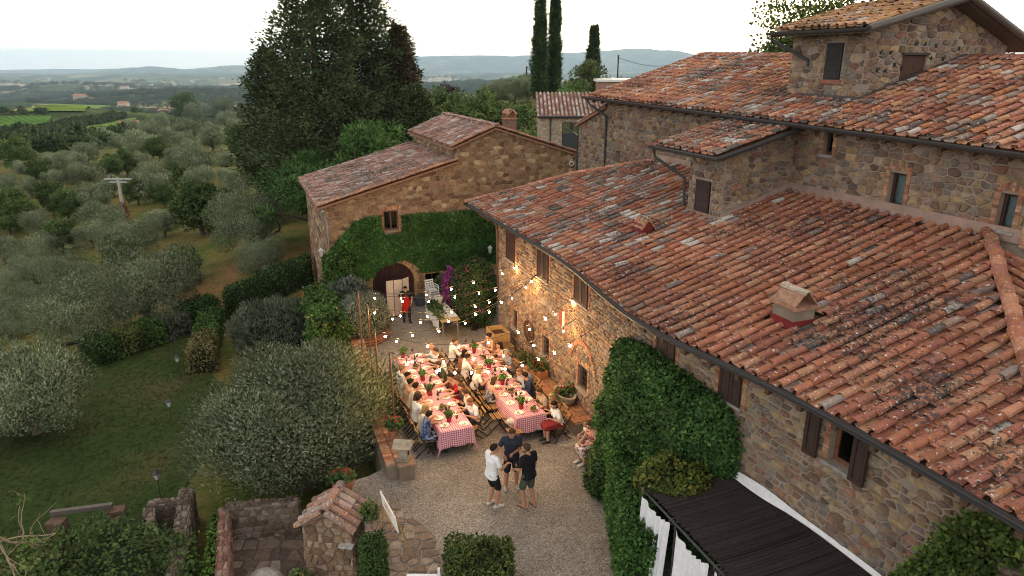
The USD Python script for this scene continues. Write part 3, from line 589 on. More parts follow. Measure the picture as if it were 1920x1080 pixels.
def ridge_caps(parent, p, q, r=.1, step=.36, pal=TERRA, seed=1, name='ridge_tile', lift=.05):
    """a row of bent tiles along a ridge or hip, p to q in (along, in, z)"""
    rg = np.random.default_rng(seed); p, q = np.asarray(p, float), np.asarray(q, float); L = np.linalg.norm(q - p); D3 = (q - p) / L
    U3 = unit(np.cross([0, 0, 1.], D3)); Z3 = np.cross(D3, U3)
    for s in np.arange(0, L - .05, step):
        V, Fc = cover_tile(step * 1.2, r, r * .86, .02); o = p + D3 * s + Z3 * (lift + rg.normal(0, .006)); yw = rg.normal(0, .03); Dk = unit(D3 + U3 * yw + Z3 * .05)
        Pw = o + V[:, :1] * Dk + V[:, 1:2] * U3 + V[:, 2:] * Z3
        put(name, WW(Pw), Fc, 'tile', parent, np.clip(np.asarray(pal[rg.integers(len(pal))]) * rg.uniform(.8, 1.2), 0, 1), smooth=35)
def slab(mb, ring, th, t):
    """a flat or sloping plate: ring of (along, in, z) top corners, th thick"""
    ring = np.asarray(ring, float); n = len(ring); V = np.vstack([ring, ring - [0, 0, th]])
    pl = Polygon(ring[:, :2]); v2, f2 = trimesh.creation.triangulate_polygon(pl, engine='earcut')
    idx = np.array([np.argmin(np.linalg.norm(ring[:, :2] - v, axis=1)) for v in v2]); f = idx[f2]
    cr = np.cross(ring[f[0][1]] - ring[f[0][0]], ring[f[0][2]] - ring[f[0][0]])[2]; f = f if cr > 0 else f[:, ::-1]
    i = np.arange(n); j = (i + 1) % n; ccw = pl.exterior.is_ccw; s_ = np.vstack([np.column_stack([i, n + i, n + j]), np.column_stack([i, n + j, j])])
    return mb.add(WW(V), np.vstack([f, f[:, ::-1] + n, s_ if ccw else s_[:, ::-1]]), t)
def face_map(kind, at, sgn=1, bow=None):
    """(u, v, depth) of a wall face to the world: kind 'b' = wall along the house at in=at, facing -in; 'a' = gable wall at along=at, facing -along"""
    def f(V):
        V = np.asarray(V, float)
        if kind == 'b':
            be = at - sgn * V[:, 2] + (bow(V[:, 0]) if bow else 0); return WW(np.column_stack([V[:, 0], be, V[:, 1]]))
        return WW(np.column_stack([at - sgn * V[:, 2], V[:, 0], V[:, 1]]))
    return f
def panel(mb, fm, poly, d0, d1, t):
    """a plate in a wall's plane between two depths"""
    for g in getattr(poly, 'geoms', [poly]):
        m = trimesh.creation.extrude_polygon(g, d1 - d0, engine='earcut'); v = np.array(m.vertices); v[:, 2] += d0; Fc = np.array(m.faces)
        w = fm(v); tm = trimesh.Trimesh(w, Fc, process=False)
        if tm.volume < 0: Fc = Fc[:, ::-1]
        mb.add(w, Fc, t)
    return mb
MORTAR = (0.30, 0.245, 0.2)
DARKM = (0.035, 0.035, 0.038); SHUT = (0.045, 0.024, 0.02); IRON = (0.03, 0.03, 0.032)
def wallplate(parent, fm, poly, t=MORTAR, th=.4, name='wall', label=None):
    mb = MB(); panel(mb, fm, poly, -th, -.004, t); return mb.build(name, 'plaster', parent, label=label)
def shutter(parent, fm, u0, u1, v0, v1, depth=.05, t=SHUT, label=None, leafs=2):
    """closed louvred shutters as one part with its slats as sub-parts"""
    mb = MB(); w = u1 - u0; fw = .07
    for k in range(leafs):
        a, b = u0 + w * k / leafs + .008, u0 + w * (k + 1) / leafs - .008
        for (p, q, r, s) in ((a, a + fw, v0, v1), (b - fw, b, v0, v1), (a + fw, b - fw, v0, v0 + fw), (a + fw, b - fw, v1 - fw, v1)): panel(mb, fm, sbox(p, r, q, s), .012, depth, t)
    sh = mb.build('shutter', 'wood', parent, label=label)
    for k in range(leafs):
        a, b = u0 + w * k / leafs + .008 + fw, u0 + w * (k + 1) / leafs - .008 - fw; n = max(5, int((v1 - v0) / .075))
        for i in range(n):
            z = v0 + fw + (v1 - v0 - 2 * fw) * (i + .5) / n; h = (v1 - v0 - 2 * fw) / n
            V = np.array([[x, z + s * h * .55, dd + (.028 if s < 0 else 0)] for x in (a, b) for s in (-1, 1) for dd in (.008, .02)]); Fc = BOXF
            wv = fm(V); Fc = Fc if trimesh.Trimesh(wv, Fc, process=False).volume > 0 else Fc[:, ::-1]
            put('slat', wv, Fc, 'wood', sh, jit(t, .15))
    return sh
def window(parent, fm, u0, u1, v0, v1, frame=(0.16, 0.075, 0.04), curtain=None, sill=(0.3, 0.27, 0.25), deep=.14, label=None, bars=1, name='window', sillname='sill'):
    mb = MB(); fw = .06
    for (p, q, r, s) in ((u0, u0 + fw, v0, v1), (u1 - fw, u1, v0, v1), (u0 + fw, u1 - fw, v0, v0 + fw), (u0 + fw, u1 - fw, v1 - fw, v1)): panel(mb, fm, sbox(p, r, q, s), -deep - .05, -deep, frame)
    for k in range(bars): x = u0 + (u1 - u0) * (k + 1) / (bars + 1); panel(mb, fm, sbox(x - .03, v0 + fw, x + .03, v1 - fw), -deep - .048, -deep + .004, frame)
    wn = mb.build(name, 'wood', parent, label=label)
    g = MB(); panel(g, fm, sbox(u0 + fw, v0 + fw, u1 - fw, v1 - fw), -deep - .035, -deep - .03, (.5, .5, .5)); g.build('pane', 'pane', wn)
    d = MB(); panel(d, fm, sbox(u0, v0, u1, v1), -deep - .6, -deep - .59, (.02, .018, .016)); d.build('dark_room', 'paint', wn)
    if curtain is not None:
        c = MB(); x = np.linspace(u0 + fw + (u1 - u0) * curtain[0], u0 + (u1 - u0) * curtain[1], 25); y = -deep - .12 + .02 * np.sin(np.arange(25) * 1.9)
        V = np.vstack([np.column_stack([x, np.full(25, v0 + fw), y]), np.column_stack([x, np.full(25, v1 - fw), y])]); i = np.arange(24)
        c.add(fm(V), np.column_stack([i, i + 1, i + 26, i + 25]), (0.55, 0.6, 0.68)); c.build('curtain', 'cloth', wn, smooth=True)
    if sill is not None:
        s_ = MB(); panel(s_, fm, sbox(u0 - .08, v0 - .07, u1 + .08, v0 - .002), -deep, .07, sill); s_.build(sillname, 'stone', wn)
    return wn
def opening(poly, *rects):
    for r_ in rects: poly = poly.difference(sbox(*r_))
    return poly
def gutter(parent, pts, r=.075, t=DARKM, drop=.0, name='gutter'):
    """a half-round trough along points (along, in, z)"""
    P = WW(np.asarray(pts, float)); n = len(P); tan = np.gradient(P, axis=0); tan = unit(tan); side = unit(np.cross(tan, [0, 0, 1.])); a = np.linspace(math.pi, 2 * math.pi, 7); mb = MB()
    rings = []
    for rr in (r, r - .012): rings.append(P[:, None] + rr * (np.cos(a)[None, :, None] * side[:, None] + np.sin(a)[None, :, None] * np.array([0, 0, 1.])))
    for ring, fl in zip(rings, (0, 1)):
        i, j = np.meshgrid(np.arange(n - 1), np.arange(6), indexing='ij'); q = np.stack([i * 7 + j, i * 7 + j + 1, (i + 1) * 7 + j + 1, (i + 1) * 7 + j], -1).reshape(-1, 4)
        mb.add(ring.reshape(-1, 3), q[:, ::-1] if fl else q, t)
    for e in (0, n - 1): mb.add(np.vstack([rings[0][e], P[e]]), [[k, k + 1, 7] for k in range(6)], t)
    return mb.build(name, 'metal', parent)
def downpipe(parent, pts, r=.045, t=DARKM):
    mb = MB(); mb.tube(WW(np.asarray(pts, float)), r, t, 8); return mb.build('downpipe', 'metal', parent, smooth=50)
# ---------------------------------------------------------------- the yard: gravel, edging, paving
mat('gravel', {'g': POS, 'v': ('voronoi_texture', {'scale': 44.0}), 'v2': ('voronoi_texture', {'scale': 11.0}), 'sep': ('separate_color', {}), 'r': ('rgb_ramp', {'ramp': [(0, (0.16, 0.125, 0.095)), (0.4, (0.28, 0.24, 0.20)), (0.8, (0.38, 0.33, 0.28)), (1, (0.52, 0.47, 0.41))]}),
    'n': ('noise_texture', {'scale': 0.5, 'detail': 5.0, 'roughness': 0.6}), 'nr': ('map_range', {'from_min': .3, 'from_max': .7, 'to_min': .72, 'to_max': 1.22}), 's': ('vector_math', {'math_type': 'scale'}),
    'b': ('bump', {'strength': 0.8, 'distance': 0.03}), 'p': ('principled_bsdf', {'roughness': 0.95, 'specular_ior_level': 0.15})},
    [('g.position', 'v.vector'), ('g.position', 'v2.vector'), ('v.color', 'sep.color'), ('sep.r', 'r.fac'), ('g.position', 'n.vector'), ('n.fac', 'nr.value'), ('nr.result', 's.scale'), ('r.color', 's.vector1'), ('s.vector', 'p.base_color'), ('v.distance', 'b.height'), ('b.normal', 'p.normal')])
yard = [PZ(*q)[:2] for q in [(676, 668), (690, 745), (708, 830), (716, 880), (690, 893), (655, 903), (640, 925), (672, 950), (690, 1000), (700, 1079)]] + [W(-17.5, -6.2)[:2], W(-22, -6)[:2], W(-22, 3)[:2], W(-2, 3)[:2], W(-1, 4)[:2], W(5, 6)[:2], W(5, -4.3)[:2], W(-1.2, -5.0)[:2]]
yp = Polygon(yard).buffer(0)
mb = MB(); mb.prism(yp.segmentize(.5), -1.9, 0.0, (.3, .25, .2)); mb.build('gravel_yard', 'gravel', kind='structure')
# paving stones under the sign and round the edge
pv = thing('stone_paving', 'uneven stone paving under the sign easel and beside the clipped hedge', 'paving')
pvp = Polygon([PZ(*q)[:2] for q in [(695, 965), (712, 945), (760, 960), (815, 1000), (840, 1100), (700, 1100), (680, 1000)]]).buffer(0)
FLAG = [(0.21, 0.15, 0.11), (0.26, 0.19, 0.14), (0.18, 0.125, 0.095), (0.29, 0.23, 0.18)]
gflat = lambda V: np.column_stack([V[:, 0], V[:, 1], V[:, 2] + .004])
stone_wall(pv, pvp, gflat, FLAG, .34, .26, 5, singles=70, gap=.02, proud=.03, name='paving_stone')
# ---------------------------------------------------------------- farmhouse
house = thing('farmhouse', 'long brown stone farmhouse with tiled roofs, tower and shuttered windows on the right', 'farmhouse')
def bow(al): return -.42 * np.exp(-((np.asarray(al, float) + 13.4) / 3.2) ** 2)
WALLB = .72
fw_ = face_map('b', WALLB, 1, bow)
def quad_b(q, be=WALLB, bw=bow):
    """picture corners (tl, tr, br, bl) on the wall at in=be: u0, u1, v0, v1"""
    P = []
    for (x, y) in q:
        p = on_beta(x, y, be)
        if bw is not None:
            for _ in range(3): p = on_beta(x, y, be + float(bw(AB(p)[0])))
        P.append(abz(p))
    P = np.array(P); u = sorted([(P[0, 0] + P[3, 0]) / 2, (P[1, 0] + P[2, 0]) / 2]); return u[0], u[1], (P[2, 2] + P[3, 2]) / 2, (P[0, 2] + P[1, 2]) / 2
up_sh = [quad_b(q) for q in ([(950, 430), (967, 440), (967, 490), (950, 485)], [(1008, 461), (1030, 471), (1029.5, 527), (1008, 520)], [(1078, 500), (1105, 514), (1103, 574), (1077, 566)], [(1236, 590), (1272, 605), (1266, 680), (1230, 668)], [(1353, 657), (1398, 680), (1389, 761), (1349, 746)])]
up_sh = [(u0, u1, v0, 4.72) for u0, u1, v0, v1 in up_sh]
bigw = quad_b([(1563, 772), (1612, 800), (1603, 895), (1553, 862)]); bigw = (bigw[0], bigw[1], bigw[2], 4.68)
low_w = [quad_b(q) for q in ([(961, 578), (970, 584), (970, 620), (961, 612)], [(1017, 627), (1030, 636), (1030, 674), (1017, 664)], [(1085, 682), (1103, 696), (1100, 738), (1083, 724)])]
niche = quad_b([(1155, 556), (1168, 562), (1167, 581), (1155, 576)])
hole = quad_b([(1693, 862), (1710, 872), (1710, 880), (1693, 872)])
wallpoly = Polygon([(-21.5, -.2), (-1.5, -.2), (-1.5, 5.12), (-21.5, 5.12)])
open_r = [(u0, v0, u1, v1) for u0, u1, v0, v1 in up_sh + low_w + [bigw, niche, hole]]
wp_ = opening(wallpoly, *open_r)
wing = None; mb = MB()
for a in np.arange(-21.5, -1.5, 1.0):
    g = wp_.intersection(sbox(a, -1, a + 1.0, 6))
    for q in getattr(g, 'geoms', [g]):
        if q.geom_type == 'Polygon' and q.area > 1e-4: panel(mb, fw_, q, -.45, -.004, MORTAR)
wing = mb.build('front_wall', 'plaster', house, label='long two-storey wall facing the yard')
trim = [(u0 - .1, v0 - .1, u1 + .1, v1 + .1) for u0, u1, v0, v1 in up_sh + low_w + [bigw]]
stone_wall(wing, opening(wp_, *trim), fw_, STONES, .205, .112, 3, singles=190, gap=.016, proud=.035, chance=1)
BRICK = [(0.36, 0.17, 0.10), (0.42, 0.21, 0.13), (0.32, 0.14, 0.085), (0.45, 0.27, 0.17)]
def brick_frame(parent, fm, u0, u1, v0, v1, w=.11, h=.065, proud=.02, top=True, name='brick_surround'):
    mb = MB()
    for side in (u0 - w, u1 + .004):
        for k, z in enumerate(np.arange(v0 - .05, v1 + .05, h)): panel(mb, fm, sbox(side - (k % 2) * .0, z + .004, side + w - .004, z + h - .004), -.06, proud * RNG.uniform(.5, 1.1), jit(BRICK[RNG.integers(4)], .2))
    if top:
        for x in np.arange(u0 - w, u1 + w, h): panel(mb, fm, sbox(x + .004, v1 + .06, x + h - .004, v1 + .06 + w * 1.6), -.06, proud * RNG.uniform(.5, 1.1), jit(BRICK[RNG.integers(4)], .2))
    return mb.build(name, 'stone', parent, kind='stuff')
for k, (u0, u1, v0, v1) in enumerate(up_sh):
    brick_frame(wing, fw_, u0, u1, v0, v1, top=False)
    shutter(house, fw_, u0 + .01, u1 - .01, v0, v1, .05)
    s_ = MB(); panel(s_, fw_, sbox(u0 - .06, v0 - .06, u1 + .06, v0 - .003), -.1, .06, (.3, .27, .25)); s_.build('window_sill', 'stone', house)
for k, (u0, u1, v0, v1) in enumerate(low_w):
    brick_frame(wing, fw_, u0, u1, v0, v1)
    wn = window(house, fw_, u0, u1, v0, v1, (.1, .045, .03), deep=.12, bars=1, name='ground_floor_window')
    g = MB()
    for x in np.linspace(u0 + .08, u1 - .08, 5): g.tube(fw_(np.array([[x, v0, -.05], [x, v1, -.05]])), .009, IRON, 5)
    for z in np.linspace(v0 + .1, v1 - .1, 4): g.tube(fw_(np.array([[u0, z, -.05], [u1, z, -.05]])), .009, IRON, 5)
    g.build('iron_grille', 'metal', wn)
# relieving arch of bricks over the lowest window
u0, u1, v0, v1 = low_w[2]; cx = (u0 + u1) / 2; mb = MB()
for a in np.linspace(.25, math.pi - .25, 26):
    c, s = math.cos(a), math.sin(a); R0, R1, hw = .78, .92, .034; base = np.array([cx, v1 - .1])
    P = [base + R * np.array([c, s]) + hw * k * np.array([-s, c]) for R, k in ((R0, -1), (R1, -1), (R1, 1), (R0, 1))]; panel(mb, fw_, Polygon(P), -.05, .05, jit(BRICK[RNG.integers(4)], .2))
mb.build('brick_arch', 'stone', wing, kind='stuff')
u0, u1, v0, v1 = bigw; brick_frame(wing, fw_, u0, u1, v0, v1, top=False)
window(house, fw_, u0, u1, v0, v1, (.2, .085, .045), (.45, .98), deep=.13, bars=0, name='open_window', label='brown wooden window with a pale curtain between open shutters')
for q in ([(1522, 755), (1548, 770), (1537, 862), (1510, 850)], [(1612, 806), (1642, 824), (1623, 920), (1594, 905)]):
    a0, a1, b0, b1 = quad_b(q); shutter(house, lambda V: fw_(np.asarray(V) + [0, 0, .05]), a0, a1, bigw[2] - .05, 4.68, .06, leafs=1, label='open louvred shutter beside the big window')
mb = MB(); panel(mb, fw_, sbox(niche[0], niche[2], niche[1], niche[3]), -.35, -.3, (.12, .07, .05)); panel(mb, fw_, sbox(hole[0], hole[2], hole[1], hole[3]), -.4, -.35, (.02, .015, .012)); mb.build('wall_niche', 'plaster', wing)
# roof of the wing
zw = lambda a, b: 5.0 + .3 * b
eave = [(a, float(bow(a))) for a in np.linspace(-21.7, 0, 45)]
wreg = Polygon(eave + [(-.77, 1.55), (-1.75, 3.79), (-3.81, 5.97), (-16.1, 5.97)])
roof = MB(); slab(roof, [(a, b, zw(a, b) - .0) for a, b in np.array(wreg.exterior.coords)[:-1]], .1, (.10, .055, .035)); wroof = roof.build('wing_roof', 'wood', house)
ch_boxes = [(-9.38, 1.95, -8.72, 2.55), (-16.15, 1.05, -15.3, 1.85)]
def wkeep(c):
    a, b = c
    if -10.5 < a < -8.95 and b > 3.7: return False
    return not any(x0 < a < x1 and y0 < b < y1 for x0, y0, x1, y1 in ch_boxes)
def wlich(a, b):     # the far half of the roof is old and spotted with lichen
    return .035 + .34 * sstep(-12.5, -7, a) * (0.5 + meshkit.noise(np.array([a * .45, b * .5, 3.]), 4)) + .12 * (meshkit.noise(np.array([a * .3, b * .3, 9.]), 2) > .62)
tile_roof(wroof, wreg, zw, (0, -1), .29, .37, TERRA, seed=4, singles=300, keep=wkeep, lichmap=wlich)
hreg = Polygon([(-21.7, 0.15), (-16.25, 5.95), (-16.5, 6.3), (-21.7, 6.3)]); zh = lambda a, b: 5.0 + .3 * (a + 21.7)
hr = MB(); slab(hr, [(a, b, zh(a, b)) for a, b in np.array(hreg.exterior.coords)[:-1]], .1, (.1, .055, .035)); hroof = hr.build('hip_roof', 'wood', house)
tile_roof(hroof, hreg, zh, (-1, 0), .29, .37, TERRA, seed=5, lich=.1)
ridge_caps(wroof, (-21.6, .1, 5.1), (-16.15, 5.95, 6.84), .135, .36, TERRA, 3, lift=.06)
vp = [(0, 0), (-.77, 1.55), (-1.75, 3.79), (-3.81, 5.97)]
for p, q in zip(vp[:-1], vp[1:]): ridge_caps(wroof, (*q, zw(*q) + .06), (*p, zw(*p) + .06), .11, .36, [(0.46, 0.2, 0.13), (0.42, 0.2, 0.14)], 7, lift=.04)
gutter(house, [(a, float(bow(a)) - .06, zw(a, float(bow(a))) + .03) for a in np.linspace(.12, -21.8, 40)], .085)
rf = MB()
for a in np.arange(-2.2, -21.4, -.7):
    b0 = float(bow(a)); rf.hexa(WW([(a + s * .05, b, zw(a, b) - .1 - d) for s in (-1, 1) for b in (b0 + .02, .9 + b0) for d in (.12, .0)]), (.09, .05, .03))
rf.build('rafter_ends', 'wood', house, kind='stuff')
downpipe(house, [(-1.1, -.0, 4.93), (-1.25, .2, 4.75), (-1.5, .62, 4.55), (-1.5, .66, 4.2), (-1.5, .66, 0)], .05, (.07, .035, .03))
# end wall of the wing (slanting) and inner volume
mb = MB(); ring = [(-1.5, .72), (-4.1, 6.0), (-4.4, 5.8), (-1.9, .8)]
mb.add(WW([(a, b, z) for a, b in ring for z in (-.2, zw(a, b) - .1)]), [[0, 1, 3], [0, 3, 2], [2, 3, 5], [2, 5, 4], [4, 5, 7], [4, 7, 6], [6, 7, 1], [6, 1, 0], [1, 7, 5], [1, 5, 3]], MORTAR); mb.build('end_wall', 'plaster', house)
# chimneys of the wing
RED = (0.20, 0.03, 0.03)
def tent_cap(parent, a, b, z, w, d, h, seed, n=3):
    mb = MB()
    for k in range(n):
        y = a - w / 2 + w * (k + .5) / n
        for sgn in (-1, 1):
            V, Fc = cover_tile(h * 1.25, w / n * .62, w / n * .52, .02); ang = .85
            D = np.array([0, sgn * math.cos(ang), -math.sin(ang)]); U = np.array([1., 0, 0]); Zv = np.cross(D, U); Zv = Zv * np.sign(Zv[2])
            mb.add(WW(np.array([y, b, z + h * .95]) + V[:, :1] * D + V[:, 1:2] * U + V[:, 2:] * Zv), Fc, jit([(0.42, .2, .11), (.36, .26, .16), (.45, .17, .1)][(k + seed) % 3], .2))
    mb.build('chimney_cap_tiles', 'tile', parent, smooth=35)
a, b = -9.05, 2.25; z = zw(a, b); mb = MB(); P = [(a + sx * .24, b + sy * .22, zz) for sx in (-1, 1) for sy in (-1, 1) for zz in (z - .15, z + .3)]; mb.hexa(WW(P), RED); c1 = mb.build('chimney', 'paint', wroof, label='low red chimney under bent tiles'); tent_cap(c1, a, b, z + .14, .54, .5, .26, 0)
a, b = -15.72, 1.45; z = zw(a, b); mb = MB(); mb.hexa(WW([(a + sx * .3, b + sy * .27, zz) for sx in (-1, 1) for sy in (-1, 1) for zz in (z - .2, z + .15)]), RED)
mb.hexa(WW([(a + sx * .28, b + sy * .25, zz) for sx in (-1, 1) for sy in (-1, 1) for zz in (z + .145, z + .38)]), (.25, .2, .155)); c2 = mb.build('chimney', 'plaster', wroof, label='plastered chimney with a red foot and a tent of two slabs')
mb = MB(); mb.hexa(WW([(a + sx * .34, b + sy * .31, zz) for sx in (-1, 1) for sy in (-1, 1) for zz in (z + .38, z + .43)]), (.36, .19, .12)); mb.build('cap_slab', 'stone', c2)
mb = MB()
for sgn in (-1, 1):
    p0, p1 = np.array([b + sgn * .27]), b + sgn * .03
    mb.hexa(WW([(a + sx * .3, (b + sgn * .27) if lo else b + sgn * .02, z + (.43 if lo else .7) + th) for sx in (-1, 1) for lo in ((1, 0) if sgn < 0 else (0, 1)) for th in (0, .035)]), (.34, .19, .125))
mb.build('tent_slabs', 'stone', c2)
V, Fc = cover_tile(.66, .1, .09, .02); mb = MB(); mb.add(WW(np.array([a - .33, b, z + .67]) + V @ np.array([[1, 0, 0], [0, 1, 0], [0, 0, 1.]])), Fc, (.4, .33, .26)); mb.build('ridge_tile', 'tile', c2)
# ---- main block behind
UB = 6.0; fu = face_map('b', UB); zu = lambda a, b: 8.60 + .0178 * (a + 17) + .3 * (b - 5.5)
def quad_u(q): return quad_b(q, UB, None)
uw1 = quad_u([(1545, 247), (1563, 249), (1561, 291), (1543, 289)]); uw2 = quad_u([(1667, 322), (1698, 326), (1692, 400), (1661, 394)]); uw3 = quad_u([(1873, 360), (1906, 366), (1899, 436), (1868, 428)]); uw0 = quad_u([(1153, 282), (1162, 283), (1161, 305), (1153, 304)])
upoly = Polygon([(-19.5, 4.5), (-.05, 4.5), (-.05, 8.98), (-19.5, 8.62)])
annex = Polygon([(-.03, 3), (2.4, 3), (2.4, 7.63), (-.03, 8.5)])
up_ = opening(upoly, *[(u0, v0, u1, v1) for u0, u1, v0, v1 in (uw0, uw1, uw2, uw3)])
uwall = wallplate(house, fu, up_, name='upper_wall', label='upper storey wall above the lower roof')
fl_band = Polygon([(a, zw(a, 6.0) + .02) for a in (-3.6, -21.5)] + [(-21.5, zw(0, 6) + .3), (-3.6, zw(0, 6) + .3)])
vis = Polygon([(-19.5, 6.95), (-10.2, 6.95), (-8.9, 6.95), (-3.9, 6.85), (-2, 6.0), (-.05, 5.2), (-.05, 8.9), (-19.5, 8.58)])
pier = sbox(-17.6, 6.7, -16.75, 8.7)
stone_wall(uwall, opening(vis.intersection(up_), (-17.6, 6.7, -16.72, 8.7), *[(u0 - .1, v0 - .1, u1 + .1, v1 + .1) for u0, u1, v0, v1 in (uw1, uw2, uw3)]), fu, STONES, .27, .16, 8, singles=45, gap=.015, proud=.03)
mb = MB()
for k, z in enumerate(np.arange(6.75, 8.6, .07)):
    for a in np.arange(-17.6 + (k % 2) * .06, -16.75, .17): panel(mb, fu, sbox(a, z + .005, min(a + .162, -16.75), z + .065), -.02, .05 + RNG.uniform(0, .01), jit(BRICK[RNG.integers(4)], .2))
mb.build('brick_pier', 'stone', uwall, kind='stuff', label='brick pier at the right end of the upper wall')
mb = MB(); panel(mb, fu, fl_band, 0, .045, (.34, .24, .2)); mb.build('plaster_band', 'plaster', uwall)
for (u0, u1, v0, v1), cu, nm in ((uw1, None, 'narrow dark window under the eave'), (uw2, (.05, .98), 'window with a white curtain'), (uw3, (.05, .98), 'window with a white curtain beside the brick pier')):
    brick_frame(uwall, fu, u0, u1, v0, v1); window(house, fu, u0, u1, v0, v1, (.07, .03, .025), cu, deep=.13, bars=0, label=nm, name='upper_window')
mb = MB(); panel(mb, fu, sbox(uw0[0], uw0[2], uw0[1], uw0[3]), -.3, -.25, (.05, .025, .02)); mb.build('vent_hole', 'plaster', uwall)
awall = wallplate(house, fu, annex, name='annex_wall', label='lower wall with a sloping tile coping behind the wing')
stone_wall(awall, Polygon([(-.03, 5), (2.4, 4.6), (2.4, 7.6), (-.03, 8.48)]), fu, STONES, .27, .16, 9, gap=.015, proud=.03)
mb = MB(); slab(mb, [(-.1, 5.85, 8.6), (2.5, 5.85, 7.68), (2.5, 10, 7.68), (-.1, 10, 8.6)], .1, (.3, .14, .09)); ar = mb.build('annex_roof', 'tile', house)
tile_roof(ar, Polygon([(-.1, 5.9), (2.5, 5.9), (2.5, 10), (-.1, 10)]), lambda a, b: 8.6 - .354 * (a + .1), (1, 0), .27, .36, OLD, seed=31)
ureg = Polygon([(-19.3, 5.5), (.85, 5.5), (.85, 10.9), (-19.3, 10.9)])
mb = MB(); slab(mb, [(a, b, zu(a, b)) for a, b in [(-19.3, 5.5), (.85, 5.5), (.85, 10.9), (-19.3, 10.9)]], .1, (.1, .055, .035))
zb = lambda a, b: zu(a, 10.9) - .3 * (b - 10.9); slab(mb, [(a, b, zb(a, b)) for a, b in [(-19.3, 10.9), (.85, 10.9), (.85, 16.4), (-19.3, 16.4)]], .1, (.30, .14, .08)); uroof = mb.build('main_roof', 'wood', house)
TW0, TW1, TB0, TB1 = -11.21, -8.6, 7.25, 12.56
def ukeep(c): return not (TW0 - .02 < c[0] < TW1 and c[1] > TB0 - .05)
def ulich(a, b): return .16 + .3 * (meshkit.noise(np.array([a * .4, b * .4, 1.]), 8) > .55) * sstep(-15, -10, a) + .1 * (meshkit.noise(np.array([a * .5, b * .5, 7.]), 3) > .6)
TERRA2 = TERRA + [(0.50, 0.26, 0.14), (0.48, 0.24, 0.15), (0.44, 0.18, 0.08)]
tile_roof(uroof, ureg, zu, (0, -1), .29, .37, TERRA2, seed=14, keep=ukeep, lichmap=ulich)
ridge_caps(uroof, (.85, 10.9, zu(.85, 10.9)), (-8.5, 10.9, zu(-8.5, 10.9)), .12, .36, TERRA, 5); ridge_caps(uroof, (-11.4, 10.9, zu(-11.4, 10.9)), (-19, 10.9, zu(-19, 10.9)), .12, .36, TERRA, 6)
gutter(house, [(a, 5.43, zu(a, 5.43) + .03) for a in np.linspace(1.0, -19.3, 12)], .085)
rf = MB()
for a in np.arange(.4, -19, -.7): rf.hexa(WW([(a + s * .05, b, zu(a, b) - .1 - d) for s in (-1, 1) for b in (5.55, 6.0) for d in (.12, 0)]), (.09, .05, .03))
rf.build('rafter_ends', 'wood', house, kind='stuff')
downpipe(house, [(.75, 5.45, 8.85), (.55, 5.55, 8.6), (-.1, 5.9, 8.2), (-.1, 5.93, 7.9), (-.1, 5.93, 4.5)], .055); downpipe(house, [(2.9, 5.6, 7.5), (2.42, 5.93, 7.2), (2.42, 5.93, 4.5)], .045)
# ---- stair block standing on the lower roof
SB = 3.75; fs = face_map('b', SB); fsr = face_map('a', -10.45); zs = lambda a, b: 7.92 + .262 * (b - 3.2)
sw = quad_b([(1305, 335), (1332, 341), (1330, 404), (1304, 397)], SB, None)
sp = opening(Polygon([(-10.45, 5.6), (-8.95, 5.6), (-8.95, zs(0, SB) - .05), (-10.45, zs(0, SB) - .05)]), (sw[0], sw[2], sw[1], sw[3]))
swall = wallplate(house, fs, sp, name='stair_wall', label='front wall of the small block with one shutter')
stone_wall(swall, opening(sp.intersection(sbox(-11, 6.25, -8, 9)), (sw[0] - .05, sw[2] - .05, sw[1] + .05, sw[3] + .05)), fs, STONES, .25, .15, 12, gap=.015, proud=.028)
shutter(house, fs, sw[0], sw[1], sw[2], sw[3], .04, leafs=1)
spoly = Polygon([(SB, 5.6), (5.98, 5.6), (5.98, zs(0, 5.98) - .06), (SB, zs(0, SB) - .06)])
srw = wallplate(house, fsr, spoly, name='stair_side_wall'); stone_wall(srw, Polygon([(SB + .02, 6.42), (5.96, 7.05), (5.96, zs(0, 5.98) - .08), (SB + .02, zs(0, SB) - .08)]), fsr, STONES, .25, .15, 13, gap=.015, proud=.028)
mb = MB(); panel(mb, fsr, Polygon([(SB - .0, zw(0, SB) + .0), (5.95, zw(0, 5.95)), (5.95, zw(0, 5.95) + .3), (SB, zw(0, SB) + .22)]), 0, .045, (.34, .24, .2)); panel(mb, fs, Polygon([(-10.5, zw(0, SB) - .02), (-8.95, zw(0, SB) - .02), (-8.95, zw(0, SB) + .14), (-10.5, zw(0, SB) + .14)]), 0, .045, (.34, .24, .2)); mb.build('plaster_band', 'plaster', srw)
mb = MB(); panel(mb, face_map('a', -8.95, -1), spoly, -.35, 0, MORTAR); mb.build('stair_back_wall', 'plaster', house)
sreg = Polygon([(-10.8, 3.2), (-7.9, 3.2), (-7.9, 5.98), (-10.8, 5.98)]); mb = MB(); slab(mb, [(a, b, zs(a, b)) for a, b in [(-10.85, 3.2), (-7.88, 3.2), (-7.88, 5.98), (-10.85, 5.98)]], .09, (.09, .05, .03)); sroof = mb.build('stair_roof', 'wood', house)
tile_roof(sroof, sreg, zs, (0, -1), .29, .37, TERRA, seed=17, lich=.4)
gutter(house, [(-7.75, 3.13, zs(0, 3.13) + .03), (-10.95, 3.13, zs(0, 3.13) + .03)], .08); gutter(house, [(-10.93, 3.1, zs(0, 3.1) + .03), (-10.93, 5.95, zs(0, 5.95) + .03)], .075)
downpipe(house, [(-7.95, 3.15, 7.87), (-7.95, 3.2, 7.62), (-8.8, 3.68, 7.1), (-8.86, 3.7, 6.3)], .045)
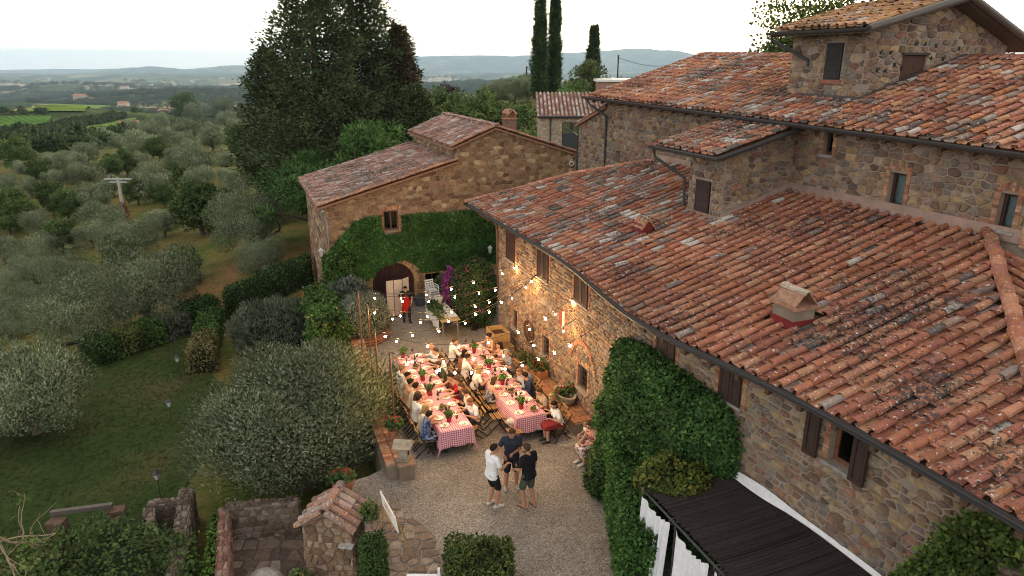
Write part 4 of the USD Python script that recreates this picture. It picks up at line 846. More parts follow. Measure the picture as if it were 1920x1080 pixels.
# ---- tower
ft = face_map('b', TB0); fg = face_map('a', TW0)
tz = lambda a, b: 11.05 + .2455 * (b - 6.7) if b <= 9.95 else 11.848 - .40 * (b - 9.95)
tw_ = quad_b([(1548, 80), (1580, 81), (1577, 150), (1548, 149)], TB0, None)
tp = opening(Polygon([(TW0, 8.9), (TW1, 8.9), (TW1, tz(0, TB0) - .05), (TW0, tz(0, TB0) - .05)]), (tw_[0], tw_[2], tw_[1], tw_[3]))
twall = wallplate(house, ft, tp, name='tower_wall', label='tower wall with a louvred shutter')
stone_wall(twall, opening(tp, (tw_[0] - .04, tw_[2] - .12, tw_[1] + .04, tw_[3] + .04)), ft, STONES, .28, .17, 21, gap=.015, proud=.028)
shutter(house, ft, *tw_, .03, (.03, .027, .028), leafs=1)
mb = MB(); panel(mb, ft, sbox(tw_[0] - .1, tw_[2] - .11, tw_[1] + .1, tw_[2] - .003), -.1, .05, (.3, .12, .08)); mb.build('window_sill', 'stone', house)
gp = Polygon([(TB0, 8.9), (TB1, 8.9), (TB1, tz(0, TB1) - .06), (9.95, tz(0, 9.95) - .06), (TB0, tz(0, TB0) - .06)])
gd = [AB(on_alpha(1693, 103, TW0))[1], on_alpha(1725, 180, TW0)[2], AB(on_alpha(1725, 180, TW0))[1], on_alpha(1693, 103, TW0)[2]]
gpo = opening(gp, tuple(gd)); gwall = wallplate(house, fg, gpo, name='tower_gable', label='tower gable wall with rows of pigeon holes')
holes = [(1718, 82), (1735, 82), (1755, 86), (1652, 98), (1670, 98), (1644, 132), (1659, 132), (1677, 122), (1745, 108), (1768, 110), (1789, 113), (1808, 114), (1828, 116), (1848, 117), (1798, 91), (1690, 128)]
hp = [(AB(p)[1], p[2]) for p in (on_alpha(x, y, TW0) for x, y in holes)]
stone_wall(gwall, opening(gpo, *[(b - .06, z - .07, b + .06, z + .07) for b, z in hp]), fg, STONES, .28, .17, 22, gap=.015, proud=.028)
for b, z in hp: mb = MB(); panel(mb, fg, sbox(b - .05, z - .055, b + .05, z + .055), -.006, .004, (.012, .01, .009)); mb.build('pigeon_hole', 'paint', gwall)
mb = MB(); panel(mb, fg, sbox(gd[0], gd[1], gd[2], gd[3]), -.1, -.05, (.075, .035, .025)); panel(mb, fg, sbox(gd[0] - .05, gd[3], gd[2] + .05, gd[3] + .06), -.05, .06, (.05, .04, .035)); mb.build('wooden_hatch', 'wood', house)
mb = MB(); panel(mb, face_map('b', TB1, -1), sbox(TW0, 8.9, TW1, tz(0, TB1) - .05), -.3, 0, MORTAR); panel(mb, face_map('a', TW1, -1), gp, -.3, 0, MORTAR); mb.build('tower_rear_walls', 'plaster', house)
mb = MB()
for (b0, b1) in ((6.7, 9.95), (9.95, 13.0)): slab(mb, [(-11.72, b0, tz(0, b0)), (-8.3, b0, tz(0, b0)), (-8.3, b1, tz(0, b1 - 1e-6)), (-11.72, b1, tz(0, b1 - 1e-6))], .11, (.10, .075, .06))
troof = mb.build('tower_roof', 'wood', house)
MOSS = [(0.38, 0.2, 0.09), (0.42, 0.24, 0.11), (0.5, 0.29, 0.17), (0.33, 0.17, 0.08)]
tile_roof(troof, sbox(-11.7, 6.7, -8.3, 9.95), lambda a, b: 11.05 + .2455 * (b - 6.7), (0, -1), .29, .37, MOSS, seed=24, lich=.12); tile_roof(troof, sbox(-11.7, 9.95, -8.3, 13.0), lambda a, b: 11.848 - .4 * (b - 9.95), (0, 1), .29, .37, MOSS, seed=25, lich=.1)
gutter(house, [(-8.2, 6.63, tz(0, 6.63) + .03), (-11.8, 6.63, tz(0, 6.63) + .03)], .085)
mb = MB()
for p, q in (((-11.78, 6.6, tz(0, 6.6)), (-11.78, 9.95, tz(0, 9.95) + .02)), ((-11.78, 9.95, tz(0, 9.95) + .02), (-11.78, 13.05, tz(0, 13.05)))): mb.tube(WW(np.linspace(p, q, 6)), .1, (.07, .055, .048), 8)
mb.build('verge_board', 'metal', house, smooth=50)
downpipe(house, [(-8.35, 6.65, 11.0), (-8.35, 6.7, 10.85), (-9.3, 7.2, 10.3), (-9.3, 7.2, 10.15)], .045)
mb = MB(); mb.hexa(WW([(TW0 - .0 - dx, b, zu(TW0, b) + dz) for dx in (.0, .16) for b in (7.1, 10.85) for dz in (.02, .16)]), (.05, .04, .038)); mb.hexa(WW([(a, TB0 - .17 + dx, zu(a, TB0) + dz) for a in (TW0 - .1, TW1 - .6) for dx in (0, .165) for dz in (.02, .15)]), (.05, .04, .038)); mb.build('lead_flashing', 'metal', gwall)
# ---------------------------------------------------------------- pergola with curtains
perg = thing('reed_pergola', 'dark reed-covered pergola with iron posts against the farmhouse wall', 'pergola')
mb = MB(); rg = np.random.default_rng(3)
pa0, pa1 = -15.3, -21.0
def pz(a, b): return 2.3 + .03 * (b) + .015 * math.sin(a * 1.3) - .03 * math.sin((b + 1.4) * 1.4)
for a in np.arange(pa0, pa1, -.021):
    b0, b1 = -1.42 + rg.normal(0, .025) - .06 * (pa0 - a) / 3, .62 + float(bow(a)); z = .012 * rg.random(); bs = np.linspace(b0, b1, 6)
    mb.tube(WW([(a + rg.normal(0, .003), b, pz(a, b) + z) for b in bs]), .0125, jit((.034, .026, .025), .35), 4, caps=False)
mb.build('reed_mat', 'wood', perg, kind='stuff')
mb = MB(); mb.tube(WW([(a, -1.45 - .06 * (pa0 - a) / 3, 2.2) for a in np.linspace(pa0 + .05, pa1, 12)]), .025, IRON, 8); mb.build('front_rail', 'metal', perg)
mb = MB(); slab(mb, [(pa0, -1.35, pz(pa0, -1.35) - .03), (pa0, .5, pz(pa0, .5) - .03), (pa1, .5, pz(pa1, .5) - .03), (pa1, -1.5, pz(pa1, -1.5) - .03)], .02, (.03, .025, .025)); mb.build('lining', 'wood', perg)
for a in (-16.55, -17.85, -19.2, -20.6):
    mb = MB(); b = -1.47 - .06 * (pa0 - a) / 3; mb.tube(WW([(a, b, 0), (a, b, 2.2)]), .022, IRON, 8)
    sp_ = [(a, b - .03 - .13 * math.sin(t) * (1 - t / 9), 2.24 + .1 * (1 - math.cos(t)) * (1 - t / 8)) for t in np.linspace(0, 5.2, 14)]; mb.tube(WW(sp_), .012, IRON, 6); mb.build('post', 'metal', perg)
mb = MB(); n = 60; aa = np.linspace(pa0, pa1, n); hw = .03 + .03 * np.abs(np.sin(aa * 1.1)) + .07 * np.exp(-((aa + 16.6) / .8) ** 2)
b_ = .70 + bow(aa)
V = np.vstack([np.column_stack([aa, b_ - hw * 1.3, [pz(a, .5) + .035 for a in aa]]), np.column_stack([aa, b_ - .02, 2.36 + hw])]); i = np.arange(n - 1); mb.add(WW(V), np.column_stack([i, i + 1, i + n + 1, i + n]), (.75, .75, .76)); mb.build('white_membrane', 'cloth', perg, smooth=True)
def curtain(a0, a1, b, ztop, zbot, label, seed, gather=0.0):
    rg = np.random.default_rng(seed); nu, nv = 60, 14; u = np.linspace(0, 1, nu); v = np.linspace(0, 1, nv); U, Vv = np.meshgrid(u, v, indexing='ij')
    A = a0 + (a1 - a0) * (U * (1 - gather * Vv * .5) + gather * .25 * Vv); fold = np.sin(U * 34 + 2 * np.sin(U * 7 + seed)) * (.025 + .03 * Vv) + np.sin(U * 11 + seed) * .03 * Vv
    sag = .12 * np.sin(U * math.pi) * (1 - Vv) ** 3
    P = np.stack([A, b - .02 + fold - .1 * Vv, ztop - sag + (zbot - ztop) * Vv], -1).reshape(-1, 3); i, j = np.meshgrid(np.arange(nu - 1), np.arange(nv - 1), indexing='ij'); k = i * nv + j
    put('curtain', WW(P), np.stack([k, k + 1, k + nv + 1, k + nv], -1).reshape(-1, 4), 'cloth', tint=(.72, .73, .76), smooth=True, label=label, cat='curtain', group='white curtains of the pergola')
curtain(-15.42, -16.45, -1.5, 2.17, .05, 'white cloth curtain at the hedge end of the pergola, first from the left', 1)
curtain(-16.62, -17.6, -1.52, 2.15, .05, 'white cloth curtain sagging at the middle of its top, second from the left', 2)
curtain(-17.78, -18.25, -1.55, 2.17, .05, 'narrow gathered white curtain by the second scrolled bracket', 3, .4)
# ---------------------------------------------------------------- the old cellar building at the end of the yard
cellar = thing('cellar_building', 'old stone cellar with arched door, stepped gable and pinkish tile roofs at the yard end', 'building')
CA = 3.6; fc = face_map('a', CA); CB = -5.05; fl_ = face_map('b', CB)
cp = Polygon([(CB, -2), (CB, 4.62), (.74, 6.16), (.74, 6.83), (2.48, 7.52), (6.5, 6.2), (6.5, -.3)])
def quad_a(q, al=CA):
    P = np.array([abz(on_alpha(x, y, al)) for x, y in q]); return (P[0, 1] + P[3, 1]) / 2, (P[1, 1] + P[2, 1]) / 2, (P[2, 2] + P[3, 2]) / 2, (P[0, 2] + P[1, 2]) / 2
cwin = quad_a([(719, 396), (747, 395), (748, 431), (720, 433)]); cd2 = quad_a([(797, 513), (826, 512), (828, 560), (799, 560)]); csq = quad_a([(859, 520), (875, 519), (875, 546), (860, 547)])
ac, ar_, asp = -2.33, .93, .98
arch = Polygon([(ac - ar_, -.3), (ac + ar_, -.3), (ac + ar_, asp)] + [(ac + ar_ * math.cos(t), asp + ar_ * math.sin(t)) for t in np.linspace(0, math.pi, 20)] + [(ac - ar_, asp)]).buffer(0)
cpo = opening(cp, (cwin[0], cwin[2], cwin[1], cwin[3]), (cd2[0], -.3, cd2[1], cd2[3]), (csq[0], csq[2], csq[1], csq[3])).difference(arch)
cwall = wallplate(cellar, fc, cpo, (0.33, 0.225, 0.135), name='gable_wall', label='stepped gable wall facing the yard')
stone_wall(cwall, cpo.intersection(sbox(CB, 0, 7, 9)).difference(arch.buffer(.1)), fc, BROWN, .3, .18, 41, singles=40, gap=.012, proud=.02)
cl_poly = Polygon([(CA + .01, -2.5), (11.3, -2.5), (11.3, 4.6), (CA + .01, 4.6)]); clw = wallplate(cellar, fl_, cl_poly, name='side_wall'); stone_wall(clw, cl_poly, fl_, BROWN, .34, .2, 42, gap=.012, proud=.02)
fcl = face_map('b', .74); clr = Polygon([(CA + .01, 6.0), (11.3, 6.0), (11.3, 6.8), (CA + .01, 6.8)]); cs = wallplate(cellar, fcl, clr, (.27, .21, .16), .25, name='clerestory_wall'); stone_wall(cs, clr, fcl, BROWN, .3, .2, 43, gap=.012)
mb = MB(); panel(mb, face_map('a', 11.3, -1), cp, -.3, 0, MORTAR); panel(mb, face_map('b', 6.5, -1), sbox(CA, -.3, 11.3, 6.15), -.3, 0, MORTAR); mb.build('rear_walls', 'plaster', cellar)
z1 = lambda a, b: 4.66 + .2655 * (b + 5.05); z2 = lambda a, b: 6.87 + .395 * (b - .74); z3 = lambda a, b: 7.557 - .325 * (b - 2.48)
OLDP = [(0.30, 0.17, 0.14), (0.26, 0.14, 0.115), (0.34, 0.22, 0.185), (0.22, 0.13, 0.11), (0.37, 0.27, 0.235), (0.3, 0.15, 0.11)]
for nm, zf, b0, b1, dn_, sd in (('lower_roof', z1, -5.35, .72, (0, -1), 51), ('raised_roof', z2, .45, 2.5, (0, -1), 52), ('right_roof', z3, 2.5, 6.8, (0, 1), 53)):
    mb = MB(); slab(mb, [(3.42, b0, zf(0, b0)), (11.5, b0, zf(0, b0)), (11.5, b1, zf(0, b1)), (3.42, b1, zf(0, b1))], .08, (.26, .13, .08)); rr_ = mb.build(nm, 'wood', cellar)
    tile_roof(rr_, sbox(3.42, b0, 11.5, b1), zf, dn_, .245, .33, OLDP, seed=sd, lich=.3, r=.075, wob=.02)
    ridge_caps(rr_, (3.5, b1 if dn_[1] < 0 else b1, zf(0, b1) + .02) if False else (3.5, b0, zf(0, b0) + .03), (3.5, b1, zf(0, b1) + .03), .085, .33, [(0.4, .2, .11), (.36, .17, .1)], sd)
ridge_caps(cellar, (3.4, 2.5, 7.6), (11.5, 2.5, 7.6), .1, .36, OLDP, 54); ridge_caps(cellar, (3.45, -5.3, z1(0, -5.3) + .02), (11.4, -5.3, z1(0, -5.3) + .02), .08, .36, OLDP, 55)
mb = MB()
for k, x in enumerate(np.arange(ac - ar_, ac + ar_ - .01, .155)):
    g = sbox(x + .004, -.2, x + .151, 3).intersection(arch)
    if not g.is_empty: panel(mb, fc, g, -.24, -.2 + .004 * (k % 3), jit((.05, .018, .016), .25))
ad = mb.build('arched_door', 'wood', cellar, label='dark red plank door in a round arch')
mb = MB(); panel(mb, fc, sbox(ac - ar_ + .02, asp - .06, ac + ar_ - .02, asp + .03), -.2, -.16, (.045, .018, .015)); panel(mb, fc, sbox(ac - .03, -.1, ac + .03, asp - .06), -.19, -.165, (.04, .015, .013)); mb.build('door_rail', 'wood', ad)
mb = MB()
for t in np.linspace(.04, math.pi - .04, 22):
    c, s = math.cos(t), math.sin(t); P = [np.array([ac, asp]) + R * np.array([c, s]) + h_ * np.array([-s, c]) for R, h_ in ((ar_ + .005, -.06), (ar_ + .2, -.066), (ar_ + .2, .066), (ar_ + .005, .06))]; panel(mb, fc, Polygon(P), -.1, .03, jit((.38, .25, .13), .2))
mb.build('arch_stones', 'stone', cwall, kind='stuff')
window(cellar, fc, *cwin, (.12, .07, .05), None, (.3, .22, .15), .12, bars=1, label='brown two-light window above the ivy'); brick_frame(cwall, fc, *cwin, w=.1)
window(cellar, fc, cd2[0], cd2[1], -.05, cd2[3], (.06, .025, .02), None, None, .2, bars=1, name='side_door'); brick_frame(cwall, fc, cd2[0], cd2[1], 0, cd2[3], w=.09)
shutter(cellar, fc, csq[0], csq[1], csq[2], csq[3], .03, (.09, .055, .03), leafs=1)
mb = MB(); mb.tube(WW([(3.2, -5.15, 4.5), (3.45, -5.1, 4.3), (3.5, -5.0, 4.0), (3.5, -5.0, 2.6)]), .05, (.25, .26, .28), 8); mb.build('downpipe', 'metal', cellar, smooth=50)
mb = MB(); cq = abz(on_alpha(1071, 305, CA)); th = np.linspace(0, 2 * math.pi, 16); mb.tube(fc(np.column_stack([cq[1] + .1 * np.cos(th), cq[2] - .04 + .1 * np.sin(th), np.full(16, .04)])), .02, (.7, .66, .6), 6); mb.tube(fc(np.array([[cq[1] - .1, cq[2] - .02, .04], [cq[1] - .07, cq[2] + .1, .04], [cq[1] + .04, cq[2] + .17, .04]])), .02, (.7, .66, .6), 6); mb.build('cable_ring', 'paint', cellar)
# chimney of the cellar
nn = np.array([.325 * N2[0], .325 * N2[1], 1.]); q = on_alpha(955, 205, 8.0); ca_, cb_, cz_ = abz(q); cz_ -= .6
mb = MB(); mb.hexa(WW([(ca_ + sx * .28, cb_ + sy * .28, z) for sx in (-1, 1) for sy in (-1, 1) for z in (cz_ - 1.0, cz_ + .12)]), (.25, .15, .105)); chm = mb.build('chimney', 'stone', cellar, label='brick chimney with an open pillared top')
mb = MB()
for sx in (-1, 1):
    for sy in (-1, 1): mb.box(W(ca_ + sx * .22, cb_ + sy * .22, cz_ + .26), (.1, .1, .22), (.34, .16, .1), AANG)
mb.build('chimney_pillars', 'stone', chm)
mb = MB(); mb.hexa(WW([(ca_ + sx * .34, cb_ + sy * .34, z) for sx in (-1, 1) for sy in (-1, 1) for z in (cz_ + .12, cz_ + .16)]), (.36, .18, .11)); mb.build('chimney_slab', 'stone', chm); tent_cap(chm, ca_, cb_, cz_ + .34, .8, .6, .24, 0)
# ---------------------------------------------------------------- small house beyond, white flat roof
hq = PD(1069, 217, 44.0); hb = float(T(hq[0], hq[1])); sh_ = thing('small_stone_house', 'small pale stone house with whitish tiles and a dark metal door beyond the cellar', 'house')
a0, b0 = AB(PD(1012, 217, 44.0)); ang = 0.0
def sm(V): V = np.asarray(V, float); return np.column_stack([PD(1012, 217, 44.)[0] + V[:, 0], PD(1012, 217, 44.)[1] - V[:, 2] + V[:, 0] * .02, V[:, 1]])
ze = hq[2]; sp_ = opening(Polygon([(0, hb - .5), (5.2, hb - .5), (5.2, ze), (0, ze)]), (1.45, hb - .4, 3.0, ze - .42)); swl = wallplate(sh_, sm, sp_, (.4, .33, .26), .3); stone_wall(swl, sp_.intersection(sbox(0, ze - 3, 6, ze)), sm, [(.42, .33, .25), (.36, .28, .2), (.46, .38, .3)], .34, .2, 61, gap=.012)
for x in (0, 4.95): mb = MB(); V = np.array([[x + dx, z, -d] for dx in (0, .25) for d in (.3, 4) for z in (hb - .5, ze)]); mb.add(sm(V), BOXF, (.4, .33, .26)); mb.build('side_wall', 'plaster', sh_)
mb = MB(); panel(mb, sm, sbox(1.45, hb - .4, 3.0, ze - 1.1), -.15, -.1, (.035, .045, .045)); 
for x in (1.45, 1.95, 2.45, 2.95): panel(mb, sm, sbox(x, ze - 1.1, x + .05, ze - .42), -.15, -.1, (.03, .035, .035))
panel(mb, sm, sbox(1.45, ze - .48, 3.0, ze - .42), -.15, -.1, (.03, .035, .035)); mb.build('metal_door', 'metal', sh_); mb = MB(); panel(mb, sm, sbox(1.5, ze - 1.1, 3.0, ze - .45), -.14, -.13, (.5, .5, .5)); mb.build('door_glass', 'pane', sh_)
zsf = lambda x, y: ze + .05 + .36 * y
mb = MB(); V = np.array([[x, zsf(0, y) - t_, -y] for x in (-.15, 5.3) for y in (-.25, 3.4) for t_ in (.12, .03)]); mb.add(sm(V), BOXF, (.2, .1, .07)); srf = mb.build('roof', 'wood', sh_); mb = MB(); rg = np.random.default_rng(5)
for x in np.arange(-.1, 5.3, .26):
    for k in range(11):
        V, Fc = cover_tile(.42, .085, .07); P = np.column_stack([x + V[:, 1], zsf(0, -.25 + (k + 1) * .33 - V[:, 0]) + V[:, 2] + .03 + .045 * V[:, 0], -(-.25 + (k + 1) * .33 - V[:, 0])]); mb.add(sm(P), Fc, np.array([(.45, .36, .32), (.34, .2, .16), (.5, .43, .4), (.3, .17, .14)][rg.integers(4)]) * rg.uniform(.8, 1.2))
mb.build('roof_tiles', 'tile', srf, kind='stuff')
mb = MB(); mb.tube(sm(np.array([[.7, ze, .06], [.7, hb, .06]])), .05, DARKM, 7); V = np.linspace(-.15, 5.3, 6); mb.tube(sm(np.column_stack([V, np.full(6, ze - .05), np.full(6, .3)])), .07, DARKM, 7); mb.build('gutter_pipe', 'metal', sh_)
q = PD(1175, 148, 75.0); fr = thing('flat_roofed_shed', 'long low shed with a flat white roof behind the main roof', 'shed', (q[0], q[1], 0)); mb = MB(); mb.box((1.2, 2, q[2] - 1.9), (8.6, 6, 3.2), (.35, .2, .15)); mb.build('wall', 'plaster', fr); mb = MB(); mb.box((1.2, 2, q[2] - .15), (9.0, 6.4, .25), (.75, .74, .72)); mb.build('roof', 'paint', fr)
# ---------------------------------------------------------------- trees
def conifer(label, loc, H_, w, seed, nb=150, base=(0.065, 0.10, 0.04), alt=(0.105, 0.11, 0.048), cat='conifer', name='conifer', prof=None, up=.35, L=.32, Wd=.13, per=270, frac=.25, group=None):
    t = thing(name, label, cat, loc, 0, group); rg = np.random.default_rng(seed); parts = []; mb = MB(); tc = (.10, .075, .06)
    mb.tube([(0, 0, -.5), (.1, 0, H_ * .3), (0, .1, H_ * .65), (0, 0, H_ * .97)], [w * .045, w * .035, w * .02, .03], tc, 8)
    prof = prof or (lambda s: (1 - s) ** .75 * (.55 + .45 * min(1, s / .12)))
    for i in range(nb):
        s = (i + rg.random()) / nb; s = s ** 1.15; z = H_ * (.04 + .95 * s); R = w / 2 * prof(s) * rg.uniform(.55, 1.15) + .25; th = i * 2.39996 + rg.normal(0, .3)
        d = np.array([math.cos(th), math.sin(th), 0]); u = np.linspace(.12, 1, 7)[:, None]; pts = np.array([0, 0, z]) + d * R * u + np.array([0, 0, 1]) * (R * (up * u ** 1.8 - .12 * np.sin(u * 3)))
        mb.tube(pts, np.linspace(.03, .006, 7) * (R / 2 + .3), tc, 4, caps=False)
        n = int(per * (.35 + R / (w / 2))); k = rg.random(n) ** .7; base_p = np.array([0, 0, z]) + d * (R * (.12 + .88 * k))[:, None] + np.array([0, 0, 1.]) * (R * (up * (.12 + .88 * k) ** 1.8))[:, None]
        spread = (.10 + .22 * R * (1 - k * .75))[:, None]; off = rg.normal(size=(n, 3)) * spread * [1, 1, .55]
        D = unit(d * .6 + off / spread * .6 + rg.normal(size=(n, 3)) * .45 + [0, 0, .3]); N = unit(off / spread * .5 + d * .5 + np.array([0, 0, .55]) + rg.normal(size=(n, 3)) * .25)
        sh = rg.uniform(.75, 1.25); parts.append(leaves(base_p + off, D, N, L * rg.uniform(.6, 1.2, n), Wd * rg.uniform(.6, 1.2, n), np.clip(tints(n, np.asarray(base) * sh, .2, np.asarray(alt) * sh, frac), 0, 1)))
    put_leaves('crown', parts, 'needle', t); mb.build('trunk', 'bark', t, smooth=60); return t
def tree_at(px, py, D): p = PD(px, py, D); return np.array([p[0], p[1], float(T(p[0], p[1]))])
conifer('huge dark conifer with ragged branch tips, left and nearest of the tall conifer group', tree_at(606, 300, 50), 20.0, 10.4, 1, 210)
conifer('tall dark conifer with gaps of sky, in the middle of the tall conifer group', tree_at(695, 290, 55), 19.5, 8.2, 2, 170)
conifer('narrower reddish-brown conifer on the right edge of the tall conifer group', tree_at(757, 280, 57), 12.2, 6.0, 3, 120, base=(.085, .09, .04), alt=(.17, .10, .05), frac=.35)
conifer('lower conifer at the left foot of the tall conifer group', tree_at(522, 320, 56), 11.5, 8.5, 4, 120)
conifer('lower spreading conifer behind the cellar ridge, at the right foot of the group', tree_at(780, 270, 50), 8.0, 6.0, 14, 90)
CG = 'tall slender cypresses'
cprof = lambda s: min(1, .55 + s * 2) * (1 - s ** 1.5) ** 1.05
for k, (x, D, H_, w, lab) in enumerate(((1011, 98, 17.2, 1.9, 'tall slender cypress, left of the close pair'), (1038, 101, 17.6, 1.4, 'tall slender cypress, right of the close pair'), (1109, 104, 10.8, 1.5, 'shorter slender cypress standing alone behind the small house'))):
    conifer(lab, tree_at(x, 215, D), H_, w, 20 + k, 150, (0.06, 0.10, 0.035), (0.085, 0.125, 0.045), 'cypress', 'cypress', cprof, 1.5, .42, .16, 110, .3, CG)
def broad(label, loc, H_, w, seed, base=GREEN, alt=GREEN2, n=60, per=170, L=.28, Wd=.16, low=-.5, cz=.62, name='broadleaf_tree', cat='tree', frac=.35, m='leaf', upb=.2, squash=1.0, group=None, rzf=.38):
    t = thing(name, label, cat, loc, RNG.uniform(0, 6), group); pts = crown_points(n, w * .4, w * .4 * squash, H_ * rzf, H_ * cz, seed, low, .3); rr = np.random.default_rng(seed).uniform(.07, .14, n) * (w + H_) / 2 * 1.25
    put_leaves('crown', [clump_crown(pts, rr, per, L, Wd, base, alt, frac, (0, 0, H_ * .5), upb, .6)], m, t)
    mb = MB(); tc = (.12, .09, .07); mb.tube([(0, 0, -.4), (.05 * w, 0, H_ * .2), (0, .02 * w, H_ * .45)], [w * .04, w * .03, w * .022], tc, 8); limbs(mb, (.02 * w, 0, H_ * .25), pts[:14] * [.95, .95, .97], w * .016, tc, .25, seed); mb.build('trunk', 'bark', t, smooth=50); return t
ACA, ACA2 = (0.075, 0.16, 0.035), (0.12, 0.22, 0.05)
broad('bright green feathery acacia in front of the dark conifers', tree_at(690, 300, 41), 7.0, 6.2, 5, ACA, ACA2, 60, 230, .34, .09, name='acacia_tree', cz=.6)
broad('lower spreading green acacia at the left of the cellar roof', tree_at(585, 330, 40), 5.3, 6.6, 6, (.05, .11, .03), ACA, 56, 200, .34, .09, name='acacia_tree', cz=.55)
for k, (x, y, D, H_, w, b_, al_, lab) in enumerate(((835, 215, 66, 6.2, 6.6, (.07, .11, .035), GREEN2, 'rounded green tree right of the conifer group'), (885, 215, 62, 5.6, 6.5, (.10, .15, .04), (.14, .19, .05), 'light green tree with pale branches above the cellar ridge'), (925, 218, 64, 4.6, 5.5, GREEN, GREEN2, 'dark green tree left of the cellar chimney'), (845, 190, 85, 5.4, 3.4, (.07, .06, .05), (.10, .06, .08), 'tree with purplish leaves showing over the green ones'), (1000, 240, 56, 3.0, 4.0, GREEN2, ACA2, 'low green bush right of the cellar chimney'), (960, 225, 70, 3.6, 6, GREEN, GREEN2, 'wide green bush at the foot of the cypress pair'),
        (1075, 180, 72, 5.2, 5.5, GREEN2, ACA2, 'green leafy tree behind the small house, left'), (1105, 170, 80, 6.6, 5.0, (.07, .10, .035), (.12, .14, .05), 'yellow-green bushy tree below the lone cypress'))): broad(lab, tree_at(x, y, D), H_, w, 70 + k, b_, al_, 40, 110, .3, .2)
p = tree_at(1525, 90, 40); broad('tall leafy tree glowing against the sky behind the tower', (p[0], p[1], 3.0), 11.3, 7.2, 81, (.06, .09, .02), (.12, .14, .03), 90, 130, .24, .17, cz=.66, frac=.4, rzf=.30)
p = PD(1895, 125, 34); broad('small green treetop at the right edge behind the tower', (p[0] + .4, p[1], 5.5), 4.6, 2.6, 82, GREEN2, ACA2, 26, 90, .2, .14); p = PD(1885, 55, 42); broad('thin pale treetop rising over the tower roof', (p[0], p[1], 3.5), 9.0, 2.4, 83, (.14, .13, .06), (.16, .15, .07), 16, 30, .22, .12)
# rows of olives beyond
for k in range(12):
    p = tree_at(912 + k * 9 + RNG.uniform(-3, 3), 186 - (k % 3) * 8, 104 + 9 * (k % 3)); copy(protos[k % 5], p, k, RNG.uniform(3.6, 4.6), f'pale olive in the row left of the cypress pair, {ordinal(k)} from the left', 'olives in the far row by the cypresses')
# wooden poles
for k, (x, D, z1_, z0_, lab) in enumerate(((987, 120, 124, 175, 'thin dark utility pole left of the cypress pair'), (1158, 120, 103, 140, 'dark utility pole behind the white flat roof'), (1402, 60, 96, 116, 'short rusty mast above the main ridge'))):
    p0, p1 = PD(x, z0_, D), PD(x, z1_, D); u = thing('utility_pole', lab, 'pole', (p0[0], p0[1], 0)); mb = MB(); mb.tube([(0, 0, float(T(p0[0], p0[1])) - .3 if D > 70 else 8), (0, 0, p1[2])], .13 if D > 70 else .05, (.07, .05, .045), 7); mb.build('shaft', 'wood', u)
    if k == 1:
        mb = MB(); e = PD(1300, 113, 118); s0 = p1; ln = np.linspace(0, 1, 14)[:, None]; pts = (s0 - [0, 0, .4]) * (1 - ln) + e * ln - np.sin(ln * math.pi) * [0, 0, 1.2]; mb.tube(pts - np.array([p0[0], p0[1], 0]), .035, (.06, .06, .06), 4); mb.build('wire', 'metal', u)
# power pole with insulators in the grove
q = hit(236, 420); u = thing('power_pole', 'pale power pole with insulators on a crossarm standing in the grove', 'pole', q); d = (q - CAM) @ FW; hh = 85 * d / F * 1.02
mb = MB(); mb.tube([(0, 0, -.3), (0, 0, hh)], [.17, .1], (.42, .4, .38), 8); mb.build('shaft', 'paint', u, smooth=50); mb = MB(); mb.box((0, 0, hh - .1), (2.2, .12, .1), (.4, .4, .4)); mb.box((0, 0, hh - .35), (1.4, .12, .08), (.4, .4, .4)); mb.build('crossarm', 'metal', u)
for x in (-1.0, -.5, .5, 1.0): mb = MB(); mb.lathe([(0, 0), (.1, .02), (.06, .12), (.1, .16), (.05, .3), (0, .32)], (x, 0, hh - .05), (.12, .09, .08), 8); mb.build('insulator', 'paint', u)
put_leaves('climbing_plant', kind='stuff', parts=[clump_crown(np.array([[0, 0, z] for z in np.arange(.2, hh * .5, .35)]), np.linspace(.45, .25, len(np.arange(.2, hh * .5, .35))), 60, .2, .12, (.2, .085, .045), None, 0, (0, 0, 0), .3)], m='leaf', parent=u)
# far houses: each a thing
for k, (x, y, D, w, lab) in enumerate(((240, 216, 330, 8, 'stone farmhouse at the end of the lane below the grove'), (208, 191.5, 900, 14, 'pale house on the wooded slope beyond the vineyard hill'), (305, 190, 1000, 16, 'cream house among trees right of the vineyard hill'), (328, 186, 1100, 22, 'larger farmhouse with pink roof among the valley trees'), (430, 186, 1150, 18, 'farmhouse near the left edge of the conifers'), (88, 192.5, 640, 10, 'reddish house on top of the vineyard hill'), (150, 181, 1700, 26, 'whitish house group on the far slope, left'), (172, 178, 1900, 24, 'whitish villa on the far slope beside the wood'), (230, 186, 1300, 18, 'small ochre house in the hazy valley'))):
    p = PD(x, y, D); g_ = float(T(p[0], p[1])); fh = thing('far_house', lab, 'house', (p[0], p[1], g_ if abs(g_ - p[2]) < 30 else p[2] - 4), RNG.uniform(-.5, .5)); h_ = w * .42; mb = MB(); mb.box((0, 0, h_ / 2 - 2), (w, w * .6, h_ + 4), (.55, .44, .33)); mb.build('wall', 'plaster', fh)
    mb = MB(); mb.prism(Polygon([(-w * .33, 0), (w * .33, 0), (0, w * .13)]), -w * .53, w * .53, (.42, .2, .13)); mb.map(lambda v: np.column_stack([v[:, 2], v[:, 0], v[:, 1] + h_])); mb.build('roof', 'plaster', fh)
    mb = MB()
    for i in range(3):
        for j in range(2): mb.box((w * (-.3 + .3 * i), -w * .3, h_ * (.3 + .42 * j)), (w * .07, .1, h_ * .2), (.06, .05, .045))
    mb.build('windows', 'paint', fh)
